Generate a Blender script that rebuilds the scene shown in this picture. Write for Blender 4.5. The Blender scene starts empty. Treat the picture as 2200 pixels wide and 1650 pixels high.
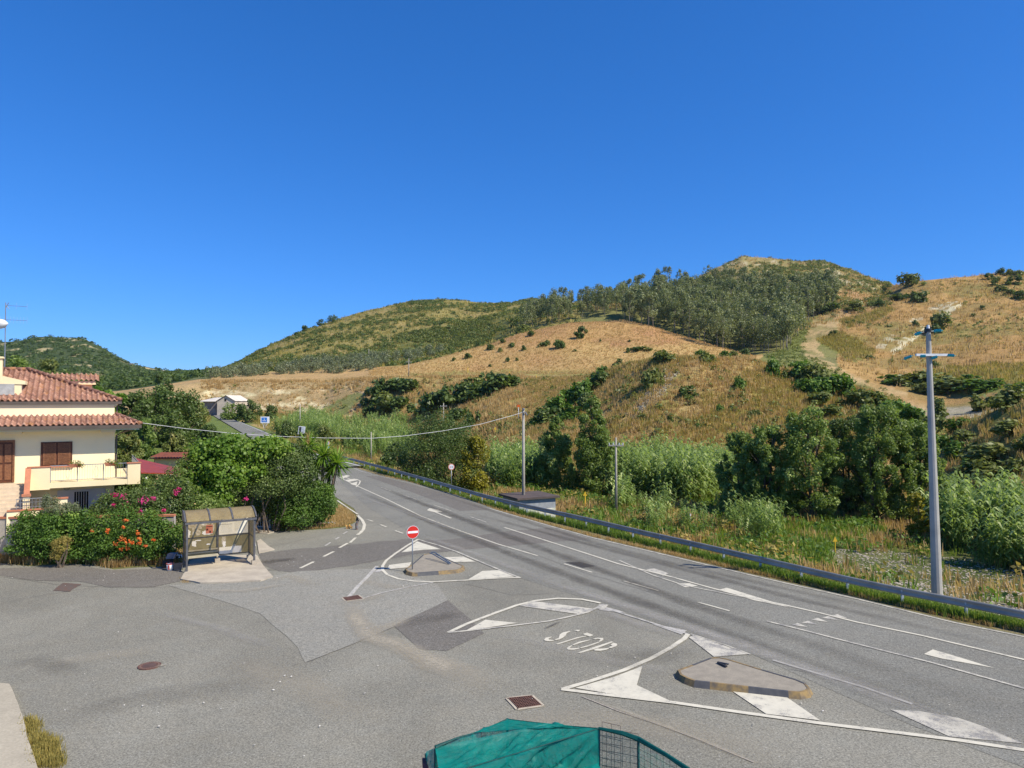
import bpy, math, random
import numpy as np
from mathutils import Vector
S = bpy.context.scene
COL = S.collection
# ---------------------------------------------------------------- camera, sky, sun, exposure
FPX, CAMH, PITCH = 1526.0, 8.2, math.atan(35/1526.0)
cam = bpy.data.objects.new('camera', bpy.data.cameras.new('camera')); COL.objects.link(cam)
cam.location = (0, 0, CAMH); cam.rotation_euler = (math.pi/2+PITCH, 0, 0)
cam.data.sensor_width = 36; cam.data.lens = 36*FPX/2200
cam.data.clip_start = 0.1; cam.data.clip_end = 8000
S.camera = cam
SUN_EL, SUN_AZ = math.radians(47), math.radians(116)      # azimuth clockwise from +Y
w = bpy.data.worlds.new("World"); S.world = w; w.use_nodes = True
nt = w.node_tree; nt.nodes.clear()
sky = nt.nodes.new('ShaderNodeTexSky'); sky.sky_type = 'NISHITA'; sky.sun_disc = False
sky.sun_elevation = SUN_EL; sky.sun_rotation = SUN_AZ
sky.altitude = 900; sky.air_density = 1.0; sky.dust_density = 0.0; sky.ozone_density = 3.5
sep = nt.nodes.new('ShaderNodeSeparateColor'); cmb = nt.nodes.new('ShaderNodeCombineColor')   # clear dry air: the sky's own colour, graded
nt.links.new(sky.outputs[0], sep.inputs[0])
for i_, (g_, a_) in enumerate([(1.2, .225), (.85, .815), (.8, 1.72)]):
    p_ = nt.nodes.new('ShaderNodeMath'); p_.operation = 'POWER'; p_.inputs[1].default_value = g_
    q_ = nt.nodes.new('ShaderNodeMath'); q_.operation = 'MULTIPLY'; q_.inputs[1].default_value = a_
    nt.links.new(sep.outputs[i_], p_.inputs[0]); nt.links.new(p_.outputs[0], q_.inputs[0]); nt.links.new(q_.outputs[0], cmb.inputs[i_])
bg = nt.nodes.new('ShaderNodeBackground'); bg.inputs[1].default_value = 0.1
wo = nt.nodes.new('ShaderNodeOutputWorld')
nt.links.new(cmb.outputs[0], bg.inputs[0]); nt.links.new(bg.outputs[0], wo.inputs[0])
sl = bpy.data.lights.new('sun', 'SUN'); sl.energy = 5.0; sl.angle = math.radians(0.55); sl.color = (1.0, 0.915, 0.77)
sun = bpy.data.objects.new('sun', sl); COL.objects.link(sun)
tosun = Vector((math.sin(SUN_AZ)*math.cos(SUN_EL), math.cos(SUN_AZ)*math.cos(SUN_EL), math.sin(SUN_EL)))
sun.rotation_euler = (-tosun).to_track_quat('-Z', 'Y').to_euler(); sun.location = (30, -20, 60)
S.view_settings.view_transform = 'Standard'; S.view_settings.look = 'None'
S.view_settings.exposure = 0.42; S.view_settings.gamma = 1.0
S.cycles.max_bounces = 5; S.cycles.diffuse_bounces = 3; S.cycles.transparent_max_bounces = 12; S.cycles.transmission_bounces = 3
S.cycles.use_denoising = True; S.cycles.volume_bounces = 0; S.cycles.volume_step_rate = 4.0; S.cycles.volume_max_steps = 64
random.seed(7); RNG = np.random.default_rng(7)
# ---------------------------------------------------------------- projection helpers (from the photo's own perspective)
CP, SP = math.cos(PITCH), math.sin(PITCH)
def ray(x, y):
    a = (x-1100)/FPX; b = (825-y)/FPX
    return (a, CP-b*SP, SP+b*CP)
def G(x, y, z=0.0):
    r = ray(x, y); t = (z-CAMH)/r[2]
    return (r[0]*t, r[1]*t, z)
def at(x, y, D):
    r = ray(x, y); t = D/r[1]
    return (r[0]*t, D, CAMH+r[2]*t)
def proj(X, Y, Z):
    yc = Y*CP+(Z-CAMH)*SP; zc = (Z-CAMH)*CP-Y*SP
    return 1100+FPX*X/yc, 825-FPX*zc/yc
def pip(px, py, poly):
    px = np.asarray(px); py = np.asarray(py); ins = np.zeros(px.shape, bool)
    n = len(poly)
    for i in range(n):
        x1, y1 = poly[i]; x2, y2 = poly[(i+1) % n]
        if y1 == y2: continue
        c = ((y1 > py) != (y2 > py)) & (px < (x2-x1)*(py-y1)/(y2-y1)+x1)
        ins ^= c
    return ins
def _h(ix, iy, s):
    v = (ix.astype(np.int64)*374761393 + iy.astype(np.int64)*668265263 + s*1442695041) & 0x7fffffff
    v = ((v ^ (v >> 13))*1274126177) & 0x7fffffff
    return ((v ^ (v >> 16)) & 0xffff)/65535.0
def vnoise(x, y, s=0):
    ix = np.floor(x); iy = np.floor(y); fx = x-ix; fy = y-iy
    fx = fx*fx*(3-2*fx); fy = fy*fy*(3-2*fy)
    a = _h(ix, iy, s); b = _h(ix+1, iy, s); c = _h(ix, iy+1, s); d = _h(ix+1, iy+1, s)
    return (a*(1-fx)+b*fx)*(1-fy)+(c*(1-fx)+d*fx)*fy
def fbm(x, y, s=0, o=4):
    t = 0; am = 1; tot = 0
    for i in range(o):
        t = t+am*vnoise(x, y, s+i*17); tot += am; am *= .5; x = x*2.03+11.3; y = y*2.03+5.7
    return t/tot
# ---------------------------------------------------------------- object helpers
def tag(o, label=None, cat=None, group=None, kind=None):
    if label: o['label'] = label
    if cat: o['category'] = cat
    if group: o['group'] = group
    if kind: o['kind'] = kind
    return o
def empty(name, loc, rz=0.0, label=None, cat=None, group=None):
    o = bpy.data.objects.new(name, None); COL.objects.link(o)
    o.location = loc; o.rotation_euler = (0, 0, rz); o.empty_display_size = 0.3
    return tag(o, label, cat, group)
def copy_tree(o, parent=None):
    c = o.copy(); COL.objects.link(c); c.parent = parent
    for ch in o.children: copy_tree(ch, c)
    return c
def npmesh(name, V, F, mats, parent=None, mi=None, smooth=False, tint=None, col=None):
    """V (n,3), F (m,k) numpy arrays of one face size"""
    me = bpy.data.meshes.new(name)
    V = np.asarray(V, np.float32); F = np.asarray(F, np.int32); k = F.shape[1]
    me.vertices.add(len(V)); me.vertices.foreach_set('co', V.ravel())
    me.loops.add(F.size); me.loops.foreach_set('vertex_index', F.ravel())
    me.polygons.add(len(F)); me.polygons.foreach_set('loop_start', np.arange(0, F.size, k, dtype=np.int32))
    me.polygons.foreach_set('loop_total', np.full(len(F), k, np.int32))
    if mi is not None: me.polygons.foreach_set('material_index', np.asarray(mi, np.int32))
    me.polygons.foreach_set('use_smooth', np.full(len(F), smooth, bool))
    for m in (mats if isinstance(mats, (list, tuple)) else [mats]): me.materials.append(m)
    if tint is not None:
        a = me.attributes.new('tint', 'FLOAT', 'POINT'); a.data.foreach_set('value', np.asarray(tint, np.float32))
    if col is not None:
        a = me.attributes.new('land', 'FLOAT_COLOR', 'POINT')
        c4 = np.ones((len(V), 4), np.float32); c4[:, :3] = col; a.data.foreach_set('color', c4.ravel())
    me.update(); me.validate()
    o = bpy.data.objects.new(name, me); COL.objects.link(o)
    if parent is not None: o.parent = parent
    return o
class MB:
    """collects boxes, tubes and polygons in world space (through an optional frame) and links them as ONE mesh"""
    def __init__(s, frame=None): s.v = []; s.f = []; s.m = []; s.fr = frame
    def pt(s, p):
        if s.fr is None: return tuple(p)
        C, f, g = s.fr
        return (C[0]+f[0]*p[0]+g[0]*p[1], C[1]+f[1]*p[0]+g[1]*p[1], C[2]+p[2])
    def add(s, vs, fs, mi=0):
        n = len(s.v); s.v += [s.pt(p) for p in vs]; s.f += [tuple(i+n for i in f) for f in fs]; s.m += [mi]*len(fs); return s
    def box(s, x0, x1, y0, y1, z0, z1, mi=0):
        vs = [(x, y, z) for z in (z0, z1) for x, y in ((x0, y0), (x1, y0), (x1, y1), (x0, y1))]
        return s.add(vs, [(3, 2, 1, 0), (4, 5, 6, 7), (0, 1, 5, 4), (1, 2, 6, 5), (2, 3, 7, 6), (3, 0, 4, 7)], mi)
    def prism(s, pts, z0, z1, mi=0, top=None):
        n = len(pts); vs = [(p[0], p[1], z0) for p in pts]+[(p[0], p[1], z1) for p in pts]
        fs = [tuple(range(n, 2*n)), tuple(reversed(range(n)))]
        s.add(vs, fs, mi if top is None else top)
        return s.add(vs, [(i, (i+1) % n, n+(i+1) % n, n+i) for i in range(n)], mi)
    def tube(s, pts, r, n=8, mi=0, cap=True):
        """tapered tube along points; r is a number or a list"""
        pts = [Vector(p) for p in pts]; rs = r if isinstance(r, (list, tuple)) else [r]*len(pts)
        vs = []; fs = []
        for i, p in enumerate(pts):
            d = (pts[min(i+1, len(pts)-1)]-pts[max(i-1, 0)]).normalized()
            a = Vector((0, 0, 1)) if abs(d.z) < .9 else Vector((1, 0, 0))
            u = d.cross(a).normalized(); v = d.cross(u).normalized()
            for k in range(n):
                t = 2*math.pi*k/n; q = p+(u*math.cos(t)+v*math.sin(t))*rs[i]; vs.append(tuple(q))
        for i in range(len(pts)-1):
            for k in range(n):
                a = i*n+k; b = i*n+(k+1) % n; fs.append((a, b, b+n, a+n))
        if cap: fs.append(tuple(reversed(range(n)))); fs.append(tuple(range((len(pts)-1)*n, len(pts)*n)))
        return s.add(vs, fs, mi)
    def bar(s, p, q, w, h, mi=0):
        p = Vector(p); q = Vector(q); d = (q-p).normalized()
        a = Vector((0, 0, 1)) if abs(d.z) < .95 else Vector((0, 1, 0))
        u = d.cross(a).normalized(); v = u.cross(d).normalized()
        vs = [tuple(c+u*(sx*w/2)+v*(sy*h/2)) for c in (p, q) for sx, sy in ((-1, -1), (1, -1), (1, 1), (-1, 1))]
        return s.add(vs, [(3, 2, 1, 0), (4, 5, 6, 7), (0, 1, 5, 4), (1, 2, 6, 5), (2, 3, 7, 6), (3, 0, 4, 7)], mi)
    def build(s, name, mats, parent=None, org=None, smooth=False, bevel=0):
        me = bpy.data.meshes.new(name)
        if org is None and parent is not None:
            r = parent
            while r.parent is not None: r = r.parent
            org = r.location
        ox, oy, oz = org if org is not None else (0, 0, 0)
        me.from_pydata([(x-ox, y-oy, z-oz) for x, y, z in s.v], [], s.f)
        for m in (mats if isinstance(mats, (list, tuple)) else [mats]): me.materials.append(m)
        me.polygons.foreach_set('material_index', s.m)
        me.polygons.foreach_set('use_smooth', [smooth]*len(s.f))
        me.update()
        o = bpy.data.objects.new(name, me); COL.objects.link(o)
        if parent is not None: o.parent = parent
        elif org is not None: o.location = org
        if bevel:
            b = o.modifiers.new('bevel', 'BEVEL'); b.width = bevel; b.segments = 2; b.limit_method = 'ANGLE'
        return o
def ctr(pts):
    return (sum(p[0] for p in pts)/len(pts), sum(p[1] for p in pts)/len(pts))
# ---------------------------------------------------------------- materials
def newmat(name):
    m = bpy.data.materials.new(name); m.use_nodes = True; n = m.node_tree
    return m, n, n.nodes['Principled BSDF']
def N(n, t, **kw):
    x = n.nodes.new(t)
    for k, v in kw.items(): setattr(x, k, v)
    return x
def mixc(n, fac, a, b, mode='MIX'):
    x = n.nodes.new('ShaderNodeMix'); x.data_type = 'RGBA'; x.blend_type = mode; x.clamp_factor = True
    for sock, val in ((x.inputs[0], fac), (x.inputs[6], a), (x.inputs[7], b)):
        if hasattr(val, 'is_output'): n.links.new(val, sock)
        elif isinstance(val, (tuple, list)): sock.default_value = (*val, 1)
        else: sock.default_value = val
    return x.outputs[2]
def noise(n, scale, detail=4, rough=.55, coord='gen', dist=0.0):
    tc = N(n, 'ShaderNodeNewGeometry') if coord == 'gen' else N(n, 'ShaderNodeTexCoord')
    x = N(n, 'ShaderNodeTexNoise'); x.inputs['Scale'].default_value = scale; x.inputs['Detail'].default_value = detail
    x.inputs['Roughness'].default_value = rough; x.inputs['Distortion'].default_value = dist
    n.links.new(tc.outputs['Position' if coord == 'gen' else 'Object'], x.inputs['Vector'])
    return x.outputs['Fac']
def rampf(n, src, a, b, lo=0.0, hi=1.0):
    x = N(n, 'ShaderNodeMapRange'); x.inputs[1].default_value = a; x.inputs[2].default_value = b
    x.inputs[3].default_value = lo; x.inputs[4].default_value = hi
    n.links.new(src, x.inputs[0]); return x.outputs[0]
def bump(n, bs, src, strength=.3, dist=.02):
    b = N(n, 'ShaderNodeBump'); b.inputs['Strength'].default_value = strength; b.inputs['Distance'].default_value = dist
    n.links.new(src, b.inputs['Height']); n.links.new(b.outputs[0], bs.inputs['Normal'])
def surf(name, c1, c2=None, scale=3.0, rough=.8, metal=0.0, bmp=0.0, lo=.35, hi=.65, fine=None, spec=.3, coord='gen', detail=5):
    m, n, bs = newmat(name); bs.inputs['Roughness'].default_value = rough; bs.inputs['Metallic'].default_value = metal
    bs.inputs['Specular IOR Level'].default_value = spec
    c2 = c2 or tuple(c*.75 for c in c1)
    f = noise(n, scale, detail, coord=coord); c = mixc(n, rampf(n, f, lo, hi), c1, c2)
    if fine:
        f2 = noise(n, fine, 2, coord=coord); c = mixc(n, rampf(n, f2, .3, .7, 0, .5), c, tuple(x*.55 for x in c1))
    n.links.new(c, bs.inputs['Base Color'])
    if bmp: bump(n, bs, f, .5, bmp)
    return m
def leafmat(name, c1, c2, c3=None, trans=.28, rough=.5):
    """c1 dark tone, c2 light tone, c3 a rare third tone that also paints in leaf highlights; 'tint' (0..1) is a property of each leaf and clump"""
    m, n, bs = newmat(name); bs.inputs['Roughness'].default_value = rough; bs.inputs['Specular IOR Level'].default_value = .35
    a = N(n, 'ShaderNodeAttribute', attribute_name='tint')
    oi = N(n, 'ShaderNodeObjectInfo')
    c = mixc(n, a.outputs['Fac'], c1, c2)
    if c3: c = mixc(n, rampf(n, a.outputs['Fac'], .78, .95), c, c3)  # palest leaves: natural variation, and shiny highlights put into the colour
    c = mixc(n, rampf(n, oi.outputs['Random'], 0, 1, 0, .5), c, tuple(x*.55 for x in c2))
    n.links.new(c, bs.inputs['Base Color'])
    tr = N(n, 'ShaderNodeBsdfTranslucent'); n.links.new(mixc(n, .5, c, (c2[0]*1.5, c2[1]*1.5, c2[2]*.6)), tr.inputs['Color'])
    mx = N(n, 'ShaderNodeMixShader'); mx.inputs[0].default_value = trans
    out = n.nodes['Material Output']
    n.links.new(bs.outputs[0], mx.inputs[1]); n.links.new(tr.outputs[0], mx.inputs[2]); n.links.new(mx.outputs[0], out.inputs[0])
    return m
# ================================================================ TERRAIN: feature lines across the valley, lofted
def zroad(D): return np.maximum(0.0, .0218*(np.asarray(D, float)-95))
EDGE = [(455, 888.5), (466, 892), (522, 910), (571, 930), (640, 958), (738, 994.5), (776, 1010), (814, 1022), (865, 1033), (929, 1050), (993, 1068), (1063, 1095.5), (1185, 1131), (1276, 1156), (1409, 1187),
        (1556, 1222), (1691, 1253), (1836, 1285), (1926, 1307), (2054, 1338), (2182, 1364), (2400, 1408), (2700, 1465), (3100, 1540)]
RAIL = [(733, 979), (814.5, 999.6), (891, 1020), (967, 1041.6), (1043.5, 1063), (1120, 1081), (1250, 1109), (1375, 1138), (1500, 1165.5), (1600, 1188), (1700, 1211), (1836, 1241.8), (1920, 1259), (2006, 1275), (2100, 1293), (2200, 1312.6), (2400, 1352), (2700, 1408)]
def edgeD(px):
    if px < 738:
        y = float(np.interp(px, [e[0] for e in EDGE], [e[1] for e in EDGE]))
        s = (y-825-35)/FPX  # z = 8.2 - s*D ; z=.0218(D-95)
        D = (CAMH+.0218*95)/(s+.0218)
        return D, float(zroad(D))
    y = float(np.interp(px, [e[0] for e in EDGE], [e[1] for e in EDGE]))
    return G(px, y)[1], 0.0
def railD(px):
    y = float(np.interp(px, [e[0] for e in RAIL], [e[1] for e in RAIL]))
    return G(px, y, .72)[1]
XS = np.arange(-720, 3000, 4.0); DXS = 4.0
def curve(pts):
    """pts: (px, D, y) y in picture rows, or (px, D, 'z', z)"""
    xs = []; Ds = []; zs = []
    for p in pts:
        xs.append(p[0]); Ds.append(p[1]); zs.append(p[3] if p[2] == 'z' else at(p[0], p[2], p[1])[2])
    return np.interp(XS, xs, Ds), np.interp(XS, xs, zs)
K = []
K.append((np.full(XS.shape, 4.0), np.zeros(XS.shape)))
e = np.array([edgeD(x) if x >= 455 else (np.interp(x, [-720, 0, 250, 400, 455], [60, 68, 90, 150, 240]), np.interp(x, [-720, 0, 250, 400, 455], [0, .2, .5, 1.6, 3.16])) for x in XS])
K1D = e[:, 0]+.35; K1z = e[:, 1].copy()
K.append((np.minimum(K1D-1.5, np.interp(XS, [-720, 0, 250], [50, 60, 88])), np.zeros(XS.shape)))
K.append((K1D, K1z))
rd = np.array([railD(x) if x >= 733 else 0 for x in XS]); k2 = np.where(XS >= 733, rd+.55, K1D+1.2)
K.append((np.maximum(k2, K1D+.6), K1z-np.where(XS > 733, .06, 0)))
wv = np.interp(XS, [600, 735, 1000, 1300, 1800, 2400], [8, 9, 6, 8, 12, 14])
K.append((K[-1][0]+wv, np.where(XS < 600, K1z, np.interp(XS, [600, 735, 860, 1043, 1500], [1.0, -.8, -1.8, -2.2, -2.3]))))
K.append(curve([(-720, 200, 'z', 5), (0, 200, 'z', 5), (250, 232, 'z', 4.5), (455, 258, 884), (560, 252, 885), (700, 240, 893), (800, 225, 905), (900, 205, 915), (1000, 165, 'z', 0), (1080, 125, 'z', -1), (1170, 105, 'z', -1.6), (1300, 95, 'z', -2), (1500, 90, 'z', -2), (1700, 86, 'z', -2), (1850, 84, 'z', -2.1), (1990, 76, 'z', -2.2), (2100, 66, 'z', -2.2), (2200, 58, 'z', -2.2), (3000, 45, 'z', -2)]))
K.append(curve([(-720, 260, 'z', 8), (0, 260, 'z', 8), (250, 262, 846), (430, 276, 822), (560, 272, 821), (700, 268, 822), (780, 256, 815), (870, 250, 812), (1000, 240, 811), (1110, 225, 811), (1170, 208, 813), (1220, 192, 813), (1260, 178, 811), (1300, 165, 797), (1340, 155, 779), (1400, 144, 764), (1500, 138, 760), (1600, 138, 764), (1700, 136, 785), (1800, 132, 812), (1900, 125, 842), (1990, 114, 888), (2035, 108, 912), (2080, 101, 896), (2130, 95, 876), (2200, 88, 853), (2400, 80, 830), (3000, 70, 800)]))
K.append(curve([(-720, 300, 'z', 10), (0, 300, 'z', 10), (250, 290, 842), (430, 290, 818), (560, 286, 818), (700, 282, 818), (780, 268, 813), (870, 262, 810), (1000, 250, 809), (1110, 236, 809), (1200, 212, 811), (1260, 194, 811), (1300, 180, 800), (1400, 166, 'z', 13), (1600, 162, 'z', 11), (1800, 152, 'z', 5), (1990, 135, 'z', 1.5), (2035, 130, 903), (2100, 120, 'z', 4.2), (2200, 112, 'z', 6), (3000, 100, 'z', 8)]))
K.append(curve([(-720, 350, 850), (0, 350, 850), (250, 350, 840), (430, 310, 812), (560, 300, 808), (700, 295, 806), (870, 275, 803), (1000, 270, 800), (1110, 262, 800), (1220, 248, 801), (1340, 240, 798), (1450, 235, 788), (1560, 230, 773), (1700, 228, 773), (1800, 218, 800), (1900, 200, 828), (2035, 180, 858), (2200, 155, 845), (3000, 140, 830)]))
K.append(curve([(-720, 450, 830), (0, 450, 830), (250, 450, 828), (400, 400, 814), (430, 330, 810), (560, 322, 803), (700, 315, 800), (780, 305, 800), (870, 300, 788), (950, 310, 765), (1050, 320, 737), (1110, 325, 714), (1220, 335, 687), (1340, 335, 680), (1400, 325, 694), (1450, 315, 712), (1560, 290, 748), (1620, 275, 764), (1700, 268, 758), (1800, 250, 778), (1900, 232, 798), (2035, 215, 806), (2200, 200, 800), (3000, 180, 790)]))
K.append(curve([(-720, 550, 810), (0, 550, 810), (250, 550, 815), (400, 480, 810), (430, 400, 806), (560, 380, 793), (700, 372, 778), (780, 360, 775), (870, 330, 787), (950, 340, 'z', 26), (1050, 350, 'z', 32), (1110, 352, 'z', 37), (1220, 358, 'z', 42), (1340, 355, 'z', 42), (1450, 335, 'z', 35), (1560, 305, 'z', 28), (1620, 292, 757), (1700, 295, 742), (1800, 285, 748), (1900, 270, 765), (2035, 255, 775), (2200, 240, 765), (3000, 220, 760)]))
K.append(curve([(-720, 650, 790), (0, 650, 790), (250, 650, 800), (350, 700, 806), (430, 600, 806), (480, 480, 799), (560, 450, 778), (700, 430, 763), (780, 430, 757), (870, 420, 752), (950, 420, 750), (1050, 420, 732), (1110, 400, 708), (1220, 388, 682), (1340, 385, 672), (1450, 350, 702), (1560, 325, 738), (1620, 320, 742), (1700, 325, 728), (1800, 328, 708), (2000, 310, 722), (2200, 300, 712), (3000, 300, 700)]))
K.append(curve([(-720, 780, 765), (0, 780, 765), (180, 780, 765), (250, 780, 787), (350, 820, 801), (430, 800, 805), (480, 540, 795), (560, 520, 762), (700, 520, 722), (870, 520, 697), (1000, 520, 688), (1110, 480, 680), (1220, 460, 666), (1340, 450, 652), (1450, 440, 655), (1560, 430, 665), (1620, 420, 672), (1700, 410, 672), (1800, 400, 655), (1900, 380, 655), (2000, 370, 662), (2200, 360, 648), (3000, 360, 640)]))
K.append(curve([(-720, 900, 760), (-100, 900, 742), (0, 900, 736), (40, 900, 733), (80, 900, 724), (110, 900, 723), (150, 900, 727), (180, 900, 729), (230, 880, 752), (280, 860, 783), (350, 900, 795), (440, 950, 804), (470, 620, 802), (500, 610, 786), (560, 620, 752), (640, 630, 715), (700, 640, 694), (780, 650, 670), (850, 660, 653), (890, 665, 645), (940, 670, 642), (1050, 680, 649), (1100, 700, 649), (1140, 700, 641), (1180, 690, 646), (1220, 640, 652), (1340, 590, 637), (1450, 580, 617), (1490, 580, 600), (1530, 588, 578), (1570, 596, 560), (1595, 600, 549), (1620, 600, 552), (1660, 600, 555), (1720, 600, 562), (1770, 590, 560), (1830, 570, 580), (1900, 540, 609), (1912, 470, 613), (1940, 445, 607), (1965, 440, 601), (2000, 430, 599), (2100, 430, 591), (2200, 430, 584), (2600, 430, 580), (3000, 430, 580)]))
K.append((K[-1][0]*1.15+5, K[-1][1]*.82))
K.append((np.full(XS.shape, 3000.0), np.zeros(XS.shape)))
sub = [2, 3, 1, 3, 16, 34, 10, 10, 12, 14, 8, 14, 14, 14, 16, 6][:len(K)]
NR = [0]
DD = []; ZZ = []; SS = []
SUB = [3, 4, 2, 3, 30, 30, 7, 8, 12, 8, 12, 18, 22, 4, 3]
for i in range(len(K)-1):
    for j in range(SUB[i]):
        t = j/SUB[i]
        DD.append(K[i][0]*(1-t)+K[i+1][0]*t); ZZ.append(K[i][1]*(1-t)+K[i+1][1]*t); SS.append(i+t)
DD.append(K[-1][0]); ZZ.append(K[-1][1]); SS.append(len(K)-1.0)
DD = np.array(DD); ZZ = np.array(ZZ); SS = np.array(SS)
rs = int(np.argmax(SS >= 4.0)); re_ = int(np.argmax(SS >= 12.9))
for it in range(5):   # round off the creases of the loft
    Zn = ZZ.copy(); Zn[rs:re_] = .25*ZZ[rs-1:re_-1]+.5*ZZ[rs:re_]+.25*ZZ[rs+1:re_+1]
    wgt = np.ones((len(SS), 1)); wgt[SS < 4.2] = .0
    ZZ = ZZ*(1-wgt)+Zn*wgt
XX = ((XS[None, :]-1100)/FPX)*(DD*CP+(ZZ-CAMH)*SP)
amp = np.interp(SS, [3.5, 4.3, 5, 5.6, 6.2, 8, 9, 10, 11, 12.7, 13, 14], [0, .12, .25, .9, .25, .5, .8, 1.2, 2.5, 3.0, 1.2, 0])[:, None]
road_near = (XS[None, :] > 430) & (XS[None, :] < 700) & (SS[:, None] < 4.3)
amp = np.where((XS[None, :] < 735) & (SS[:, None] < 5), amp*np.clip((SS[:, None]-4.3)/.7, 0, 1), amp)
lam = np.interp(SS, [4, 6, 8, 11, 13], [7, 9, 22, 45, 50])[:, None]
nz = fbm(XX/9.0, DD/9.0, 3, 4)-.5; nz2 = fbm(XX/45.0, DD/45.0, 9, 5)-.5
far = np.clip((DD-200)/200, 0, 1)
dome = (SS[:, None] > 7.5) & (SS[:, None] < 9.2) & (XS[None, :] > 800) & (XS[None, :] < 1620)
ZZ = ZZ+2*amp*(nz*(1-far*.6)+nz2*far*1.2)*np.where(dome, .35, 1)
PX, PY = proj(XX, DD, ZZ)
# ray / column queries on the finished terrain
def colz(px, D):
    i = int(np.clip((px-XS[0])/DXS, 0, len(XS)-2)); t = (px-XS[i])/DXS
    z0 = np.interp(D, DD[:, i], ZZ[:, i]); z1 = np.interp(D, DD[:, i+1], ZZ[:, i+1]); return float(z0*(1-t)+z1*t)
def tz(X, Y):
    if Y < 5: return 0.0
    px = 1100+FPX*X/Y
    for _ in range(2):
        z = colz(px, Y); px = proj(X, Y, z)[0]
    return z
def hit(px, py, Dmin=4.0):
    """first terrain point seen at a picture position"""
    i = int(round((px-XS[0])/DXS)); y = PY[:, i]; d = DD[:, i]
    ok = np.where((y[1:] <= py) & (d[1:] > Dmin))[0]
    if len(ok) == 0: return None
    k = ok[0]+1
    t = 0 if y[k-1] <= py else (y[k-1]-py)/(y[k-1]-y[k]+1e-9)
    D = d[k-1]+(d[k]-d[k-1])*t; z = ZZ[k-1, i]+(ZZ[k, i]-ZZ[k-1, i])*t
    X = ((px-1100)/FPX)*(D*CP+(z-CAMH)*SP)
    return (float(X), float(D), float(z))
# ---------------------------------------------------------------- what grows on the land (its own colour, and painted shade under the wood)
wx = PX+26*(fbm(XX/14, DD/14, 21, 4)-.5)*np.clip(120/DD, .35, 3); wy = PY+14*(fbm(XX/11, DD/11, 33, 4)-.5)
s2 = np.broadcast_to(SS[:, None], XX.shape)
LC = np.zeros(XX.shape+(3,))
def paint(mask, c, k=1.0):
    k = np.asarray(k, float)*np.ones(XX.shape)
    m = (mask*k)[..., None]; LC[:] = LC*(1-m)+np.array(c)*m
def soft(a, lo, hi): return np.clip((a-lo)/(hi-lo), 0, 1)
n1 = fbm(XX/20, DD/20, 5, 5); n2 = fbm(XX/6, DD/6, 6, 4); n3 = fbm(XX/60, DD/60, 8, 5)
paint(np.ones(XX.shape), (.20, .19, .09))
paint((s2 > 1.8) & (s2 < 3.2), (.28, .22, .12)); paint((s2 > 3.0) & (s2 < 5.2), (.13, .15, .055)); paint((s2 > 3.0) & (s2 < 5.2), (.27, .21, .10), soft(n2, .42, .58))
paint((s2 > .5) & (s2 < 5) & (PX < 735) & (DD > 55), (.15, .19, .06)); paint((s2 > 4) & (s2 < 5) & (PX < 735), (.16, .19, .07)); paint((s2 > 4) & (s2 < 5) & (PX < 735), (.42, .30, .14), soft(n1, .45, .6))
paint(pip(wx, wy, [(1780, 1180), (1960, 1195), (2060, 1200), (2300, 1255), (2300, 1400), (1980, 1300), (1800, 1240)]) & (s2 < 5), (.36, .31, .22), soft(n2, .35, .6)*.8)
paint(pip(wx, wy, [(1060, 1015), (1180, 1020), (1200, 1060), (1330, 1070), (1620, 1095), (1600, 1130), (1330, 1105), (1200, 1080), (1040, 1050)]) & (s2 < 5), (.42, .30, .18))
paint((s2 >= 4.95) & (s2 < 6.6), (.45, .32, .145)); paint((s2 >= 4.95) & (s2 < 6.6), (.30, .27, .09), soft(n2, .45, .62)); paint((s2 >= 4.95) & (s2 < 6.6), (.44, .27, .15), soft(n1, .52, .68)*.7)
paint(pip(wx, wy, [(1440, 770), (1475, 775), (1440, 830), (1400, 880), (1365, 900), (1340, 895), (1390, 840)]) & (s2 < 6.3) & (s2 > 4.9), (.50, .45, .36), soft(n2, .38, .52)*.85)
paint((s2 > 4.95) & (s2 < 6.5) & (PX < 800), (.40, .28, .16)); cl = (s2 > 4.95) & (s2 < 6.15) & (PX < 760) & (PX > 430)
paint(cl, (.68, .57, .40), soft(fbm(XX/7, ZZ/2.2, 41, 4), .44, .56)*soft(PY, 822, 845)); paint(cl & (PY < 838), (.42, .30, .17), .6)
paint((s2 > 4.9) & (s2 < 6.2) & pip(wx, wy, [(690, 905), (760, 845), (800, 838), (740, 880), (700, 900), (690, 930)]), (.55, .38, .24)); 
paint(pip(wx, wy, [(600, 880), (680, 890), (720, 862), (765, 842), (790, 850), (730, 905), (650, 905)]) & (s2 < 6.2) & (s2 > 4), (.15, .19, .06), .8)
paint(pip(wx, wy, [(740, 905), (790, 875), (880, 890), (900, 905), (820, 915)]) & (s2 < 6.2) & (s2 > 4), (.15, .18, .06), .8)
paint(pip(wx, wy, [(1690, 800), (1760, 800), (1900, 850), (2040, 915), (1990, 990), (1900, 960), (1780, 900)]) & (s2 < 6.3) & (s2 > 4.6), (.15, .18, .06), .85)
paint(pip(wx, wy, [(1000, 960), (1070, 900), (1150, 880), (1170, 935), (1050, 990)]) & (s2 < 6.3) & (s2 > 4), (.20, .22, .075), .8)
paint((PX > 2030) & (s2 > 5) & (s2 < 6.4), (.27, .22, .08)); paint((PX > 2030) & (s2 > 5) & (s2 < 6.4), (.14, .17, .05), soft(n2, .42, .56))
paint((s2 > 6.5) & (s2 < 8.2), (.40, .28, .14)); paint((s2 > 6.2) & (s2 < 7.6) & (PX > 1960), (.44, .36, .26)); paint((s2 > 6.2) & (s2 < 7.6) & (PX > 2020) & (PY > 865) & (PY < 892), (.34, .31, .27), .7)
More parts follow.
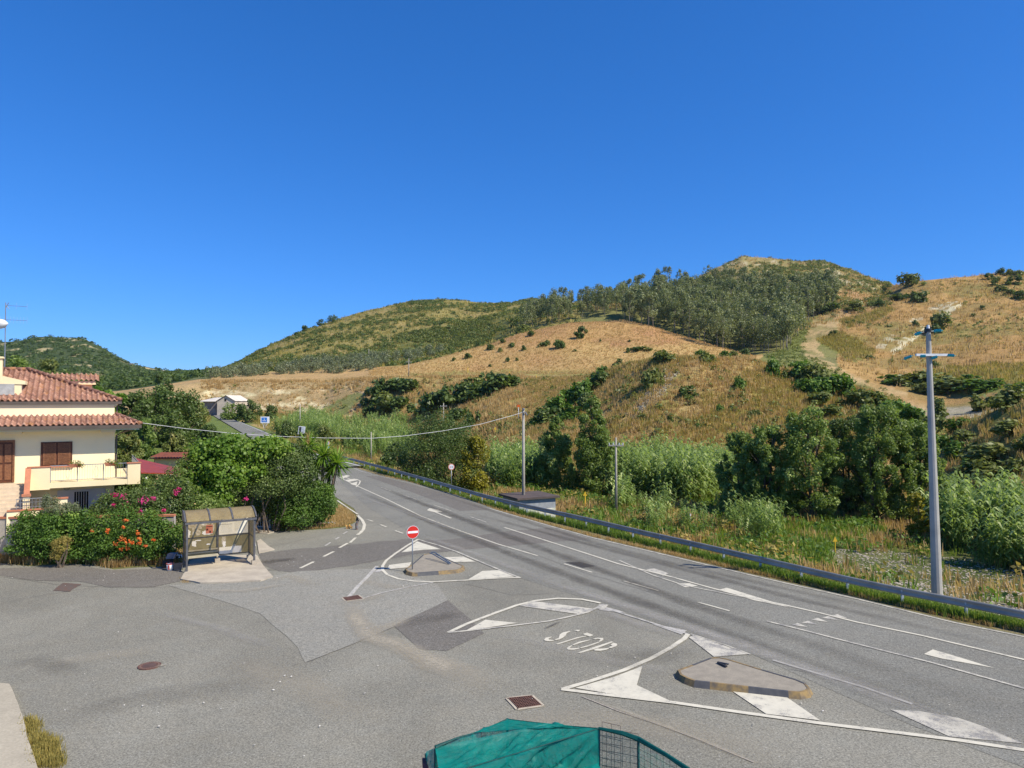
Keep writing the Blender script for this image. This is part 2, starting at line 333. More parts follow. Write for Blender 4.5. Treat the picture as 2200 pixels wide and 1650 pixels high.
paint((s2 > 7.4) & (s2 < 9.3) & (PX > 790) & (PX < 1640), (.47, .285, .135)); paint((s2 > 7.4) & (s2 < 9.3) & (PX > 790) & (PX < 1640), (.42, .23, .125), soft(n1, .45, .65)); paint((s2 > 7.3) & (s2 < 9.2) & (PY > 740) & (PX > 790) & (PX < 1640), (.53, .36, .17), soft(n3, .42, .6)*.7)
paint((s2 > 7.3) & (s2 < 8.2) & pip(wx, wy, [(870, 802), (1050, 795), (1290, 800), (1290, 808), (880, 811)]), (.27, .25, .09), .75)
paint((s2 > 6.5) & (s2 < 10.4) & (PX < 800), (.46, .30, .16)); 
paint((s2 > 9.3) & (s2 < 15) & (PX < 1240), (.30, .245, .10)); paint((s2 > 9.6) & (s2 < 15) & (PX < 1240), (.37, .27, .13), soft(n1, .5, .62)); paint((s2 > 9.6) & (s2 < 15) & (PX < 1240), (.17, .17, .06), soft(n2*.5+n1*.5, .52, .58)*.6)
paint((s2 > 9.6) & (s2 < 15) & pip(wx, wy, [(850, 720), (1000, 690), (1150, 660), (1150, 700), (1060, 745), (940, 765), (860, 770)]), (.085, .11, .035), .75)
paint((s2 > 9.2) & (s2 < 15) & (PX >= 1240) & (PX < 1900), (.20, .19, .08)); paint((s2 > 12) & (s2 < 15) & (PX >= 1240) & (PX < 1915), (.31, .25, .12)); paint((s2 > 11.6) & (s2 < 15) & (PX >= 1240) & (PX < 1915), (.15, .16, .055), soft(n2*.4+n1*.6, .50, .57)*.7)  # the first coat darkens the wood floor for the shade under its trees
paint((s2 > 12.2) & (s2 < 15) & (PX >= 1240) & (PX < 1915), (.48, .41, .32), soft(fbm(XX/9, ZZ/9, 51, 4), .58, .66)*.7)
RH = (s2 > 7.6) & (s2 < 15) & ((PX > 1800) & (s2 <= 12) | (PX > 1908))
paint(RH, (.39, .235, .105)); paint(RH, (.45, .28, .125), soft(n3, .45, .6)); paint(RH, (.28, .20, .085), soft(n1, .50, .62)*.8); paint(RH, (.20, .19, .07), soft(fbm(XX/30, DD/30, 88, 5), .56, .64)*.6)
paint((s2 > 8) & pip(wx, wy, [(1800, 625), (1835, 618), (1890, 645), (1870, 665), (1790, 690), (1800, 655)]), (.47, .29, .165))
paint((s2 > 7.2) & (s2 < 12.5) & pip(wx, wy, [(1640, 765), (1690, 745), (1720, 700), (1745, 690), (1730, 730), (1720, 760), (1800, 800), (1870, 835), (1940, 860), (1900, 870), (1800, 840), (1700, 800), (1620, 790)]), (.16, .18, .06), .85)
paint((s2 > 7) & pip(wx, wy, [(1745, 690), (1800, 655), (1830, 690), (1780, 720), (1755, 750), (1800, 790), (1850, 812), (1960, 850), (2040, 880), (2000, 890), (1900, 860), (1800, 810), (1735, 770), (1722, 745)]), (.48, .335, .20), soft(n2, .30, .56)*.9)
paint((s2 > 7) & pip(wx, wy, [(1755, 730), (1800, 715), (1850, 735), (1880, 760), (1850, 775), (1820, 775)]), (.19, .20, .065), .85)
paint((s2 > 7) & pip(wx, wy, [(1800, 688), (1870, 672), (1900, 655), (1920, 665), (1880, 690), (1820, 705)]), (.18, .20, .065), .8)
paint((s2 > 7) & pip(wx, wy, [(1900, 815), (2000, 800), (2200, 780), (2400, 770), (2400, 830), (2200, 832), (2080, 850), (1960, 835)]), (.20, .215, .07), .85)
scar = (s2 > 7) & (pip(wx, wy, [(1880, 740), (1960, 680), (2010, 655), (2060, 648), (2010, 695), (1960, 735), (1910, 760), (1880, 765)]))
paint(scar, (.58, .52, .42), soft(fbm(XX/4, ZZ/2.4, 61, 4)*.5+vnoise((XX+ZZ*.9)/2.0, (XX-ZZ)/12, 5)*.5, .54, .60)*.85)
paint((s2 > 7) & pip(PX, PY, [(1915, 755), (2066, 648), (2070, 653), (1975, 722), (1920, 762)]), (.66, .58, .45), .9)
paint((s2 > 7) & pip(wx, wy, [(2020, 680), (2110, 700), (2200, 690), (2200, 720), (2060, 725)]), (.22, .21, .08), .5)
FL = (s2 > 7.5) & (PX < 455)
paint(FL, (.17, .18, .085)); paint(FL, (.05, .075, .03), soft(n1, .45, .55)); paint((s2 > 11) & (PX < 455), (.045, .07, .03), .8); paint((s2 > 9) & (PX < 455), (.42, .34, .21), soft(n1, .66, .7))
LC = np.clip(LC*(.86+.28*n2[..., None])*np.array([.965, 1.0, .98]), .01, .75)
m_land, n, bs = newmat('land'); bs.inputs['Roughness'].default_value = .95; bs.inputs['Specular IOR Level'].default_value = .1
a = N(n, 'ShaderNodeAttribute', attribute_name='land')
f1 = noise(n, 1.1, 9, .78); f2 = noise(n, .25, 7, .7)
c = mixc(n, rampf(n, f1, .32, .68), mixc(n, 1.0, a.outputs['Color'], (.50, .52, .42), 'MULTIPLY'), mixc(n, 1.0, a.outputs['Color'], (1.34, 1.28, 1.18), 'MULTIPLY'))
c = mixc(n, rampf(n, f2, .4, .62, 0, .32), c, mixc(n, 1.0, a.outputs['Color'], (.55, .68, .42), 'MULTIPLY'))
n.links.new(c, bs.inputs['Base Color']); bump(n, bs, f1, .9, .35)
nr, nc = XX.shape
V = np.stack([XX, DD, ZZ], -1).reshape(-1, 3)
ii = (np.arange(nr-1)[:, None]*nc+np.arange(nc-1)[None, :]).ravel()
F = np.stack([ii, ii+1, ii+nc+1, ii+nc], 1)
ter = npmesh('terrain', V, F, m_land, smooth=True, col=LC.reshape(-1, 3)); tag(ter, kind='structure')
mb = MB(); mb.add([(-250, -60, -.03), (250, -60, -.03), (90, 14, -.03), (-90, 14, -.03)], [(0, 1, 2, 3)])
tag(mb.build('ground', surf('dry_soil', (.24, .2, .12), (.14, .14, .06), scale=.8, rough=.95)), kind='structure')
# cell areas for scattering
dX = XX[:-1, 1:]-XX[:-1, :-1]; dD = DD[1:, :-1]-DD[:-1, :-1]; dZ = ZZ[1:, :-1]-ZZ[:-1, :-1]
AREA = np.abs(dX)*np.sqrt(dD**2+dZ**2)
# a cell counts as seen when no nearer row of its column stands higher in the picture
mn = np.minimum.accumulate(PY, 0); SEEN = (PY <= mn+3.0)[:-1, :-1]
def scatter(mask, n, seed=0, weight=None):
    """n random ground points (x,y,z) in the cells of mask, by true ground area"""
    r = np.random.default_rng(seed)
    wt = (AREA*mask[:-1, :-1]*SEEN) if weight is None else AREA*mask[:-1, :-1]*SEEN*weight[:-1, :-1]
    wt = wt.ravel(); tot = wt.sum()
    if tot <= 0: return np.zeros((0, 3))
    idx = r.choice(len(wt), n, p=wt/tot); i, j = np.unravel_index(idx, (nr-1, nc-1))
    u = r.random(n); v = r.random(n)
    def bl(A): return (A[i, j]*(1-u)+A[i, j+1]*u)*(1-v)+(A[i+1, j]*(1-u)+A[i+1, j+1]*u)*v
    return np.stack([bl(XX), bl(DD), bl(ZZ)], 1)
# ================================================================ ROADS
def asphalt(name, base, var=.18, blend=(.0, .0)):
    m, n, bs = newmat(name); bs.inputs['Roughness'].default_value = .88; bs.inputs['Specular IOR Level'].default_value = .25
    big = noise(n, .18, 5, .6, dist=.6); med = noise(n, 1.3, 5, .65); fin = noise(n, 20, 4, .9); sp = noise(n, 24, 2, .5)
    c = mixc(n, rampf(n, big, .32, .68), tuple(x*(1-var) for x in base), tuple(x*(1+var) for x in base))
    c = mixc(n, rampf(n, med, .35, .7, 0, .35), c, (base[0]*1.12, base[1]*1.04, base[2]*.94))
    c = mixc(n, rampf(n, fin, .36, .64), mixc(n, 1, c, (.5, .5, .5), 'MULTIPLY'), mixc(n, 1, c, (1.55, 1.54, 1.52), 'MULTIPLY'))
    c = mixc(n, rampf(n, sp, .66, .74, 0, .7), c, (.50, .49, .46))
    # tyre-polished paths along the main road
    n.links.new(c, bs.inputs['Base Color']); bump(n, bs, fin, .25, .01)
    return m
m_asph = asphalt('asphalt', (.191, .186, .154))
m_asph_d = asphalt('asphalt_dark', (.134, .126, .110), .08)
m_asph_l = asphalt('asphalt_light', (.222, .218, .188), .08)
m_asph_r = asphalt('asphalt_road', (.172, .171, .148), .14)
# main yard and road sheet
right = [(2182, 1364), (2054, 1338), (1926, 1307), (1836, 1285), (1691, 1253), (1556, 1222), (1409, 1187), (1276, 1156), (1185, 1131), (1063, 1095.5), (993, 1068), (929, 1050), (865, 1033), (814, 1022), (776, 1010), (738, 994.5)]
R = [G(x, y-1.5) for x, y in right]
left = [(-60, 1209), (0, 1210), (60, 1217), (150, 1212), (200, 1214), (245, 1224), (300, 1219), (345, 1218), (392, 1225), (405, 1170), (545, 1140), (575, 1143), (620, 1141), (665, 1139), (700, 1137), (745, 1133), (764, 1122), (770, 1108), (760, 1092), (740, 1080), (724, 1070)]
Lp = [G(x, y) for x, y in left]
poly = [(20, 5, 0), (26, 16, 0), G(2700, 1465)]+R+[(-27, 96, 0), (-32, 100, 0), (-33, 92, 0), (-25, 82, 0)]+Lp[::-1]+[(-60, 20, 0), (-50, 4, 0)]
import mathutils
def sheet(name, pts2, z, mat, kind='structure'):
    """a flat sheet from a (possibly concave) outline"""
    vs = [(p[0], p[1], z) for p in pts2]
    tri = mathutils.geometry.tessellate_polygon([[Vector(v) for v in vs]])
    fs = []
    for t in tri:
        a, b, c_ = (Vector(vs[i]) for i in t)
        fs.append(tuple(t) if (b-a).cross(c_-a).z > 0 else tuple(reversed(t)))
    mb = MB(); mb.add(vs, fs); o = mb.build(name, mat)
    if kind: tag(o, kind=kind)
    return o
sheet('road', poly, .010, m_asph)
# carriageway with its own tone, from the near right corner to the bend
car = [G(x, y-1) for x, y in right]+[G(x, y) for x, y in [(722, 1012), (735, 1040), (790, 1090), (905, 1158), (1000, 1195), (1110, 1240), (1300, 1300), (1480, 1362), (1620, 1408), (1800, 1490), (1960, 1560), (2200, 1650)]]+[(12, 15.7, 0), (15.5, 17.6, 0), G(2400, 1408)]
sheet('carriageway', car, .016, m_asph_r)
# far road: climbs out of the valley on the left, laid on the land
def strip(name, lpts, rpts, mat, dz=.05, nsub=14):
    mb = MB(); L2 = []; R2 = []
    for i in range(len(lpts)-1):
        for j in range(nsub):
            t = j/nsub
            L2.append([lpts[i][k]*(1-t)+lpts[i+1][k]*t for k in range(2)]); R2.append([rpts[i][k]*(1-t)+rpts[i+1][k]*t for k in range(2)])
    L2.append(lpts[-1][:2]); R2.append(rpts[-1][:2])
    vs = []
    for a, b in zip(L2, R2):
        z = max(float(zroad((a[1]+b[1])/2)), .0)+dz
        vs += [(a[0], a[1], z), (b[0], b[1], z)]
    mb.add(vs, [(2*i+1, 2*i+3, 2*i+2, 2*i) for i in range(len(L2)-1)][::1]); o = mb.build(name, mat); tag(o, kind='structure'); return o
def RG(x, y):
    s = (y-860)/FPX; D = (CAMH+.0218*95)/(s+.0218)
    return ((x-1100)/FPX*D, D)
farL = [(-24.5, 82), (-35, 106), (-45, 124), RG(538, 942), RG(515, 928), RG(485, 910), RG(454, 891), RG(446, 887)]
farR = [(-27+9.0, 87), (-28.5, 104), (-38.5, 124), RG(590, 938.5), RG(571, 930), RG(522, 910), RG(468, 892), RG(456, 887.5)]
strip('far_road', farL, farR, m_asph_r, .22)
strip('road_edge_line', [(a[0]*.94+b[0]*.06, a[1]*.94+b[1]*.06) for a, b in zip(farR, farL)], [(a[0]*.9+b[0]*.1, a[1]*.9+b[1]*.1) for a, b in zip(farR, farL)], surf('old_paint', (.5, .5, .48)), .25)
# ---------------------------------------------------------------- patches of older and newer asphalt
ZP = [0.0178]
def gpoly(name, pts, mat, z=None, kind='structure'):
    if z is None: ZP[0] += .0007; z = ZP[0]
    return sheet(name, [G(x, y) for x, y in pts], z, mat, kind)
def wob(pts, amp=2.0, n=5, seed=1):
    r = random.Random(seed); out = []
    for i in range(len(pts)):
        a = pts[i]; b = pts[(i+1) % len(pts)]
        for k in range(n):
            t = k/n; out.append((a[0]*(1-t)+b[0]*t+(r.uniform(-amp, amp) if k else 0), a[1]*(1-t)+b[1]*t+(r.uniform(-amp, amp)*.5 if k else 0)))
    return out
gpoly('asphalt_patch', wob([(782, 1022), (816, 1024), (866, 1036), (930, 1053), (993, 1070.5), (1055, 1096), (988, 1098), (900, 1063)], 1, 3), m_asph_d)
gpoly('asphalt_patch', wob([(556, 1189), (640, 1180), (760, 1170), (880, 1158), (930, 1161), (1000, 1156), (1080, 1143), (1180, 1134), (1195, 1136), (1270, 1159), (1180, 1166), (1060, 1176), (960, 1186), (880, 1192), (760, 1215), (650, 1231), (600, 1228), (565, 1215)], 1.6, 7, 2), m_asph_d)
gpoly('asphalt_patch', wob([(360, 1258), (520, 1250), (640, 1228), (820, 1222), (940, 1256), (962, 1290), (860, 1342), (790, 1372), (655, 1424), (640, 1392), (560, 1320), (470, 1290)], 2, 3, 3), m_asph_l)
gpoly('asphalt_patch', wob([(962, 1290), (1015, 1335), (1040, 1362), (960, 1400), (900, 1395), (845, 1345)], 1.5, 3, 4), m_asph_d)
gpoly('asphalt_patch', wob([(1214, 1209), (1245, 1208), (1281, 1217), (1252, 1221)], .8, 3, 5), surf('patch_black', (.05, .048, .046), scale=20, rough=.95))
gpoly('asphalt_patch', wob([(60, 1220), (160, 1214), (240, 1226), (340, 1222), (392, 1228), (400, 1246), (330, 1262), (230, 1262), (170, 1250), (80, 1248), (-10, 1236), (-10, 1222)], 2, 3, 6), asphalt('asphalt_old', (.140, .130, .112), .1))
m_rust = surf('rusty_stain', (.13, .075, .055), (.10, .09, .08), scale=9, rough=.95)
gpoly('rusty_stain', wob([(114, 1270), (135, 1253), (176, 1256), (150, 1272)], 1.5, 3, 7), m_rust)
m_dust = asphalt('dusty_asphalt', (.30, .275, .235), .15)

def stainmat():
    m, n, bs = newmat('stain'); bs.inputs['Roughness'].default_value = .95; bs.inputs['Specular IOR Level'].default_value = .1
    a = N(n, 'ShaderNodeAttribute', attribute_name='tint'); b = N(n, 'ShaderNodeAttribute', attribute_name='land')
    f = noise(n, 9, 6, .9); g = noise(n, 1.1, 5, .6)
    s = N(n, 'ShaderNodeMath', operation='MULTIPLY'); n.links.new(a.outputs['Fac'], s.inputs[0]); n.links.new(rampf(n, f, .35, .65, .35, 1.3), s.inputs[1])
    s2_ = N(n, 'ShaderNodeMath', operation='MULTIPLY', use_clamp=True); n.links.new(s.outputs[0], s2_.inputs[0]); n.links.new(rampf(n, g, .3, .6, .5, 1.15), s2_.inputs[1])
    n.links.new(b.outputs['Color'], bs.inputs['Base Color']); tr = N(n, 'ShaderNodeBsdfTransparent'); mx = N(n, 'ShaderNodeMixShader')
    n.links.new(s2_.outputs[0], mx.inputs[0]); n.links.new(tr.outputs[0], mx.inputs[1]); n.links.new(bs.outputs[0], mx.inputs[2]); n.links.new(mx.outputs[0], n.nodes['Material Output'].inputs[0])
    return m
m_stain = stainmat()
def stains(name, paths, z, col):
    """soft-edged marks lying on the asphalt: (points, half width in metres, strength); one thin sheet per mark"""
    Vs = []; Fs = []; Ts = []; Cs = []; o = 0
    for k, (pts, hw, st, *cc) in enumerate(paths):
        P = [Vector(G(x, y)) for x, y in pts]; q = []
        for a, b in zip(P[:-1], P[1:]):
            m_ = max(2, int((b-a).length/.5)); q += [a.lerp(b, i/m_) for i in range(m_)]
        q.append(P[-1]); nn = len(q); h0 = hw if isinstance(hw, (tuple, list)) else (hw, hw)
        for i, p in enumerate(q):
            d = (q[min(i+1, nn-1)]-q[max(i-1, 0)]).normalized(); nr_ = Vector((-d.y, d.x, 0)); t = i/(nn-1); w_ = h0[0]*(1-t)+h0[1]*t
            w_ *= .75+.5*float(vnoise(np.array([i*.35]), np.array([k*7.3]), 3)[0]); e_ = min(1, 4*t, 4*(1-t))
            for s_ in (-1, -.66, -.33, 0, .33, .66, 1):
                c = p+nr_*w_*s_; Vs.append((c.x, c.y, z+.0003*k)); Ts.append(st*e_*(1-abs(s_)**1.6)); Cs.append(cc[0] if cc else col)
        for i in range(nn-1):
            for j in range(6): a = o+i*7+j; Fs.append((a, a+7, a+8, a+1))
        o += nn*7
    ob = npmesh(name, np.array(Vs), np.array(Fs), m_stain, tint=np.array(Ts), col=np.array(Cs)); tag(ob, kind='stuff'); return ob
m_crack = surf('crack', (.085, .078, .07), (.15, .14, .125), scale=3, rough=1)
ZL = [.0318]
def line(pts, wd, mat, name='marking', z=None, ground=True, tagit=True):
    """a stripe of constant real width along picture points"""
    P = [Vector(G(x, y)) for x, y in pts]; L = []; Rr = []
    for i, p in enumerate(P):
        d = (P[min(i+1, len(P)-1)]-P[max(i-1, 0)]).normalized(); nn = Vector((-d.y, d.x, 0))*wd/2
        L.append(p+nn); Rr.append(p-nn)
    if z is None: ZL[0] += .0001; z = ZL[0]
    vs = [(p.x, p.y, z) for p in L]+[(p.x, p.y, z) for p in Rr]; k = len(P)
    mb = MB(); mb.add(vs, [(k+i, k+i+1, i+1, i) for i in range(k-1)]); o = mb.build(name, mat)
    if tagit: tag(o, kind='structure')
    return o
def paintmat(name, col, wear, scale=2.2):
    m, n, bs = newmat(name); bs.inputs['Roughness'].default_value = .8
    a = noise(n, scale, 6, .75); b = noise(n, 30, 3, .7)
    s = N(n, 'ShaderNodeMath', operation='ADD'); n.links.new(a, s.inputs[0])
    m2 = N(n, 'ShaderNodeMath', operation='MULTIPLY'); m2.inputs[1].default_value = .6; n.links.new(b, m2.inputs[0]); n.links.new(m2.outputs[0], s.inputs[1])
    c = mixc(n, rampf(n, s.outputs[0], wear+.02, wear+.12), mixc(n, rampf(n, a, .3, .7), col, tuple(x*.78 for x in col)), (.24, .23, .21))
    n.links.new(c, bs.inputs['Base Color']); return m
m_w = paintmat('road_paint', (.60, .565, .45), .86)
m_ww = paintmat('worn_paint', (.52, .49, .40), .77)
m_wf = paintmat('faded_paint', (.46, .44, .39), .80, 4)
# edge and lane lines
line(right[:9][::-1]+[(2400, 1408)] if False else [(1052, 1093), (1063, 1096.5), (1185, 1132), (1276, 1157), (1409, 1188.5), (1556, 1223.5), (1691, 1255), (1836, 1287), (1926, 1309), (2054, 1340), (2182, 1366), (2330, 1395)], .12, m_ww, 'edge_line')
line([(745, 1000), (776, 1013), (800, 1020)], .1, m_wf, 'edge_line')
line([(733, 1028), (770, 1046), (830, 1073), (905, 1110), (990, 1142), (1070, 1170), (1155, 1195)], .12, m_w, 'lane_line')
line([(725, 1076), (745, 1090), (760, 1100), (769, 1106)], .13, m_w, 'edge_line')
line([(768, 1108), (778, 1118), (783, 1128), (781, 1138), (774, 1146), (768, 1150)], .2, m_w, 'edge_line')
for a, b in [((752, 1167), (764, 1156)), ((729, 1178), (747, 1168)), ((695, 1197), (717, 1186)), ((645, 1222), (674, 1208))]: line([a, b], .16, m_w, 'dash')
for a, b in [((737, 1148), (746, 1143)), ((720, 1160), (729, 1155)), ((698, 1174), (711, 1166))]: line([a, b], .12, m_wf, 'dash')
for a, b in [((789, 1117), (801, 1121)), ((817, 1128), (830, 1133)), ((849, 1141), (866, 1147))]: line([a, b], .13, m_w, 'dash')
for a, b in [((816, 1047), (839, 1055)), ((866, 1064), (895, 1074)), ((931, 1085.5), (969, 1098)), ((1010, 1111), (1045, 1123))]: line([a, b], .1, m_ww, 'dash')
line([(1083, 1134), (1150, 1155), (1250, 1187), (1330, 1213), (1400, 1230), (1440, 1240), (1530, 1265), (1600, 1283), (1680, 1300), (1760, 1318), (1840, 1338), (1980, 1367), (2200, 1419), (2340, 1452)], .13, m_w, 'lane_line')
line([(1330, 1205), (1400, 1236), (1470, 1259), (1560, 1277), (1640, 1291)], .1, m_ww, 'lane_line')
for a, b in [((1212, 1212.5), (1272, 1231)), ((1340, 1249.5), (1414, 1270.5)), ((1498, 1295), (1567, 1314))]: line([a, b], .11, m_w, 'dash')
line([(1647, 1336), (1720, 1354), (1840, 1385), (2000, 1425), (2200, 1481), (2330, 1517)], .12, m_ww, 'lane_line')
ZQ = .0285
ZM = [.0283]
def mk(pts, mat=m_w, name='marking'): ZM[0] += .00006; return gpoly(name, pts, mat, ZM[0])
mk([(917, 1097), (923, 1092.5), (941, 1095.5), (951, 1100.3), (934, 1101.5)], m_w)   # arrow
line([(930, 1099), (969, 1114.5)], .16, m_w, 'arrow_shaft')
mk([(1388, 1225), (1405, 1222), (1437, 1233), (1425, 1238)], m_ww); mk([(1454, 1255), (1482, 1254.5), (1500, 1260), (1472, 1263)], m_w)
mk([(1546, 1268), (1562, 1264), (1700, 1307), (1620, 1291)], m_w)
for i, (x, y) in enumerate([(1700, 1345), (1722, 1340), (1743, 1334), (1766, 1330), (1785, 1326)]): mk([(x, y-1), (x+14, y-5), (x+36, y+4), (x+14, y+1)], m_ww)
mk([(1985, 1407), (2004, 1397), (2038, 1407), (2136, 1437), (2025, 1417)], m_w)
mk([(2030, 1409.5), (2040, 1409), (2100, 1428), (2027, 1414)], m_asph_r) if False else None
# hatched bay at the bend
line([(733, 1022), (752, 1030), (766, 1030), (774, 1034), (772, 1040), (765, 1047)], .13, m_w, 'lane_line')
mk([(728, 1026), (745, 1021), (752, 1023), (736, 1029)], m_w); mk([(740, 1032), (762, 1029), (770, 1032), (748, 1036)], m_w); mk([(752, 1040), (768, 1035), (766, 1043), (760, 1043)], m_w)
# island 1 lines
line([(1118, 1243), (1060, 1220), (980, 1186), (940, 1172), (898, 1160)], .12, m_ww, 'lane_line')
line([(898, 1160), (875, 1173), (850, 1190), (830, 1205), (822, 1217), (822, 1226), (832, 1236), (856, 1245), (890, 1250), (930, 1251.5), (1000, 1248), (1060, 1244), (1118, 1242)], .15, m_w, 'lane_line')
mk([(896, 1164), (948, 1181), (912, 1182), (862, 1188)], m_w); mk([(836, 1215), (884, 1209), (878, 1220), (832, 1224)], m_w)
mk([(940, 1199), (996, 1197), (1022, 1208), (958, 1209)], m_w); mk([(1006, 1246), (1036, 1228), (1072, 1226), (1105, 1240)], m_w)
line([(810, 1218), (790, 1240), (768, 1262), (748, 1286)], .18, m_wf, 'old_line'); line([(930, 1253), (880, 1262), (820, 1275), (770, 1290)], .1, m_wf, 'old_line')
mk([(820, 1220), (802, 1230), (812, 1231), (826, 1226)], m_wf)
# lens shaped marking before the stop
line([(963, 1361), (1000, 1343), (1060, 1320), (1110, 1302), (1150, 1292), (1200, 1287), (1250, 1289), (1290, 1297)], .17, m_w, 'lane_line')
line([(963, 1361), (1020, 1355), (1100, 1346), (1180, 1336), (1230, 1325), (1262, 1317), (1298, 1300)], .12, m_ww, 'lane_line')
mk([(1000, 1357), (1043, 1333), (1112, 1340)], m_w); mk([(1116, 1303), (1148, 1293), (1280, 1310), (1250, 1322)], m_ww)
mk([(1286, 1312), (1302, 1306), (1330, 1313), (1344, 1318)], m_wf)
line([(1298, 1300), (1288, 1310)], .35, m_ww, 'old_line'); line([(1300, 1308), (1360, 1327), (1420, 1346), (1478, 1364)], .1, m_wf, 'old_line')
mk([(1400, 1342), (1420, 1345), (1476, 1356), (1464, 1365)], m_wf)
# STOP lettering, strokes measured on the road
def st(x, y): return (1139+x/4.92, 1289+y/4.92)
for pl in [[(148, 428), (165, 407), (225, 397), (228, 402), (195, 415), (200, 428), (250, 435), (245, 441), (185, 444), (155, 438)], [(258, 427), (300, 412), (312, 375), (345, 352), (420, 337), (425, 342), (385, 360), (375, 385), (345, 408), (310, 425), (270, 433)],
           [(465, 332), (490, 324), (520, 325), (525, 333), (505, 342), (488, 334)], [(270, 474), (500, 402), (590, 386), (594, 392), (517, 409), (290, 480)], [(555, 370), (600, 353), (670, 380), (630, 395)],
           [(385, 520), (405, 503), (440, 488), (447, 492), (418, 512), (430, 520), (520, 516), (522, 522), (460, 536), (400, 534)], [(445, 481), (520, 449), (635, 426), (640, 432), (540, 459), (460, 487)], [(660, 420), (710, 408), (770, 410), (775, 425), (755, 445), (730, 452), (725, 447), (745, 425), (715, 418), (690, 425)],
           [(525, 512), (610, 488), (720, 452), (735, 456), (620, 499), (540, 518)], [(498, 567), (700, 498), (860, 447), (882, 453), (720, 515), (530, 571)], [(880, 461), (915, 470), (922, 485), (905, 500), (855, 518), (828, 513), (868, 490), (848, 480)], [(667, 538), (710, 521), (735, 526), (830, 517), (835, 522), (800, 537), (740, 547), (690, 545)]]:
    mk([st(*p) for p in pl], m_w, 'stop_letter')
# big triangle in front, right
line([(1478, 1364), (1470, 1374), (1440, 1394), (1400, 1416), (1340, 1442), (1270, 1465), (1208, 1483)], .17, m_w, 'lane_line')
line([(1206, 1483), (1320, 1497), (1450, 1512), (1600, 1534), (1760, 1556), (1900, 1573), (2060, 1593), (2200, 1614), (2300, 1630)], .17, m_w, 'lane_line')
mk([(1236, 1480), (1320, 1456), (1380, 1433), (1368, 1474), (1440, 1508), (1380, 1504)], m_w)
mk([(1480, 1371), (1490, 1366), (1610, 1407), (1534, 1413)], m_ww)
line([(1484, 1364), (1560, 1388), (1612, 1408)], .08, m_ww, 'old_line'); line([(1660, 1420), (1760, 1450), (1860, 1480), (1960, 1515)], .12, m_wf, 'old_line')
mk([(1575, 1488), (1690, 1500), (1762, 1550), (1646, 1536)], m_w)
mk([(1913, 1527), (1975, 1530), (2060, 1545), (2110, 1562), (2200, 1600), (2040, 1585)], m_ww)
line([(1250, 1498), (1330, 1530), (1420, 1560), (1500, 1590), (1620, 1640)], .05, m_dust, 'silt_streak', .027)
for pts in [[(1000, 1255), (1100, 1280), (1180, 1276)], [(1700, 1440), (1850, 1470), (2000, 1530)], [(1120, 1180), (1250, 1230), (1420, 1280)], [(0, 1298), (100, 1278), (170, 1268), (240, 1254), (360, 1244)], [(660, 1424), (740, 1392), (860, 1342)], [(850, 1136), (950, 1103), (990, 1080)], [(560, 1180), (700, 1150), (850, 1120)], [(0, 1240), (120, 1256), (260, 1264), (380, 1262)]]:
    r_ = random.Random(int(pts[0][0])); q = []
    for (a, b) in zip(pts[:-1], pts[1:]):
        for k in range(6): q.append((a[0]+(b[0]-a[0])*k/6+r_.uniform(-1, 1), a[1]+(b[1]-a[1])*k/6+r_.uniform(-.7, .7)))
    line(q+[pts[-1]], .02, m_crack, 'crack', .0265)

SD = (.40, .36, .28); SO = (.10, .092, .082); SG_ = (.36, .345, .31)
stains('silt', [([(752, 1290), (765, 1330), (800, 1370), (860, 1390), (930, 1425), (1000, 1450), (1070, 1490)], (.5, .9), .75), ([(790, 1360), (840, 1345), (890, 1325)], (.35, .5), .5), ([(860, 1385), (900, 1420), (905, 1450)], (.3, .3), .5),
  ([(700, 1300), (770, 1292), (840, 1278)], .35, .35), ([(780, 1245), (830, 1262), (900, 1262)], .5, .35), ([(560, 1255), (620, 1238), (680, 1262)], .4, .4), ([(1020, 1590), (1180, 1545), (1400, 1560), (1700, 1620)], (.8, 1.0), .35), ([(330, 1436), (365, 1428)], .12, .8),
  ([(100, 1430), (220, 1410), (340, 1400)], .5, .35), ([(480, 1420), (640, 1470), (800, 1560)], .8, .3), ([(1260, 1500), (1500, 1590), (1640, 1650)], .1, .5), ([(420, 1270), (520, 1272), (620, 1256)], .25, .5)], .0400, SD)
stains('tyre_wear', [([(800, 1040), (900, 1080), (1020, 1125), (1180, 1185), (1330, 1240), (1500, 1305), (1700, 1370), (1900, 1440), (2200, 1545)], (.45, .5), .55), ([(760, 1052), (860, 1095), (980, 1145), (1120, 1200), (1260, 1252), (1420, 1310), (1600, 1375), (1800, 1450), (2050, 1545), (2300, 1640)], (.4, .5), .5),
  ([(1000, 1100), (1150, 1140), (1300, 1180), (1500, 1232), (1700, 1285), (1900, 1330), (2250, 1410)], (.3, .4), .45), ([(940, 1062), (1100, 1112), (1280, 1168), (1450, 1213), (1650, 1258), (1900, 1312), (2200, 1380)], (.3, .35), .35),
  ([(560, 1212), (590, 1206), (640, 1202)], .5, .7), ([(860, 1340), (940, 1330), (990, 1320)], .6, .3), ([(0, 1440), (80, 1420), (170, 1450)], .6, .25), ([(1165, 1355), (1210, 1335)], .09, .9), ([(480, 1235), (600, 1225)], .3, .5), ([(1300, 1420), (1500, 1400)], .7, .25), ([(100, 1560), (300, 1500), (560, 1480)], .8, .2)], .0450, SO)
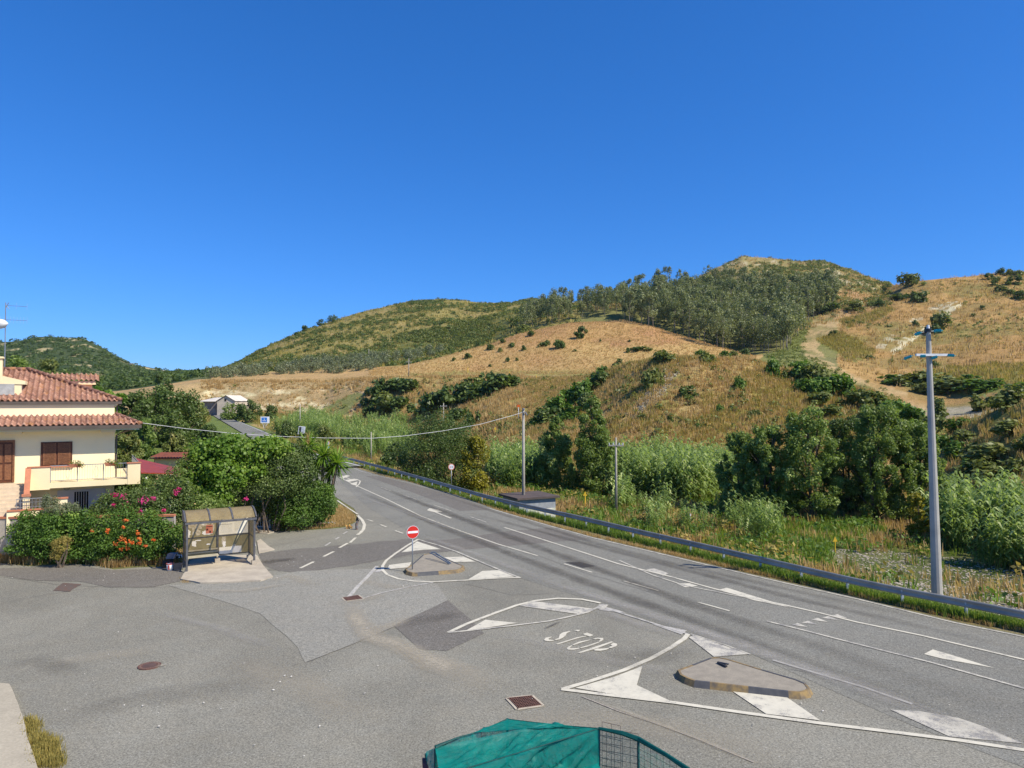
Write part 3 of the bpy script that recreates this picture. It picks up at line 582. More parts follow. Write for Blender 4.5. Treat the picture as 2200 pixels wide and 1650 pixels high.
stains('worn_asphalt', [([(1110, 1232), (1300, 1290), (1480, 1350), (1640, 1405), (1850, 1480), (2100, 1575), (2300, 1650)], (.4, .6), .6), ([(900, 1150), (1020, 1192), (1140, 1235), (1220, 1262)], (.3, .4), .45), ([(1280, 1310), (1400, 1352), (1470, 1372)], .5, .4), ([(760, 1062), (900, 1112), (1050, 1165)], .3, .35), ([(330, 1315), (480, 1355), (600, 1400)], (.3, .35), .35), ([(1060, 1360), (1300, 1420), (1500, 1460)], .4, .25)], .0500, SG_)
# ================================================================ VEGETATION
def unit(v): return v/(np.linalg.norm(v, axis=1, keepdims=True)+1e-9)
def leafcloud(C, R, n, size, seed=0, up=.35, shell=.35, asp=.6, var=.45, droop=0.0, gap=.25, ctint=.2):
    r = np.random.default_rng(seed); C = np.asarray(C, float); R = np.asarray(R, float)
    if R.ndim == 1: R = np.repeat(R[:, None], 3, 1)
    p = (R.prod(1))**(2/3.); p = p/p.sum(); k = r.choice(len(C), n, p=p)
    d = unit(r.normal(size=(n, 3))); q = (shell+(1-shell)*r.random(n))**.5
    q = q*(1+.55*(r.random(n)**3))            # a few leaves stick out of each clump
    P = C[k]+d*R[k]*q[:, None]
    nm = unit(d*.75+np.array([0, 0, up])+r.normal(size=(n, 3))*.55)
    t = unit(np.cross(nm, r.normal(size=(n, 3)))); t[:, 2] -= droop; t = unit(t); b = unit(np.cross(nm, t))
    s = (size*(1-var/2+var*r.random(n)))[:, None]
    V = np.stack([P-t*s*.5, P+b*s*asp*.5, P+t*s*.5, P-b*s*asp*.5], 1).reshape(-1, 3)
    F = np.arange(4*n).reshape(n, 4)
    ct = r.normal(size=len(C))*ctint
    tn = np.clip(.45+ct[k]+r.normal(size=n)*.17, 0, 1)
    return V, F, np.repeat(tn, 4)
def merge(parts):
    V = []; F = []; T = []; o = 0
    for v, f, t in parts: V.append(v); F.append(f+o); T.append(t); o += len(v)
    return np.concatenate(V), np.concatenate(F), np.concatenate(T)
m_bark = surf('bark', (.16, .12, .085), (.09, .07, .05), scale=6, rough=.95, bmp=.02)
m_bark_p = surf('pale_bark', (.36, .31, .25), (.20, .17, .13), scale=3, rough=.9)
def LMk(name, c1, c2, c3=None, k=1.55, **kw):
    f = lambda c: tuple(min(.85, x*q) for x, q in zip(c, (k*1.04, k, k*.82))) if c else None
    return leafmat(name, f(c1), f(c2), f(c3), **kw)
LM = {
 'euc': LMk('eucalyptus_leaves', (.050, .070, .034), (.180, .210, .105), (.24, .26, .15), k=1.5, trans=.3),
 'olive': LMk('olive_leaves', (.065, .085, .050), (.165, .190, .125), trans=.3),
 'dark': LMk('dark_leaves', (.030, .052, .016), (.085, .130, .034), (.15, .19, .07), k=1.6, trans=.3),
 'poplar': LMk('poplar_leaves', (.040, .070, .018), (.130, .185, .050), (.26, .31, .13), k=1.9, trans=.4),
 'bright': LMk('bright_leaves', (.060, .125, .018), (.160, .270, .040), (.32, .40, .10), k=1.35, trans=.42),
 'laurel': LMk('glossy_leaves', (.034, .078, .014), (.100, .180, .030), (.18, .26, .06), k=1.45, trans=.32, rough=.55),
 'yellow': LMk('yellow_leaves', (.13, .14, .02), (.30, .28, .03), k=1.2, trans=.35),
 'scrub': LMk('scrub_leaves', (.050, .074, .020), (.140, .165, .048), (.20, .19, .07), k=1.65, trans=.28),
 'reed': LMk('reed_leaves', (.035, .075, .022), (.240, .330, .125), (.42, .46, .26), k=1.5, trans=.45),
 'dry': leafmat('dry_grass', (.34, .22, .085), (.60, .42, .19), (.68, .54, .30), trans=.35, rough=.8),
 'drygreen': LMk('drying_grass', (.15, .15, .045), (.38, .31, .11), k=1.2, trans=.35, rough=.8),
 'grass': LMk('green_grass', (.065, .115, .018), (.165, .250, .045), (.32, .30, .10), k=1.4, trans=.4),
 'pink': leafmat('pink_petals', (.55, .03, .16), (.80, .08, .32), trans=.4), 'orange': leafmat('orange_petals', (.80, .17, .03), (.9, .30, .08), trans=.4),
}
def finish(name, parts, mat, parent, org):
    V, F, T = merge(parts); return npmesh(name, V-np.array(org), F, mat, parent=parent, tint=T)
def crown_clumps(r, H, W, base, nc, shape='round', cr=.3):
    C = []; R = []
    for i in range(nc):
        t = r.random()
        if shape == 'round': pr = max(.25, math.sin(math.pi*min(.97, .2+.8*t)))**.5
        elif shape == 'cone': pr = (1-t)**.55*min(1, t*5+.7)
        elif shape == 'column': pr = .75+.25*math.sin(t*9+i)
        elif shape == 'bush': pr = math.cos(t*math.pi/2*.92)**.7
        elif shape == 'umbrella': pr = 1.0 if t > .5 else .35
        elif shape == 'open': pr = .55+.45*math.sin(t*math.pi)
        a = r.uniform(0, 6.283); q = (r.random()**.42)*.92*pr*W/2
        c = W*cr*r.uniform(.35, 1.15)*(.6 if shape == 'cone' and t > .7 else 1)*.5
        zz = base+(H-base)*(.06+.9*t)-c*.5
        C.append((math.cos(a)*q, math.sin(a)*q, zz)); R.append((c*r.uniform(.7, 1), c*r.uniform(.7, 1), c*r.uniform(.6, 1.25)))
    return C, R
def tree(name, label, cat, loc, H, W, base=.25, nc=40, nl=4000, ls=.2, mat='dark', shape='round', cr=.3, trunk=.16, bark=None, seed=1, stems=1, group=None, lean=0, wood=True, **kw):
    r = random.Random(seed); root = empty(name, loc, 0, label, cat, group)
    C, R = crown_clumps(r, H, W, H*base, nc, shape, cr)
    if lean: C = [(c[0]+lean*c[2], c[1], c[2]) for c in C]
    V, F, T = leafcloud(C, R, nl, ls, seed, **kw)
    npmesh('crown', V, F, LM[mat], parent=root, tint=T)
    if wood:
        mb = MB()
        for s in range(stems):
            ox = r.uniform(-.06, .06)*W*(stems > 1); oy = r.uniform(-.06, .06)*W*(stems > 1); top = r.choice(C)
            tx = ox+lean*H*.7+r.uniform(-.05, .05)*W*(1+stems); ty = oy+r.uniform(-.08, .08)*W
            pts = [(ox*.6, oy*.6, -.3), (ox, oy, H*base*.5), ((ox+tx)/2+r.uniform(-.1, .1), (oy+ty)/2, H*(base+.2)), (tx, ty, H*.86)]
            mb.tube(pts, [trunk*1.15, trunk*.9, trunk*.6, trunk*.12], 7)
            for k in range(min(9, nc)):
                c = r.choice(C); t = r.uniform(.35, .75); z0 = max(H*base*.6, c[2]-H*.22); f = min(1, z0/(H*.86))
                p0 = (ox*(1-f)+tx*f, oy*(1-f)+ty*f, z0)
                mb.tube([p0, ((p0[0]+c[0])/2, (p0[1]+c[1])/2, (p0[2]+c[2])/2-.1), c], [trunk*.38, trunk*.25, trunk*.06], 5)
        mb.v = [(a+loc[0], b+loc[1], c+loc[2]) for a, b, c in mb.v]
        mb.build('trunk', bark or m_bark, root, smooth=True)
    return root
def put(o, x, y, z, s=1.0, rz=0.0, sz=None):
    o.location = (x, y, z); o.rotation_euler = (0, 0, rz); o.scale = (s, s, sz or s); return o
def bushpx(name, label, cat, blobs, nl, ls, mat, zg=0.0, seed=1, extra=(), stem=True, depth=1.0, sub=5, group=None, bark=None, **kw):
    """a bush described by the bulges of its outline: (px, py, D, rx, ry) in picture units at real distance D"""
    r = random.Random(seed); C = []; R = []; gx, gd = [], []
    for (px, py, D, rx, ry) in blobs:
        X, Y, Z = at(px, py, D); wx = rx*D/FPX; wz = ry*D/FPX; gx.append(X); gd.append(Y)
        C.append((X, Y, Z)); R.append((wx*.82, wx*.82*depth, wz*.82))
        for k in range(sub):
            a = r.uniform(0, 6.283); b = r.uniform(-.6, 1.2); cb = math.cos(b)
            C.append((X+math.cos(a)*cb*wx*.68, Y+math.sin(a)*cb*wx*.68*depth, Z+math.sin(b)*wz*.66)); q = r.uniform(.24, .42); R.append((wx*q, wx*q, wz*q*1.0))
    bx = sum(gx)/len(gx); by = sum(gd)/len(gd); root = empty(name, (bx, by, zg), 0, label, cat, group)
    V, F, T = leafcloud(C, R, nl, ls, seed, **kw); k = V.reshape(-1, 4, 3).min(1)[:, 2] > zg-.05
    V = V.reshape(-1, 4, 3)[k].reshape(-1, 3); T = T.reshape(-1, 4)[k].ravel(); F = np.arange(len(V)).reshape(-1, 4)
    npmesh('foliage', V-np.array([bx, by, zg]), F, LM[mat], parent=root, tint=T)
    if stem:
        mb = MB()
        for (px, py, D, rx, ry) in blobs:
            X, Y, Z = at(px, py, D)
            for k in range(1):
                mb.tube([(X*.5+bx*.5+r.uniform(-.2, .2), Y*.6+by*.4, zg-.1), (X+r.uniform(-.2, .2), Y, (Z+zg)/2), (X+r.uniform(-.4, .4), Y, Z)], [.06, .04, .015], 5)
        mb.build('stems', bark or m_bark, root)
    for (nm, mt, n_, sz, spots) in extra:     # flowers: clusters at outline positions
        for (px, py, D, rp) in spots:
            c = at(px, py, D); w_ = rp*1.1*D/FPX
            v, f, t = leafcloud([c], [(w_, w_*.5, w_*.8)], n_, sz, seed+int(px)+3, shell=.1, asp=.9, up=.1); npmesh(nm, v-np.array((bx, by, zg)), f, LM[mt], parent=root, tint=t)
    return root
# ---------------------------------------------------------------- garden along the yard, left
W1 = 36.9
bushpx('creeper_hedge', 'leafy green creeper hedge at the far left hanging over the garden wall', 'hedge', [(45, 1145, 36.0, 30, 34), (72, 1122, 36.0, 36, 30), (108, 1135, 36.1, 40, 38), (150, 1142, 36.2, 40, 40), (178, 1128, 36.4, 30, 40), (130, 1110, 36.2, 38, 20), (95, 1156, 35.9, 42, 24), (60, 1158, 35.9, 30, 20), (50, 1178, 35.8, 34, 18), (105, 1184, 35.8, 40, 18), (160, 1186, 35.9, 40, 18)], 17000, .115, 'laurel', .1, 3)
bushpx('trumpet_vine', 'dense green trumpet vine mound dotted with orange flowers beside the bus shelter', 'flowering vine', [(215, 1140, 36.4, 45, 44), (262, 1130, 36.3, 48, 50), (310, 1140, 36.2, 45, 48), (345, 1150, 36.2, 36, 40), (240, 1165, 36.0, 50, 26), (310, 1170, 36.0, 48, 22), (375, 1160, 36.4, 26, 34), (210, 1187, 36.0, 40, 18), (270, 1190, 36.0, 44, 16), (335, 1190, 36.1, 44, 16), (190, 1160, 36.2, 30, 30)], 20000, .115, 'laurel', .05, 5,
  extra=[('orange_flower_cluster', 'orange', 26, .09, [(198, 1141, 35.6, 5), (232, 1140, 35.1, 6), (270, 1118, 35.1, 5), (296, 1145, 35, 5), (262, 1158, 34.9, 7), (275, 1163, 34.9, 8), (250, 1168, 35, 6), (300, 1157, 34.9, 6), (260, 1180, 35, 5), (275, 1178, 35, 5), (312, 1173, 35, 4), (330, 1160, 35, 3), (265, 1133, 35, 3), (285, 1166, 34.9, 4), (298, 1167, 34.9, 4)])])
bushpx('bougainvillea', 'tall green bougainvillea with magenta flower clusters in front of the cream house', 'flowering shrub', [(235, 1090, 38.2, 38, 34), (275, 1075, 38.4, 42, 30), (320, 1085, 38, 45, 36), (360, 1090, 38.4, 45, 45), (395, 1080, 39, 30, 50), (350, 1050, 39.5, 40, 28), (215, 1110, 37.6, 30, 30)], 14000, .12, 'dark', .3, 7,
  extra=[('magenta_flower_cluster', 'pink', 34, .1, [(248, 1063, 37.4, 6), (264, 1066, 37.4, 8), (309, 1074, 36.9, 10), (328, 1071, 37, 7), (272, 1086, 37.1, 9), (245, 1085, 37.1, 4), (283, 1097, 36.9, 7), (300, 1100, 36.9, 9), (352, 1097, 37.1, 4), (377, 1058, 38.2, 7), (343, 1134, 36.9, 5), (366, 1133, 36.9, 6), (445, 1098, 38.5, 6), (528, 1072, 41, 6), (385, 1050, 38.5, 4)])])
bushpx('tamarisk_shrub', 'feathery grey green shrub rising above the hedge before the cream garden wall', 'shrub', [(108, 1088, 36.2, 20, 24), (135, 1098, 36.2, 26, 18), (158, 1095, 36.3, 16, 16), (100, 1072, 36.2, 10, 12)], 3800, .14, 'olive', .4, 11, asp=.22, shell=.1)
bushpx('broom_plant', 'pale dry feathery plant at the road edge below the hedge', 'plant', [(130, 1172, 34.9, 20, 20), (120, 1192, 34.9, 14, 14), (140, 1160, 35.0, 14, 12)], 1900, .12, 'drygreen', .0, 12, asp=.2, shell=.1)
bushpx('fig_tree', 'large bright green leafy tree behind the bus shelter with broad leaves', 'tree', [(440, 975, 43, 42, 36), (490, 965, 43, 48, 34), (545, 968, 43.4, 50, 34), (590, 960, 44, 40, 26), (430, 1020, 42.4, 40, 42), (480, 1020, 42, 46, 44), (425, 1060, 42, 36, 28), (530, 1010, 43, 40, 30), (465, 1065, 41.8, 35, 24)], 15000, .2, 'bright', .2, 15, asp=.8)
bushpx('privet_tree', 'dark olive green dense tree in front of the broad leaved tree', 'tree', [(560, 1010, 44, 42, 32), (600, 1000, 44.5, 50, 36), (645, 1010, 45, 40, 36), (600, 1075, 45.2, 44, 32), (565, 1085, 45, 30, 26), (650, 1050, 45.6, 40, 28), (560, 1045, 43.5, 44, 30), (610, 1040, 44.2, 50, 30), (640, 975, 46, 35, 26), (525, 1040, 43.5, 26, 34), (515, 1075, 43.6, 30, 25)], 23000, .13, 'dark', .1, 17)
bushpx('laurel_bush', 'big rounded glossy green bush on the road corner', 'bush', [(620, 1080, 45.4, 42, 40), (662, 1070, 45.8, 46, 44), (695, 1085, 46, 30, 42), (640, 1108, 45.2, 50, 28), (605, 1105, 45.2, 28, 30), (690, 1060, 46.4, 30, 26)], 17000, .135, 'laurel', .0, 19)
bushpx('garden_vine', 'loose light green vine growing between the red awning and the leafy tree', 'vine', [(375, 1025, 40.5, 26, 28), (400, 1005, 42, 22, 28), (355, 1040, 40, 20, 18), (400, 1050, 40.8, 26, 24), (318, 1050, 40.5, 22, 26), (335, 1075, 40, 26, 20), (440, 1085, 39.5, 40, 24), (480, 1090, 40, 26, 16)], 5200, .13, 'poplar', .3, 23, shell=.15)
bushpx('shade_fill_shrub', 'dark leafy mass added for the shade behind the white gate', 'shrub', [(520, 1105, 47, 30, 26), (560, 1110, 47.5, 32, 24), (590, 1100, 47.5, 30, 34), (545, 1080, 47, 40, 24), (480, 1110, 45, 30, 26), (505, 1125, 46, 26, 16)], 9000, .15, 'dark', .0, 27)  # added to fill the gap under the tree with the darkness of shade
bushpx('shade_backdrop_shrub', 'dark shrub backdrop added for the shade behind the red awning', 'shrub', [(262, 1040, 47, 26, 30), (300, 1030, 48, 30, 24), (340, 1040, 48, 30, 30), (290, 1075, 46, 34, 26), (380, 1045, 48, 30, 26)], 6500, .17, 'dark', .0, 29)  # dark backdrop added where the yard under the balcony lies in shade
# yucca with several heads
def yucca():
    b = G(700, 1120); b = ((690-1100)/FPX*47.2, 47.2, 0); root = empty('yucca', (b[0], b[1], 0), 0, 'tall yucca with spiky leaf heads rising beside the main road', 'yucca')
    rr = np.random.default_rng(4); P = []; mb = MB(); k = 0
    for (px, py, s) in [(662, 963, 1.0), (695, 980, 1.05), (724, 995, 1.1), (680, 1003, .8), (708, 1015, .85), (650, 985, .8)]:
        c = np.array(at(px, py, 46.6+.25*k)); k += 1; n = 170
        d = unit(rr.normal(size=(n, 3))*np.array([1, 1, .75])+np.array([0, 0, .25])); L = s*(.95+.35*rr.random(n))[:, None]
        dn = d.copy(); dn[:, 2] -= .35; side = unit(np.cross(d, np.array([0, 0, 1.]))+rr.normal(size=(n, 3))*.2)*.045
        mid = c+d*L*.55; tip = c+d*L*.6+unit(dn)*L*.45
        V = np.stack([c-side*.8+d*.05, c+side*.8+d*.05, mid+side, mid-side], 1).reshape(-1, 3); V2 = np.stack([mid-side, mid+side, tip+side*.1, tip-side*.1], 1).reshape(-1, 3)
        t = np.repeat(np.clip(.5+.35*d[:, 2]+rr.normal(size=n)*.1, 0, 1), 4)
        P.append((V, np.arange(4*n).reshape(n, 4), t)); P.append((V2, np.arange(4*n).reshape(n, 4), t))
        mb.tube([(b[0]+rr.normal()*.2, b[1]+rr.normal()*.2, -.1), (c[0]*.7+b[0]*.3, c[1]*.7+b[1]*.3, c[2]*.55), tuple(c)], [.16, .12, .09], 7)
    finish('leaves', P, LM['bright'], root, (b[0], b[1], 0)); mb.build('trunks', m_bark, root, smooth=True)
    mb = MB(); c = at(660, 944, 46.5); V, F, T = leafcloud([c], [(.16, .16, .45)], 260, .09, 3, shell=.1)
    npmesh('blossom', V-np.array([b[0], b[1], 0]), F, LM['dry'], parent=root, tint=T)
yucca()
# ---------------------------------------------------------------- trees between house and road, and behind the house
def zt(x, y): return tz(x, y)
def placed(px, D):
    X = (px-1100)/FPX*D; return X, D, tz(X, D)
def ptree(name, label, cat, px, D, ytop, wpx, sink=.2, **kw):
    X, Y, Z = placed(px, D); ztop = at(px, ytop, D)[2]; H = ztop-Z+sink
    return tree(name, label, cat, (X, Y, Z-sink), H, wpx*D/FPX, **kw)
i = 30
for (px, D, yt, wp, mt, nm, lb, cat) in [
  (285, 104, 838, 95, 'dark', 'oak_tree', 'dark round oak left of the oak row, close behind the house roof', 'oak'), (335, 112, 832, 110, 'dark', 'oak_tree', 'second wide dark oak behind the house, between two others', 'oak'),
  (392, 118, 838, 100, 'dark', 'oak_tree', 'dense dark oak behind the small ochre hut', 'oak'), (418, 124, 866, 70, 'scrub', 'oak_tree', 'lower olive green oak nearest the barn road', 'oak'),
  (350, 150, 800, 60, 'dark', 'oak_tree', 'small dark oak whose top rises above the oak row', 'oak'), (310, 84, 895, 50, 'poplar', 'poplar_sapling', 'light green sapling before the dark oaks', 'sapling'),
  (452, 106, 912, 46, 'dark', 'roadside_bush', 'dark bush on the verge where the far road disappears', 'bush'), (275, 76, 925, 60, 'scrub', 'garden_bush', 'dark bush right behind the cream house corner', 'bush'), (380, 88, 930, 60, 'scrub', 'meadow_bush', 'low green bush in the meadow above the ochre hut', 'bush')]:
    i += 1; ptree(nm, lb, cat, px, D, yt, wp, base=.05, nc=50, nl=6500, ls=.42 if D > 95 else .28, mat=mt, shape='round', cr=.34, seed=i)
ptree('stone_pine', 'umbrella shaped bright green pine behind the house roof end', 'pine', 232, 62, 826, 62, base=.55, nc=30, nl=4500, ls=.25, mat='bright', shape='umbrella', cr=.3, seed=50)
for k, (px, D, yt, wp, mt) in enumerate([(-10, 82, 762, 80, 'olive'), (45, 84, 760, 90, 'poplar'), (95, 86, 765, 70, 'scrub'), (140, 80, 785, 60, 'poplar'), (200, 95, 800, 60, 'dark')]):
    ptree('garden_tree', ['grey green tree at the left edge behind the chimney', 'tall light green tree behind the tiled roof ridge', 'olive brown tree behind the tiled roof', 'low light green tree over the roof slope', 'dark tree beyond the rear roof wing'][k], 'tree', px, D, yt, wp, base=.1, nc=36, nl=4000, ls=.36, mat=mt, cr=.34, seed=60+k)
ptree('walnut_tree', 'round green tree beside the pale barn, left one', 'tree', 500, 206, 862, 45, base=.1, nc=26, nl=2200, ls=.55, mat='poplar', cr=.36, seed=71)
ptree('walnut_tree', 'larger dark green tree on the field edge right of the barn', 'tree', 535, 196, 856, 56, base=.2, nc=30, nl=2600, ls=.5, mat='dark', cr=.34, seed=72)
ptree('round_bush', 'lone round bush on the grass below the pale cliff', 'bush', 585, 205, 866, 30, base=.0, nc=16, nl=1200, ls=.5, mat='dark', shape='bush', cr=.5, seed=73, wood=False)
# ---------------------------------------------------------------- valley beyond the guardrail
ptree('juniper_tree', 'huge dark green spreading bush tree behind the guardrail', 'tree', 945, 80, 880, 205, base=.0, nc=150, nl=34000, ls=.25, mat='dark', shape='round', cr=.27, seed=81, stems=4, asp=.35)
ptree('yellowing_bush', 'yellow green bush beside the huge dark one', 'bush', 1022, 78, 935, 72, base=.02, nc=40, nl=6500, ls=.26, mat='yellow', shape='bush', cr=.4, seed=82, stems=3)
ptree('alder_tree', 'slender dark green tree left of its taller neighbour in the reed gap', 'tree', 1197, 82, 888, 98, base=.06, nc=110, nl=16000, ls=.25, mat='poplar', shape='cone', cr=.26, seed=83)
ptree('alder_tree', 'tall dark green tree in the reed gap behind the wooden pole', 'tree', 1272, 79, 840, 118, base=.06, nc=150, nl=22000, ls=.25, mat='poplar', shape='cone', cr=.24, seed=84)
for k, (px, D, yt, wp, mt) in enumerate([(1590, 66, 925, 105, 'poplar'), (1645, 63, 905, 115, 'poplar'), (1735, 62, 866, 150, 'poplar'), (1820, 65, 890, 130, 'dark'), (1888, 61, 860, 150, 'poplar'), (1962, 61, 898, 125, 'poplar')]):
    ptree('poplar_tree', ['smallest left tree of the valley tree row beside the reeds', 'low broad tree second from the left in the valley row', 'tall full tree in the left half of the valley row', 'darker tree in the middle of the valley row, set back', 'tallest tree of the valley row with pale shining leaves', 'last tree of the valley row behind the grey pylon pole'][k], 'tree', px, D, yt, wp, base=.05, nc=190, nl=23000, ls=.21, mat=mt, shape='round', cr=.19, seed=90+k, stems=2, trunk=.2, shell=.3)
ptree('alder_sapling', 'bright yellow green sapling left of the grey pylon pole', 'sapling', 1968, 54, 1052, 62, base=.02, nc=30, nl=3600, ls=.2, mat='yellow', shape='bush', cr=.34, seed=98, trunk=.06)
i = 100
for (px, D, yt, wp, mt, lb) in [(760, 128, 930, 60, 'dark', 'dark green bush between reeds above the far guardrail'), (700, 132, 915, 55, 'scrub', 'olive bush beside the dark roadside hoarding'), (620, 140, 905, 50, 'dark', 'dark bush on the verge right of the blue hoarding'), (660, 122, 925, 70, 'scrub', 'wide olive bush below the dark hoarding'), (850, 100, 950, 60, 'dark', 'dark bush left of the huge spreading one')]:
    i += 1; ptree('verge_bush', lb, 'bush', px, D, yt, wp, base=.0, nc=22, nl=2600, ls=.36, mat=mt, shape='bush', cr=.4, seed=i, wood=False)
# reeds: clumps of canes with drooping blades
def reed_clump(r, h, n=8, w=.85):
    V = []; T = []
    for c in range(n):
        x = r.normal()*w*.5; y = r.normal()*w*.5; hh = h*(.65+.4*r.random()); lx = r.normal()*.12; ly = r.normal()*.12; tb = r.random()*.9-.3
        nb = 11
        for k in range(nb):
            t = .22+.78*k/nb; px = x+lx*hh*t; py = y+ly*hh*t; pz = hh*t; a = r.random()*6.283; L = .85*(1.15-t*.4)*h/4.5; ca, sa = math.cos(a), math.sin(a)
            wd = .085; ux, uy = -sa*wd, ca*wd; mx, my, mz = px+ca*L*.45, py+sa*L*.45, pz+L*.38; ex, ey, ez = px+ca*L, py+sa*L, pz+L*.05
            V += [(px-ux*.6, py-uy*.6, pz), (px+ux*.6, py+uy*.6, pz), (mx+ux, my+uy, mz), (mx-ux, my-uy, mz), (mx-ux, my-uy, mz), (mx+ux, my+uy, mz), (ex+ux*.2, ey+uy*.2, ez), (ex-ux*.2, ey-uy*.2, ez)]
            tt = min(1, max(0, tb+.4*t+r.normal()*.14)); T += [tt]*8
        V += [(x-.02, y, 0), (x+.02, y, 0), (x+lx*hh+.01, y+ly*hh, hh), (x+lx*hh-.01, y+ly*hh, hh)]; T += [.6]*4
    return np.array(V), np.arange(len(V)).reshape(-1, 4), np.array(T)
def clumpstuff(name, pts, protos, smin, smax, mat, seed=0, zoff=-.1):
    r = np.random.default_rng(seed); Vs = []; Ts = []
    which = r.integers(0, len(protos), len(pts))
    for w_ in range(len(protos)):
        P = pts[which == w_]
        if len(P) == 0: continue
        V, F, T = protos[w_]; a = r.random(len(P))*6.283; s = smin+(smax-smin)*r.random(len(P)); ca, sa = np.cos(a)*s, np.sin(a)*s
        X = V[None, :, 0]*ca[:, None]-V[None, :, 1]*sa[:, None]+P[:, None, 0]; Y = V[None, :, 0]*sa[:, None]+V[None, :, 1]*ca[:, None]+P[:, None, 1]
        Z = V[None, :, 2]*s[:, None]+P[:, None, 2]+zoff
        Vs.append(np.stack([X, Y, Z], -1).reshape(-1, 3)); Ts.append((T[None, :]+(r.random(len(P))[:, None]-.5)*.35).ravel())
    V = np.concatenate(Vs); T = np.clip(np.concatenate(Ts), 0, 1)
    o = npmesh(name, V, np.arange(len(V)).reshape(-1, 4), LM[mat], tint=T); tag(o, kind='stuff'); return o
rr = np.random.default_rng(12)
RP = [reed_clump(rr, 4.4) for _ in range(6)]
def region(polyXY, n, seed):
    """random ground points inside a real-world outline"""
    r = np.random.default_rng(seed); P = np.array(polyXY); lo = P.min(0); hi = P.max(0); out = []
    while len(out) < n:
        q = lo+(hi-lo)*r.random((n*2, 2)); k = pip(q[:, 0], q[:, 1], polyXY)
        for a in q[k]: out.append((a[0], a[1], tz(a[0], a[1])))
    return np.array(out[:n])
def rp(px, D): return ((px-1100)/FPX*D, D)
reedareas = [([rp(1040, 84), rp(1062, 99), rp(1180, 104), rp(1180, 84), rp(1110, 80)], 150, .75, 1.0), ([rp(1305, 78), rp(1310, 96), rp(1560, 92), rp(1590, 78), rp(1480, 70)], 300, .8, 1.15),
  ([rp(590, 150), rp(620, 190), rp(860, 170), rp(900, 120), rp(800, 108), rp(700, 135)], 330, .7, 1.0), ([rp(2015, 50), rp(2020, 66), rp(2420, 52), rp(2400, 40), rp(2100, 45)], 190, .75, 1.05),
  ([rp(1385, 58), rp(1400, 68), rp(1600, 64), rp(1700, 56), rp(1640, 52), rp(1500, 54)], 70, .35, .7), ([rp(1310, 66), rp(1320, 76), rp(1380, 76), rp(1400, 66)], 12, .4, .8), ([rp(900, 195), rp(905, 205), rp(780, 215), rp(640, 205), rp(650, 195)], 60, .6, 1.0)]
P = []
for k, (po, n_, a_, b_) in enumerate(reedareas): clumpstuff('reeds', (lambda q: q[fbm(q[:, 0]/3.2, q[:, 1]/3.2, 40+k, 3) > .43])(region(po, int(n_*1.5), 70+k)), RP, a_*.7, b_*1.12, 'reed', 5+k)
# ---------------------------------------------------------------- shrubs on the slopes: prototypes copied as things
def shrub_proto(name, mat, seed, ls=.3, nl=700, shape='bush', nc=14, H=1.6, W=2.4, wood=False, base=0.0, **kw):
    return tree(name, 'x', 'shrub', (0, 0, -50), H, W, base=base, nc=nc, nl=nl, ls=ls, mat=mat, shape=shape, cr=.45, seed=seed, wood=wood, trunk=.08, **kw)
PR = {}
def getp(key, maker):
    if key not in PR: PR[key] = [maker(), False]
    p = PR[key]
    if not p[1]: p[1] = True; return p[0]
    return copy_tree(p[0])
ORD = 'first second third fourth fifth sixth seventh eighth ninth tenth eleventh twelfth thirteenth fourteenth fifteenth sixteenth seventeenth eighteenth nineteenth twentieth twenty-first twenty-second twenty-third twenty-fourth twenty-fifth'.split()
def slope_shrubs(items, name, label, group, cat='shrub', mats=('scrub', 'dark', 'laurel'), seed=0, proto=None):
    r = random.Random(seed); order = sorted(range(len(items)), key=lambda q: items[q][0]); ws = sorted(q[2] for q in items)
    for q_, (px, py, wpx, hpx) in enumerate(items):
        h = hit(px, py, 28)
        if h is None: continue
        sz_ = 'small ' if wpx <= ws[len(ws)//3] else ('large ' if wpx > ws[2*len(ws)//3] else '')
        lab = sz_+label.replace('small ', '')+', '+ORD[order.index(q_)]+' from the left'
        m = r.choice(mats); v = r.randint(0, 2); key = (name, m, v)
        o = getp(key, lambda: shrub_proto(name, m, 200+v*7+len(PR), ls=.34))
        o.name = name; W = wpx*h[1]/FPX*1.28; Hh = hpx*h[1]/FPX*1.2
        o.location = (h[0], h[1], h[2]-.1); o.rotation_euler = (0, 0, r.uniform(0, 6.28)); o.scale = (W/2.4, W/2.4, Hh/1.6)
        tag(o, lab, cat, group)
slope_shrubs([(1404, 828, 42, 38), (1425, 778, 46, 24), (1478, 852, 42, 24), (1587, 835, 26, 22), (1520, 775, 34, 18), (1555, 772, 26, 16), (1660, 804, 28, 30), (1578, 765, 20, 12), (1600, 763, 20, 14), (1545, 885, 18, 14), (1622, 895, 26, 16), (1572, 855, 16, 10), (1505, 765, 24, 12), (1290, 815, 30, 22), (1300, 800, 24, 14), (1330, 785, 22, 14), (1690, 812, 24, 20), (1440, 905, 18, 12), (1500, 920, 16, 10), (1380, 900, 16, 12)], 'knoll_shrub', 'round green shrub on the dry grassy knoll', 'shrubs on the knoll', seed=2)
slope_shrubs([(1720, 815, 50, 34), (1745, 830, 55, 38), (1770, 850, 50, 34), (1760, 870, 60, 30), (1800, 850, 60, 40), (1840, 870, 60, 34), (1735, 845, 45, 30), (1880, 880, 55, 32), (1920, 895, 60, 34), (1960, 915, 60, 36), (2000, 930, 60, 40), (2015, 905, 40, 40), (1780, 895, 50, 26), (1860, 900, 60, 28), (1710, 800, 30, 22), (1990, 950, 50, 34)], 'gully_shrub', 'dark green shrub in the gully right of the knoll', 'shrubs in the knoll gully', mats=('laurel', 'scrub'), seed=3)
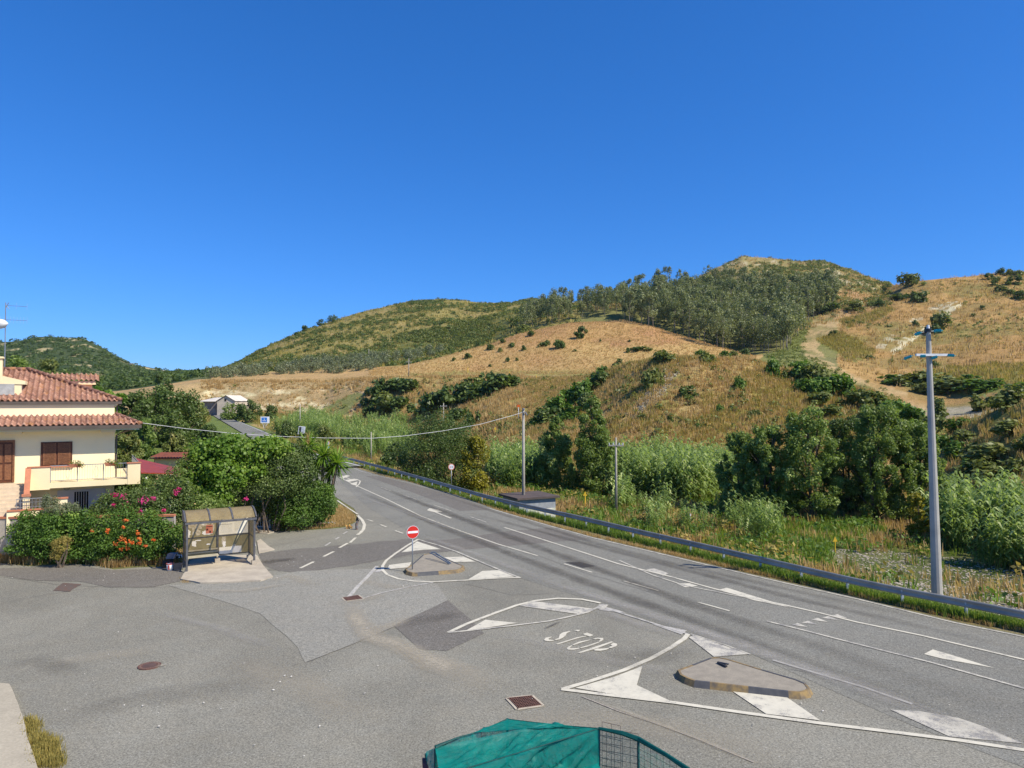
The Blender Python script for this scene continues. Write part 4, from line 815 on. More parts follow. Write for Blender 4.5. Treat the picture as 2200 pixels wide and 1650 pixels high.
slope_shrubs([(800, 870, 50, 40), (810, 845, 46, 30), (850, 840, 60, 26), (880, 842, 50, 26), (830, 885, 60, 34), (860, 880, 50, 26), (905, 890, 60, 26), (940, 885, 70, 40), (975, 870, 70, 40), (1000, 860, 60, 34), (1040, 850, 60, 30), (1075, 840, 70, 34), (1100, 830, 40, 22), (1020, 838, 50, 22), (1050, 828, 40, 30), (960, 845, 30, 20), (1015, 918, 34, 38), (985, 905, 50, 26), (795, 895, 30, 20)], 'bank_shrub', 'evergreen shrub on the bank below the farm track', 'shrubs on the bank', mats=('dark', 'dark', 'scrub'), seed=4)
slope_shrubs([(1290, 830, 40, 26), (1262, 850, 50, 30), (1240, 870, 50, 34), (1215, 875, 60, 34), (1195, 890, 50, 34), (1230, 900, 50, 30), (1180, 905, 50, 30), (1255, 880, 40, 30), (1160, 910, 36, 24), (1170, 960, 30, 20), (1240, 845, 34, 22)], 'flank_shrub', 'deep green shrub on the left flank of the knoll', 'shrubs on the knoll flank', mats=('laurel', 'dark'), seed=5)
slope_shrubs([(2120, 880, 70, 36), (2170, 872, 70, 34), (2190, 850, 50, 24), (2080, 945, 60, 26), (2150, 990, 90, 34), (2100, 985, 60, 26), (2060, 975, 50, 24), (2140, 1020, 80, 36), (2190, 1010, 60, 30), (2040, 960, 36, 24), (2070, 1030, 50, 26), (2110, 1000, 60, 24), (2180, 930, 60, 26), (2060, 920, 40, 22), (2200, 960, 50, 26)], 'right_bank_shrub', 'green shrub on the bank at the right edge', 'shrubs on the right bank', mats=('scrub', 'laurel'), seed=6)
slope_shrubs([(1956, 616, 46, 24), (1970, 650, 36, 26), (1925, 645, 30, 12), (1950, 642, 40, 14), (1838, 668, 34, 18), (2020, 712, 40, 32), (2005, 716, 30, 20), (1890, 660, 22, 14), (1780, 668, 44, 18), (1965, 700, 14, 10), (1790, 720, 16, 10), (1870, 770, 18, 8), (2010, 790, 16, 12), (2110, 665, 14, 8), (2150, 590, 18, 12), (2165, 592, 20, 12), (2185, 592, 18, 10), (2125, 600, 18, 12), (2180, 610, 30, 16), (2150, 625, 20, 12), (2170, 635, 20, 12), (2135, 612, 16, 10), (2140, 605, 16, 9), (2090, 680, 10, 6), (2190, 640, 30, 14)], 'hill_bush', 'dark green bush on the dry right hill', 'bushes on the right hill', mats=('dark', 'scrub'), seed=7)
slope_shrubs([(2062, 840, 100, 24), (2030, 836, 60, 24), (1985, 830, 70, 26), (1945, 826, 60, 20), (1910, 822, 50, 16), (2100, 842, 80, 22), (2140, 835, 60, 18), (1990, 843, 50, 18), (2085, 820, 50, 14)], 'ditch_shrub', 'low green shrub in the ditch below the right hill', 'shrubs along the ditch', mats=('scrub', 'laurel'), seed=8)
slope_shrubs([(1125, 715, 30, 14), (1140, 722, 20, 10), (1030, 745, 16, 10), (1055, 750, 18, 10), (1005, 770, 16, 10), (1075, 755, 10, 7), (1080, 737, 12, 8), (1100, 745, 14, 8), (1125, 753, 10, 10), (1165, 745, 16, 10), (1175, 742, 14, 10), (1348, 757, 10, 10), (1110, 775, 8, 6), (1090, 778, 10, 9), (1052, 788, 8, 6), (975, 775, 10, 6), (1235, 755, 8, 5), (1375, 752, 40, 7), (1290, 735, 6, 6), (1352, 735, 6, 5)], 'field_bush', 'dark bush on the tan stubble dome', 'bushes on the stubble dome', mats=('dark', 'scrub'), seed=9)
for (px, py, w_, h_, lb) in [(1248, 727, 27, 26, 'dark round lone oak high on the tan stubble dome'), (1201, 748, 27, 17, 'smaller lone oak lower on the tan stubble dome')]:
    h = hit(px, py, 200); H = h_*h[1]/FPX; tree('lone_oak', lb, 'oak', (h[0], h[1], h[2]-.1), H, w_*h[1]/FPX, base=.22, nc=22, nl=1300, ls=.7, mat='dark', cr=.4, seed=px, trunk=.3)
for k, (px, py, w_, h_) in enumerate([(672, 705, 22, 16), (690, 700, 20, 16), (716, 694, 26, 20), (655, 712, 18, 12), (880, 645, 16, 6), (640, 720, 14, 8)]):
    h = hit(px, py, 300)
    if h: tree('ridge_oak', 'dark oak standing on the skyline of the left hill', 'oak', (h[0], h[1], h[2]-.3), h_*h[1]/FPX, w_*h[1]/FPX, base=.1, nc=16, nl=700, ls=1.0, mat='dark', cr=.42, seed=400+k, group='oaks on the left skyline', trunk=.3)
# ---------------------------------------------------------------- eucalyptus wood and olive grove
EU = [tree('eucalyptus', 'x', 'eucalyptus', (0, 0, -60), 15, w_, base=b_, nc=n_+6, nl=1000, ls=.62, mat='euc', shape=s_, cr=.46, seed=300+k, trunk=.14, bark=m_bark_p, asp=.7) for k, (w_, b_, n_, s_) in enumerate([(7.5, .32, 16, 'open'), (6.5, .38, 13, 'round'), (8.5, .30, 18, 'open'), (5.5, .35, 12, 'column'), (7.0, .42, 12, 'round')])]
OL = [tree('olive_tree', 'x', 'olive tree', (0, 0, -60), 4.6, w_, base=.14, nc=14, nl=420, ls=.6, mat='olive', shape='round', cr=.45, seed=330+k, trunk=.14) for k, w_ in enumerate([5.6, 5.0, 6.2])]
def grove(protos, poly, n, mind, seed, name, label, cat, group, smin=.8, smax=1.2, Dr=(0, 9999), used=None):
    r = random.Random(seed); got = []; tries = 0; xs = [p[0] for p in poly]; ys = [p[1] for p in poly]
    while len(got) < n and tries < n*60:
        tries += 1; px = r.uniform(min(xs), max(xs)); py = r.uniform(min(ys), max(ys))
        if not pip(np.array([px]), np.array([py]), poly)[0]: continue
        h = hit(px, py, 150)
        if h is None or not (Dr[0] < h[1] < Dr[1]): continue
        if any((h[0]-g[0])**2+(h[1]-g[1])**2 < mind*mind for g in got): continue
        got.append(h); k = r.randrange(len(protos)); p = protos[k]
        if (id(protos), k) not in USED: USED.add((id(protos), k)); o = p
        else: o = copy_tree(p)
        o.name = name; s = r.uniform(smin, smax); o.location = (h[0], h[1], h[2]-.4); o.rotation_euler = (r.uniform(-.04, .04), r.uniform(-.04, .04), r.uniform(0, 6.28)); o.scale = (s, s, s*r.uniform(.88, 1.12)); tag(o, label, cat, group)
    return got
USED = set()
# walk-in distances: picture outline of where the trunks stand
g1 = grove(EU, [(1342, 690), (1352, 672), (1450, 660), (1560, 655), (1700, 648), (1800, 640), (1795, 665), (1740, 690), (1720, 712), (1695, 752), (1640, 757), (1560, 742), (1500, 724), (1420, 700)], 185, 5.2, 21, 'eucalyptus', 'grey green eucalyptus with a bare pale trunk in the wood on the hill', 'eucalyptus', 'eucalyptus trees of the hill wood', .95, 1.42)
g2 = grove(EU, [(1110, 712), (1112, 690), (1160, 672), (1220, 662), (1280, 655), (1345, 645), (1346, 682), (1300, 681), (1230, 690), (1160, 704)], 56, 4.6, 22, 'eucalyptus', 'grey green eucalyptus in the thin row along the top of the stubble dome', 'eucalyptus', 'eucalyptus trees of the dome row', .7, 1.1)
g1b = grove(EU, [(1342, 684), (1400, 690), (1450, 704), (1560, 738), (1640, 752), (1690, 748), (1692, 758), (1640, 764), (1560, 752), (1450, 718), (1400, 704), (1342, 692)], 42, 4.0, 26, 'eucalyptus', 'eucalyptus along the lower edge of the wood beside the stubble dome', 'eucalyptus', 'eucalyptus trees on the lower wood edge', .75, 1.1, Dr=(280, 480))
g3 = grove(EU, [(1345, 668), (1345, 640), (1420, 626), (1500, 620), (1600, 622), (1700, 630), (1790, 642), (1795, 650), (1500, 655)], 50, 6, 23, 'eucalyptus', 'eucalyptus at the upper edge of the hill wood', 'eucalyptus', 'eucalyptus trees along the top of the wood', .9, 1.35)
g4 = grove(OL, [(640, 800), (600, 795), (640, 782), (700, 778), (800, 768), (880, 762), (950, 755), (940, 768), (860, 782), (800, 798), (720, 804)], 95, 4.2, 24, 'olive_tree', 'silvery olive tree in the grove at the foot of the left hill', 'olive tree', 'olive trees of the terrace grove', .7, 1.15)
g5 = grove(OL, [(440, 812), (470, 803), (560, 792), (640, 792), (640, 806), (560, 808), (480, 812)], 40, 5, 25, 'olive_tree', 'olive tree on the cliff top at the far left end of the terrace', 'olive tree', 'olive trees above the pale cliff', .8, 1.2)
print('EUC', len(g1), len(g2), len(g3), 'OL', len(g4), len(g5))
# ---------------------------------------------------------------- scrub, tufts and grass that nobody could count
def tuft(r, h, n, w, lean=.5, bw=.035):
    V = []; T = []
    for k in range(n):
        a = r.random()*6.283; l = h*(.6+.5*r.random()); x = r.normal()*w; y = r.normal()*w; c, s = math.cos(a), math.sin(a); q = lean*l*r.random()
        ux, uy = -s*bw, c*bw
        V += [(x-ux, y-uy, 0), (x+ux, y+uy, 0), (x+c*q+ux*.3, y+s*q+uy*.3, l), (x+c*q-ux*.3, y+s*q-uy*.3, l)]; T += [min(1, max(0, .5+r.normal()*.2))]*4
    return np.array(V), None, np.array(T)
def scrubball(r, n, s, ls):
    C = [(r.normal()*s*.35, r.normal()*s*.35, s*.25+r.random()*s*.2) for _ in range(4)]
    return leafcloud(C, [s*.45]*4, n, ls, int(r.integers(1e6)), up=.6)
SC = [scrubball(rr, 34, 2.0, 1.0) for _ in range(5)]; SCs = [scrubball(rr, 30, 1.0, .42) for _ in range(5)]
nzs = fbm(XX/26, DD/26, 77, 5); clump = soft(nzs, .44, .60)+.06
peak = (s2 > 11.2) & (s2 < 13.3) & (PX > 1240) & (PX < 1915)
leftHill = (s2 > 9.4) & (s2 < 13.3) & (PX > 440) & (PX < 1250) & (PX+0*PX > 440)
clumpstuff('hill_dark_bushes', scatter(leftHill, 2600, 31, .3+clump), SC, .5, 1.3, 'dark', 81, -.2)
clumpstuff('peak_dark_bushes', scatter(peak, 500, 32, .3+clump), SC, .5, 1.1, 'dark', 82, -.2)
clumpstuff('hill_scrub', scatter(leftHill, 8200, 1, (clump**1.5)*(1+2.0*pip(PX, PY, [(850, 720), (1000, 690), (1150, 660), (1150, 700), (1060, 745), (940, 765), (860, 770)]))), SC, .35, 1.25, 'scrub', 41, -.2)
clumpstuff('peak_scrub', scatter(peak, 3600, 2, clump**1.4), SC, .45, 1.2, 'scrub', 42, -.2)
rh = (s2 > 8) & (s2 < 13.3) & (PX > 1800)
clumpstuff('right_hill_thicket', scatter(rh & (pip(wx, wy, [(2020, 680), (2110, 695), (2200, 685), (2260, 690), (2260, 722), (2060, 728)]) | pip(wx, wy, [(2110, 600), (2160, 588), (2300, 585), (2300, 660), (2180, 650)]) | pip(wx, wy, [(1985, 640), (2020, 610), (2080, 600), (2060, 612)]) | pip(wx, wy, [(2050, 660), (2090, 632), (2110, 640), (2070, 668)])), 420, 33), SCs, .6, 1.7, 'scrub', 83, -.2)
clumpstuff('gully_scrub', scatter(pip(wx, wy, [(1640, 765), (1690, 745), (1740, 690), (1730, 760), (1800, 800), (1940, 860), (1900, 870), (1700, 800)]) & (s2 > 6) & (s2 < 12), 500, 34), SCs, .4, 1.2, 'scrub', 84, -.2)
clumpstuff('right_hill_scrub', scatter(rh, 900, 3, clump**2), SCs, .5, 1.6, 'scrub', 43, -.2)
fl = (s2 > 8) & (s2 < 13.5) & (PX < 470)
clumpstuff('far_left_wood', scatter(fl, 5200, 4, .25+clump), SC, 1.0, 2.4, 'dark', 44, -.2)
kn = (s2 > 4.7) & (s2 < 6.3) & (PX > 1130)
TF = [tuft(rr, .75, 9, .18, .5, .05) for _ in range(8)]
clumpstuff('knoll_dry_grass', scatter(kn, 15000, 5), TF, .5, 1.3, 'dry', 45, -.05)
clumpstuff('knoll_green_grass', scatter(kn, 9000, 6, soft(fbm(XX/7, DD/7, 91, 4), .42, .6)+.05), TF, .5, 1.3, 'drygreen', 46, -.05)
clumpstuff('bank_dry_grass', scatter((s2 > 4.8) & (s2 < 6.6) & (PX > 430) & (PX <= 1130), 7000, 7, (.3+soft(n2, .4, .6))*(1-.8*(cl & (PY > 838)))*(1-.9*pip(PX, PY, [(690, 930), (755, 845), (800, 836), (745, 885), (730, 930)]))), TF, .8, 1.8, 'dry', 47, -.05)
clumpstuff('bank_scrub', scatter((s2 > 4.7) & (s2 < 6.6) & (PX > 430), 900, 8, clump), SCs, .5, 1.5, 'scrub', 48, -.1)
clumpstuff('stubble', scatter((s2 > 7.4) & (s2 < 9.1) & (PX > 790) & (PX < 1620), 9000, 9), TF, .5, 1.1, 'dry', 49, -.05)
vf = (s2 > 3.05) & (s2 < 5.05) & (PX > 700)
nv = fbm(XX/4, DD/4, 95, 4); gravel = pip(PX, PY, [(1780, 1180), (1960, 1195), (2060, 1200), (2300, 1255), (2300, 1400), (1980, 1300), (1800, 1240)])
TG = [tuft(rr, .55, 11, .2, .6, .03) for _ in range(8)]; SG = [scrubball(rr, 40, .7, .2) for _ in range(5)]
nearw = np.clip(60/DD, .3, 2)
clumpstuff('valley_grass', scatter(vf, 9000, 10, (soft(nv, .40, .55)+.05)*nearw*(1-.93*gravel)), TG, .6, 1.5, 'grass', 50, -.05)
clumpstuff('valley_dry_weeds', scatter(vf, 8000, 11, (1.05-soft(nv, .40, .55))*nearw*(1-.85*gravel)), TG, .6, 1.7, 'dry', 51, -.05)
clumpstuff('valley_weeds', scatter(vf & (PX > 1040), 700, 12, (soft(nv, .45, .6)+.1)*nearw*(1-.9*gravel)), SG, .6, 1.8, 'laurel', 52, -.05)
clumpstuff('valley_scrub', scatter(vf, 420, 13, nearw*(1-.9*gravel)), SG, .8, 1.9, 'drygreen', 53, -.05)
clumpstuff('meadow_grass', scatter((s2 > 1.6) & (s2 < 5) & (PX < 735) & (DD > 46), 6000, 14, (soft(nv, .3, .6)+.2)*(1-1.0*pip(PX, PY, [(440, 880), (470, 882), (530, 905), (620, 945), (600, 960), (500, 950), (430, 892)]))), TF, .6, 1.3, 'drygreen', 54, -.05)
TH = [tuft(rr, 1.5, 7, .7, .5, .16) for _ in range(8)]
clumpstuff('right_hill_grass', scatter(rh, 13000, 15), TH, .4, 1.1, 'dry', 62, -.1)
rh0 = (s2 > 7) & (s2 < 13.3) & (PX > 1700)
clumpstuff('right_hill_green_grass', scatter(rh0 & (pip(wx, wy, [(1900, 815), (2000, 800), (2200, 780), (2400, 770), (2400, 830), (2200, 832), (2080, 850), (1960, 835)]) | pip(wx, wy, [(1755, 730), (1800, 715), (1850, 735), (1880, 760), (1850, 775), (1820, 775)]) | pip(wx, wy, [(1800, 688), (1870, 672), (1900, 655), (1920, 665), (1880, 690), (1820, 705)])), 4200, 16), TH, .4, .9, 'drygreen', 63, -.1)
clumpstuff('left_hill_grass', scatter(leftHill, 9000, 17), TH, .5, 1.2, 'drygreen', 64, -.1)
clumpstuff('peak_grass', scatter(peak, 4000, 18), TH, .5, 1.3, 'dry', 65, -.1)
def rock(r):
    d = unit(r.normal(size=(8, 3))); cube = np.array([(-1, -1, -1), (1, -1, -1), (1, 1, -1), (-1, 1, -1), (-1, -1, 1), (1, -1, 1), (1, 1, 1), (-1, 1, 1)])*(.5+r.random((8, 3))*.5)*np.array([1, .8, .55])
    f = [(3, 2, 1, 0), (4, 5, 6, 7), (0, 1, 5, 4), (1, 2, 6, 5), (2, 3, 7, 6), (3, 0, 4, 7)]; return np.concatenate([cube[list(q)] for q in f])*.09, None, np.repeat(.3+.6*r.random(), 24)
LM['stone'] = surf('river_stones', (.46, .40, .31), (.28, .25, .19), scale=3, rough=.95); RK = [rock(rr) for _ in range(12)]
gm = gravel & (s2 < 5) & (s2 > 2.9)
clumpstuff('gravel_stones', scatter(gm, 3000, 19), RK, .3, 1.1, 'stone', 66, .0)
clumpstuff('knoll_stones', scatter(pip(PX, PY, [(1440, 770), (1475, 775), (1440, 830), (1400, 880), (1365, 900), (1340, 895), (1390, 840)]) & (s2 < 6.3) & (s2 > 4.9), 900, 20), RK, 1.0, 3.5, 'stone', 67, .0)
# lush strip under the guardrail
P = []
r_ = np.random.default_rng(3)
for k in range(5200):
    px = 760+(2330-760)*r_.random()**.8; D = railD(px)+r_.normal()*.32+.1; D = max(D, edgeD(px)[0]+.55); X, Y, Z = (px-1100)/FPX*D*1.0, D, 0; P.append((X, Y, tz(X, Y)))
P = np.array(P); TL = [tuft(rr, .30, 12, .09, .55, .014) for _ in range(8)]
clumpstuff('guardrail_grass', P, TL, .6, 1.35, 'grass', 55, -.02)
P = []
for k in range(1500):
    px = 745+(2330-745)*r_.random()**.8; D = edgeD(px)[0]+.3+abs(r_.normal())*.25; X = (px-1100)/FPX*D; P.append((X, D, tz(X, D)))
clumpstuff('verge_dry_grass', np.array(P), TL, .3, .8, 'dry', 56, -.02)
# verge in front of the hedge and the dry corner by the road
def pixpts(poly, n, seed, zz=0.0):
    r = np.random.default_rng(seed); Pq = np.array(poly, float); lo = Pq.min(0); hi = Pq.max(0); out = []
    while len(out) < n:
        q = lo+(hi-lo)*r.random((n*2, 2)); k = pip(q[:, 0], q[:, 1], poly)
        for a in q[k]: out.append(G(a[0], a[1], zz))
    return np.array(out[:n])
clumpstuff('hedge_foot_grass', pixpts([(-20, 1168), (60, 1176), (200, 1186), (385, 1192), (392, 1214), (345, 1213), (300, 1214), (245, 1219), (200, 1211), (150, 1208), (60, 1212), (-20, 1206)], 4200, 1), TL, .7, 2.0, 'dry', 57)
clumpstuff('hedge_foot_weeds', pixpts([(90, 1200), (130, 1190), (210, 1190), (330, 1194), (380, 1198), (330, 1206), (245, 1217), (170, 1210), (60, 1212)], 1500, 2), TL, .6, 1.3, 'grass', 58)
clumpstuff('corner_dry_grass', pixpts([(585, 1131), (650, 1130), (700, 1118), (728, 1085), (745, 1095), (762, 1110), (760, 1122), (740, 1131), (700, 1136), (620, 1139), (588, 1138)], 1700, 3), TL, .4, 1.1, 'dry', 59)
clumpstuff('sidewalk_weeds', pixpts([(52, 1540), (84, 1553), (80, 1580), (120, 1590), (128, 1620), (130, 1650), (80, 1650)], 700, 4), TL, .4, .9, 'drygreen', 60)
clumpstuff('shelter_weeds', pixpts([(385, 1240), (410, 1242), (410, 1252), (390, 1252)], 60, 5, .02), TL, .3, .6, 'dry', 61)
for pr in EU+OL:
    if pr.location.z < -40:
        for c in list(pr.children): bpy.data.objects.remove(c)
        bpy.data.objects.remove(pr)
# ================================================================ BUILT THINGS
HC = (-23.25, 41.65); _a = math.atan2(.52, .854); HF = (math.cos(_a), math.sin(_a)); HG = (-HF[1], HF[0])
def hl(x, y, b):
    r = ray(x, y); t = (b+HC[0]*HG[0]+HC[1]*HG[1])/(r[0]*HG[0]+r[1]*HG[1]); p = (r[0]*t, r[1]*t, CAMH+r[2]*t)
    return (p[0]-HC[0])*HF[0]+(p[1]-HC[1])*HF[1], p[2]
FR = ((HC[0], HC[1], 0), HF, HG)
def hm(): return MB(FR)
m_cream = surf('cream_plaster', (.87, .765, .49), (.84, .73, .46), scale=.9, rough=.9, bmp=.003)
m_cream2 = surf('yellow_plaster', (.81, .68, .42), (.76, .63, .38), scale=1.2, rough=.9)
m_terr = surf('terracotta', (.50, .19, .10), (.40, .16, .09), scale=6, rough=.85)
m_gut = surf('brown_gutter', (.12, .095, .075), rough=.4, scale=2)
m_woodd = surf('dark_wood', (.13, .048, .022), (.075, .028, .015), scale=9, rough=.5)
m_slat = surf('wood_slats', (.25, .11, .05), (.16, .07, .035), scale=12, rough=.5)
m_white = surf('white_paint', (.78, .78, .76), (.68, .68, .66), scale=3, rough=.5)
m_grey = surf('galvanised', (.36, .38, .40), (.27, .29, .31), scale=4, rough=.45, metal=.6)
m_greym = surf('grey_metal', (.30, .31, .32), rough=.5, metal=.3)
m_black = surf('black_gap', (.015, .015, .015), rough=.9)
m_conc = surf('concrete', (.50, .44, .34), (.38, .33, .26), scale=1.6, rough=.95, fine=22, bmp=.01)
m_concg = surf('pole_concrete', (.40, .37, .31), (.30, .28, .24), scale=2, rough=.9, fine=14)
m_tread = surf('stone_steps', (.62, .50, .36), (.52, .42, .30), scale=5, rough=.8)
def tilemat():
    m, n, bs = newmat('roof_tiles'); bs.inputs['Roughness'].default_value = .85
    a = N(n, 'ShaderNodeAttribute', attribute_name='tint'); f = noise(n, 7, 5, .7)
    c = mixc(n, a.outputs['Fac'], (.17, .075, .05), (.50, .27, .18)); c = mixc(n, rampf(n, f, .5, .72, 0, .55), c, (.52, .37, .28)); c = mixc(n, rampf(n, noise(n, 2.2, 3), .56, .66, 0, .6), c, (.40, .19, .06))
    n.links.new(c, bs.inputs['Base Color']); return m
m_tile = tilemat()
def tileplane(parent, fr, a0, a1, P0, P1, clip=None, pitch=.27, course=.36, name='roof', seed=0):
    """curved tiles in courses on the plane from eave P0=(b,z) to top P1=(b,z)"""
    r = np.random.default_rng(seed); L = math.hypot(P1[0]-P0[0], P1[1]-P0[1]); nc = max(1, int(round(L/course))); nt_ = int((a1-a0)/pitch)+1; S_ = 8
    db, dz = (P1[0]-P0[0])/L, (P1[1]-P0[1])/L; nb, nz_ = -dz, db; V = []; F = []; T = []
    for j in range(nc):
        for i in range(nt_):
            am = a0+(i+.5)*pitch; bm = P0[0]+db*(j+.5)*L/nc
            if clip and not clip(am, bm): continue
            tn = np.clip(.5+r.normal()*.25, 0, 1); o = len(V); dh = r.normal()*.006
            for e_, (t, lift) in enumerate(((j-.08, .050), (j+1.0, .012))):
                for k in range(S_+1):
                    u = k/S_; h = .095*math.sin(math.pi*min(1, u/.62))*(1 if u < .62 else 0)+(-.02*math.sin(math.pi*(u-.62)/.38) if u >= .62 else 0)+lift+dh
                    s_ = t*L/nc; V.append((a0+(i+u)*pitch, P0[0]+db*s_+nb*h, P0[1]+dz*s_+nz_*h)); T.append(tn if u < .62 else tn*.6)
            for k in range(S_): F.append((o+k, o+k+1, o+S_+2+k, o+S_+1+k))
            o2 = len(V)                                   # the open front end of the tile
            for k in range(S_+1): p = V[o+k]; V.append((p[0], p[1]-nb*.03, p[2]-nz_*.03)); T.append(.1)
            for k in range(S_): F.append((o2+k, o2+k+1, o+k+1, o+k))
    C, f, g = fr; W = [(C[0]+f[0]*p[0]+g[0]*p[1], C[1]+f[1]*p[0]+g[1]*p[1], C[2]+p[2]) for p in V]
    return npmesh(name, np.array(W)-np.array(parent.location), np.array(F), m_tile, parent=parent, smooth=True, tint=np.array(T))
hq = hm().pt((-4, 4, 0)); house = empty('house', (hq[0], hq[1], 0.0), 0, 'cream two storey house with terracotta tiled roofs and a front balcony', 'house')
hm().box(-12, 0, 0, 9, 0, 6.62).build('wall', m_cream, house)
u = hm(); u.box(-12, -.02, .48, 8.6, 6.62, 8.0); u.box(-12, .10, .41, 8.8, 7.88, 7.97); u.build('upper_wall', m_cream, house)
u = hm(); u.box(-12, 1.2, -1.05, 0, 6.50, 6.6); u.box(0.003, 1.2, 0, 9, 6.50, 6.6); 
for a in (-9.4, -5.2, -.75): u.box(a, a+.75, -.85, -.003, 6.38, 6.5)
u.build('eave', m_cream2, house)
u = hm(); u.box(-12, 1.3, -1.17, -1.05, 6.60, 6.79); u.box(1.2, 1.32, -1.05, 9, 6.60, 6.79); u.box(-12, .34, .30, .42, 7.98, 8.13); u.box(.24, .36, .42, 8.8, 7.98, 8.13)
u.tube([(.2, .6, 7.98), (.12, .68, 7.8), (.1, .66, 7.4)], .05); u.tube([(1.1, -.9, 6.6), (.3, -.1, 6.3), (.08, .08, 6.15), (.08, .08, 3.6)], .045); u.build('gutter', m_gut, house)
tileplane(house, FR, -12, 1.35, (-1.15, 6.80), (.72, 7.36), lambda a, b: a < 1.3-(b+1.15)*.72, name='lower_roof', seed=1)
u = hm(); u.add([(1.25, -1.1, 6.79), (0, .7, 7.37), (0, 9, 7.37), (1.25, 9, 6.79)], [(0, 3, 2, 1)]); u.add([(-12, .42, 8.12), (.3, .42, 8.12), (-4.6, 6, 10.02), (-12, 6, 10.02)], [(0, 1, 2, 3)]); u.add([(.3, .42, 8.12), (.3, 9, 8.12), (-4.6, 6, 10.02)], [(0, 1, 2)]); u.add([(-12, -1.1, 6.78), (1.25, -1.1, 6.78), (0, .72, 7.33), (-12, .72, 7.33)], [(0, 1, 2, 3)])
u.build('roof_deck', m_terr, house)
tileplane(house, FR, -12, .36, (.36, 8.14), (6.0, 10.05), lambda a, b: a < .28-(b-.42)*.86, name='upper_roof', seed=2)
u = hm()
for k in range(17):
    t0, t1 = k/17, (k+1.12)/17; p = lambda t: (.3-4.9*t, .42+5.55*t, 8.2+1.95*t+.04); u.tube([p(t0), p(min(1, t1))], [.13, .10], 8)
u.build('hip_tiles', m_tile, house, smooth=True); u = hm()
for k in range(5):
    t0, t1 = k/5, (k+1.1)/5; p = lambda t: (1.28-1.26*t, -1.12+1.82*t, 6.86+.56*t); u.tube([p(t0), p(min(1, t1))], [.12, .09], 8)
u.build('hip_tiles', m_tile, house, smooth=True); u = hm()
for k in range(12): u.tube([(-4.6-k*.6, 6, 10.14), (-5.25-k*.6, 6, 10.14)], [.13, .11], 8)
u.build('ridge_tiles', m_tile, house, smooth=True)
u = hm(); u.box(-8, -1.1, 6.2, 9, 7.5, 9.38); u.box(-8, -.9, 5.95, 6.2, 9.22, 9.44); u.build('rear_wing', m_cream2, house)
tileplane(house, FR, -8, -.85, (5.85, 9.46), (7.1, 9.9), name='rear_roof', seed=3)
# dormer with grey shutter
u = hm(); u.box(-6.6, -4.62, 1.35, 3.8, 8.35, 9.15); u.add([(-6.6, 1.3, 9.15), (-4.45, 1.3, 9.1), (-4.45, 1.3, 9.3), (-5.6, 1.3, 9.6), (-6.75, 1.3, 9.3), (-6.6, 3.8, 9.15), (-4.45, 3.8, 9.1), (-4.45, 3.8, 9.3), (-5.6, 3.8, 9.6), (-6.75, 3.8, 9.3)], [(0, 1, 2, 3, 4), (3, 2, 7, 8), (4, 3, 8, 9), (1, 6, 7, 2)]); d = u.build('dormer', m_cream2, house)
u = hm(); u.box(-6.4, -4.95, 1.28, 1.34, 8.5, 9.12); u.build('shutter', surf('grey_shutter', (.42, .42, .40), scale=5), d)
# window with louvred shutters
u = hm(); u.box(-3.61, -2.11, -.05, .02, 4.49, 5.86); w_ = u.build('window', m_woodd, house)
u = hm()
for a0 in (-3.50, -2.80):
    for a in (a0, a0+.54): u.box(a, a+.06, -.09, -.05, 4.56, 5.80)
    for k in range(17): u.box(a0+.06, a0+.54, -.085, -.055, 4.6+k*.07, 4.648+k*.07)
u.build('shutters', m_slat, w_)
hm().box(-3.7, -2.03, -.14, .0, 4.42, 4.488).build('sill', m_terr, w_)
u = hm(); u.box(-7.2, -4.86, -.03, .01, 3.69, 5.98); d = u.build('door', m_woodd, house)
u = hm(); u.box(-7.2, -4.80, -.07, -.032, 5.9, 6.02); u.box(-4.9, -4.8, -.07, -.032, 3.7, 5.9)
for a in (-5.25, -5.65, -6.05, -6.45): u.box(a, a+.3, -.06, -.033, 3.85, 4.7); u.box(a, a+.3, -.06, -.033, 4.8, 5.8)
u.build('door_panels', m_slat, d)
# balcony
u = hm(); u.box(-4.08, 1.24, -1.5, -.004, 3.41, 3.70); u.box(.004, 1.24, -.004, 6, 3.41, 3.70); u.box(-4.08, -3.12, -1.52, -1.38, 3.35, 4.56); u.box(.60, 1.245, -1.52, -1.3, 3.4, 4.58); u.box(1.12, 1.245, -1.3, -.6, 3.4, 4.58); bal = u.build('balcony', m_cream2, house)
u = hm(); u.box(-4.16, -3.06, -1.56, -1.34, 4.56, 4.62); u.build('coping', m_terr, bal); u = hm(); u.box(.55, 1.29, -1.56, -1.26, 4.58, 4.64); u.build('coping', m_terr, bal)
u = hm(); u.box(-3.12, .6, -1.46, -1.42, 4.60, 4.64); u.box(-3.12, .6, -1.455, -1.425, 3.80, 3.83)
for a in (-3.1, -1.85, -.6, .56): u.box(a-.02, a+.02, -1.465, -1.415, 3.70, 4.62)
a = -3.0
while a < .55: u.box(a-.006, a+.006, -1.446, -1.434, 3.83, 4.6); a += .125
for c in (-2.3, -.95):
    for s_ in (-1, 1): u.bar((c, -1.45, 3.85), (c+s_*.14, -1.45, 4.2), .012, .012); u.bar((c+s_*.14, -1.45, 4.2), (c, -1.45, 4.55), .012, .012)
u.box(1.16, 1.2, -.6, 5, 4.6, 4.64)
for k in range(40): u.box(1.17, 1.19, -.5+k*.14, -.488+k*.14, 3.7, 4.6)
u.build('railing', m_greym, bal)
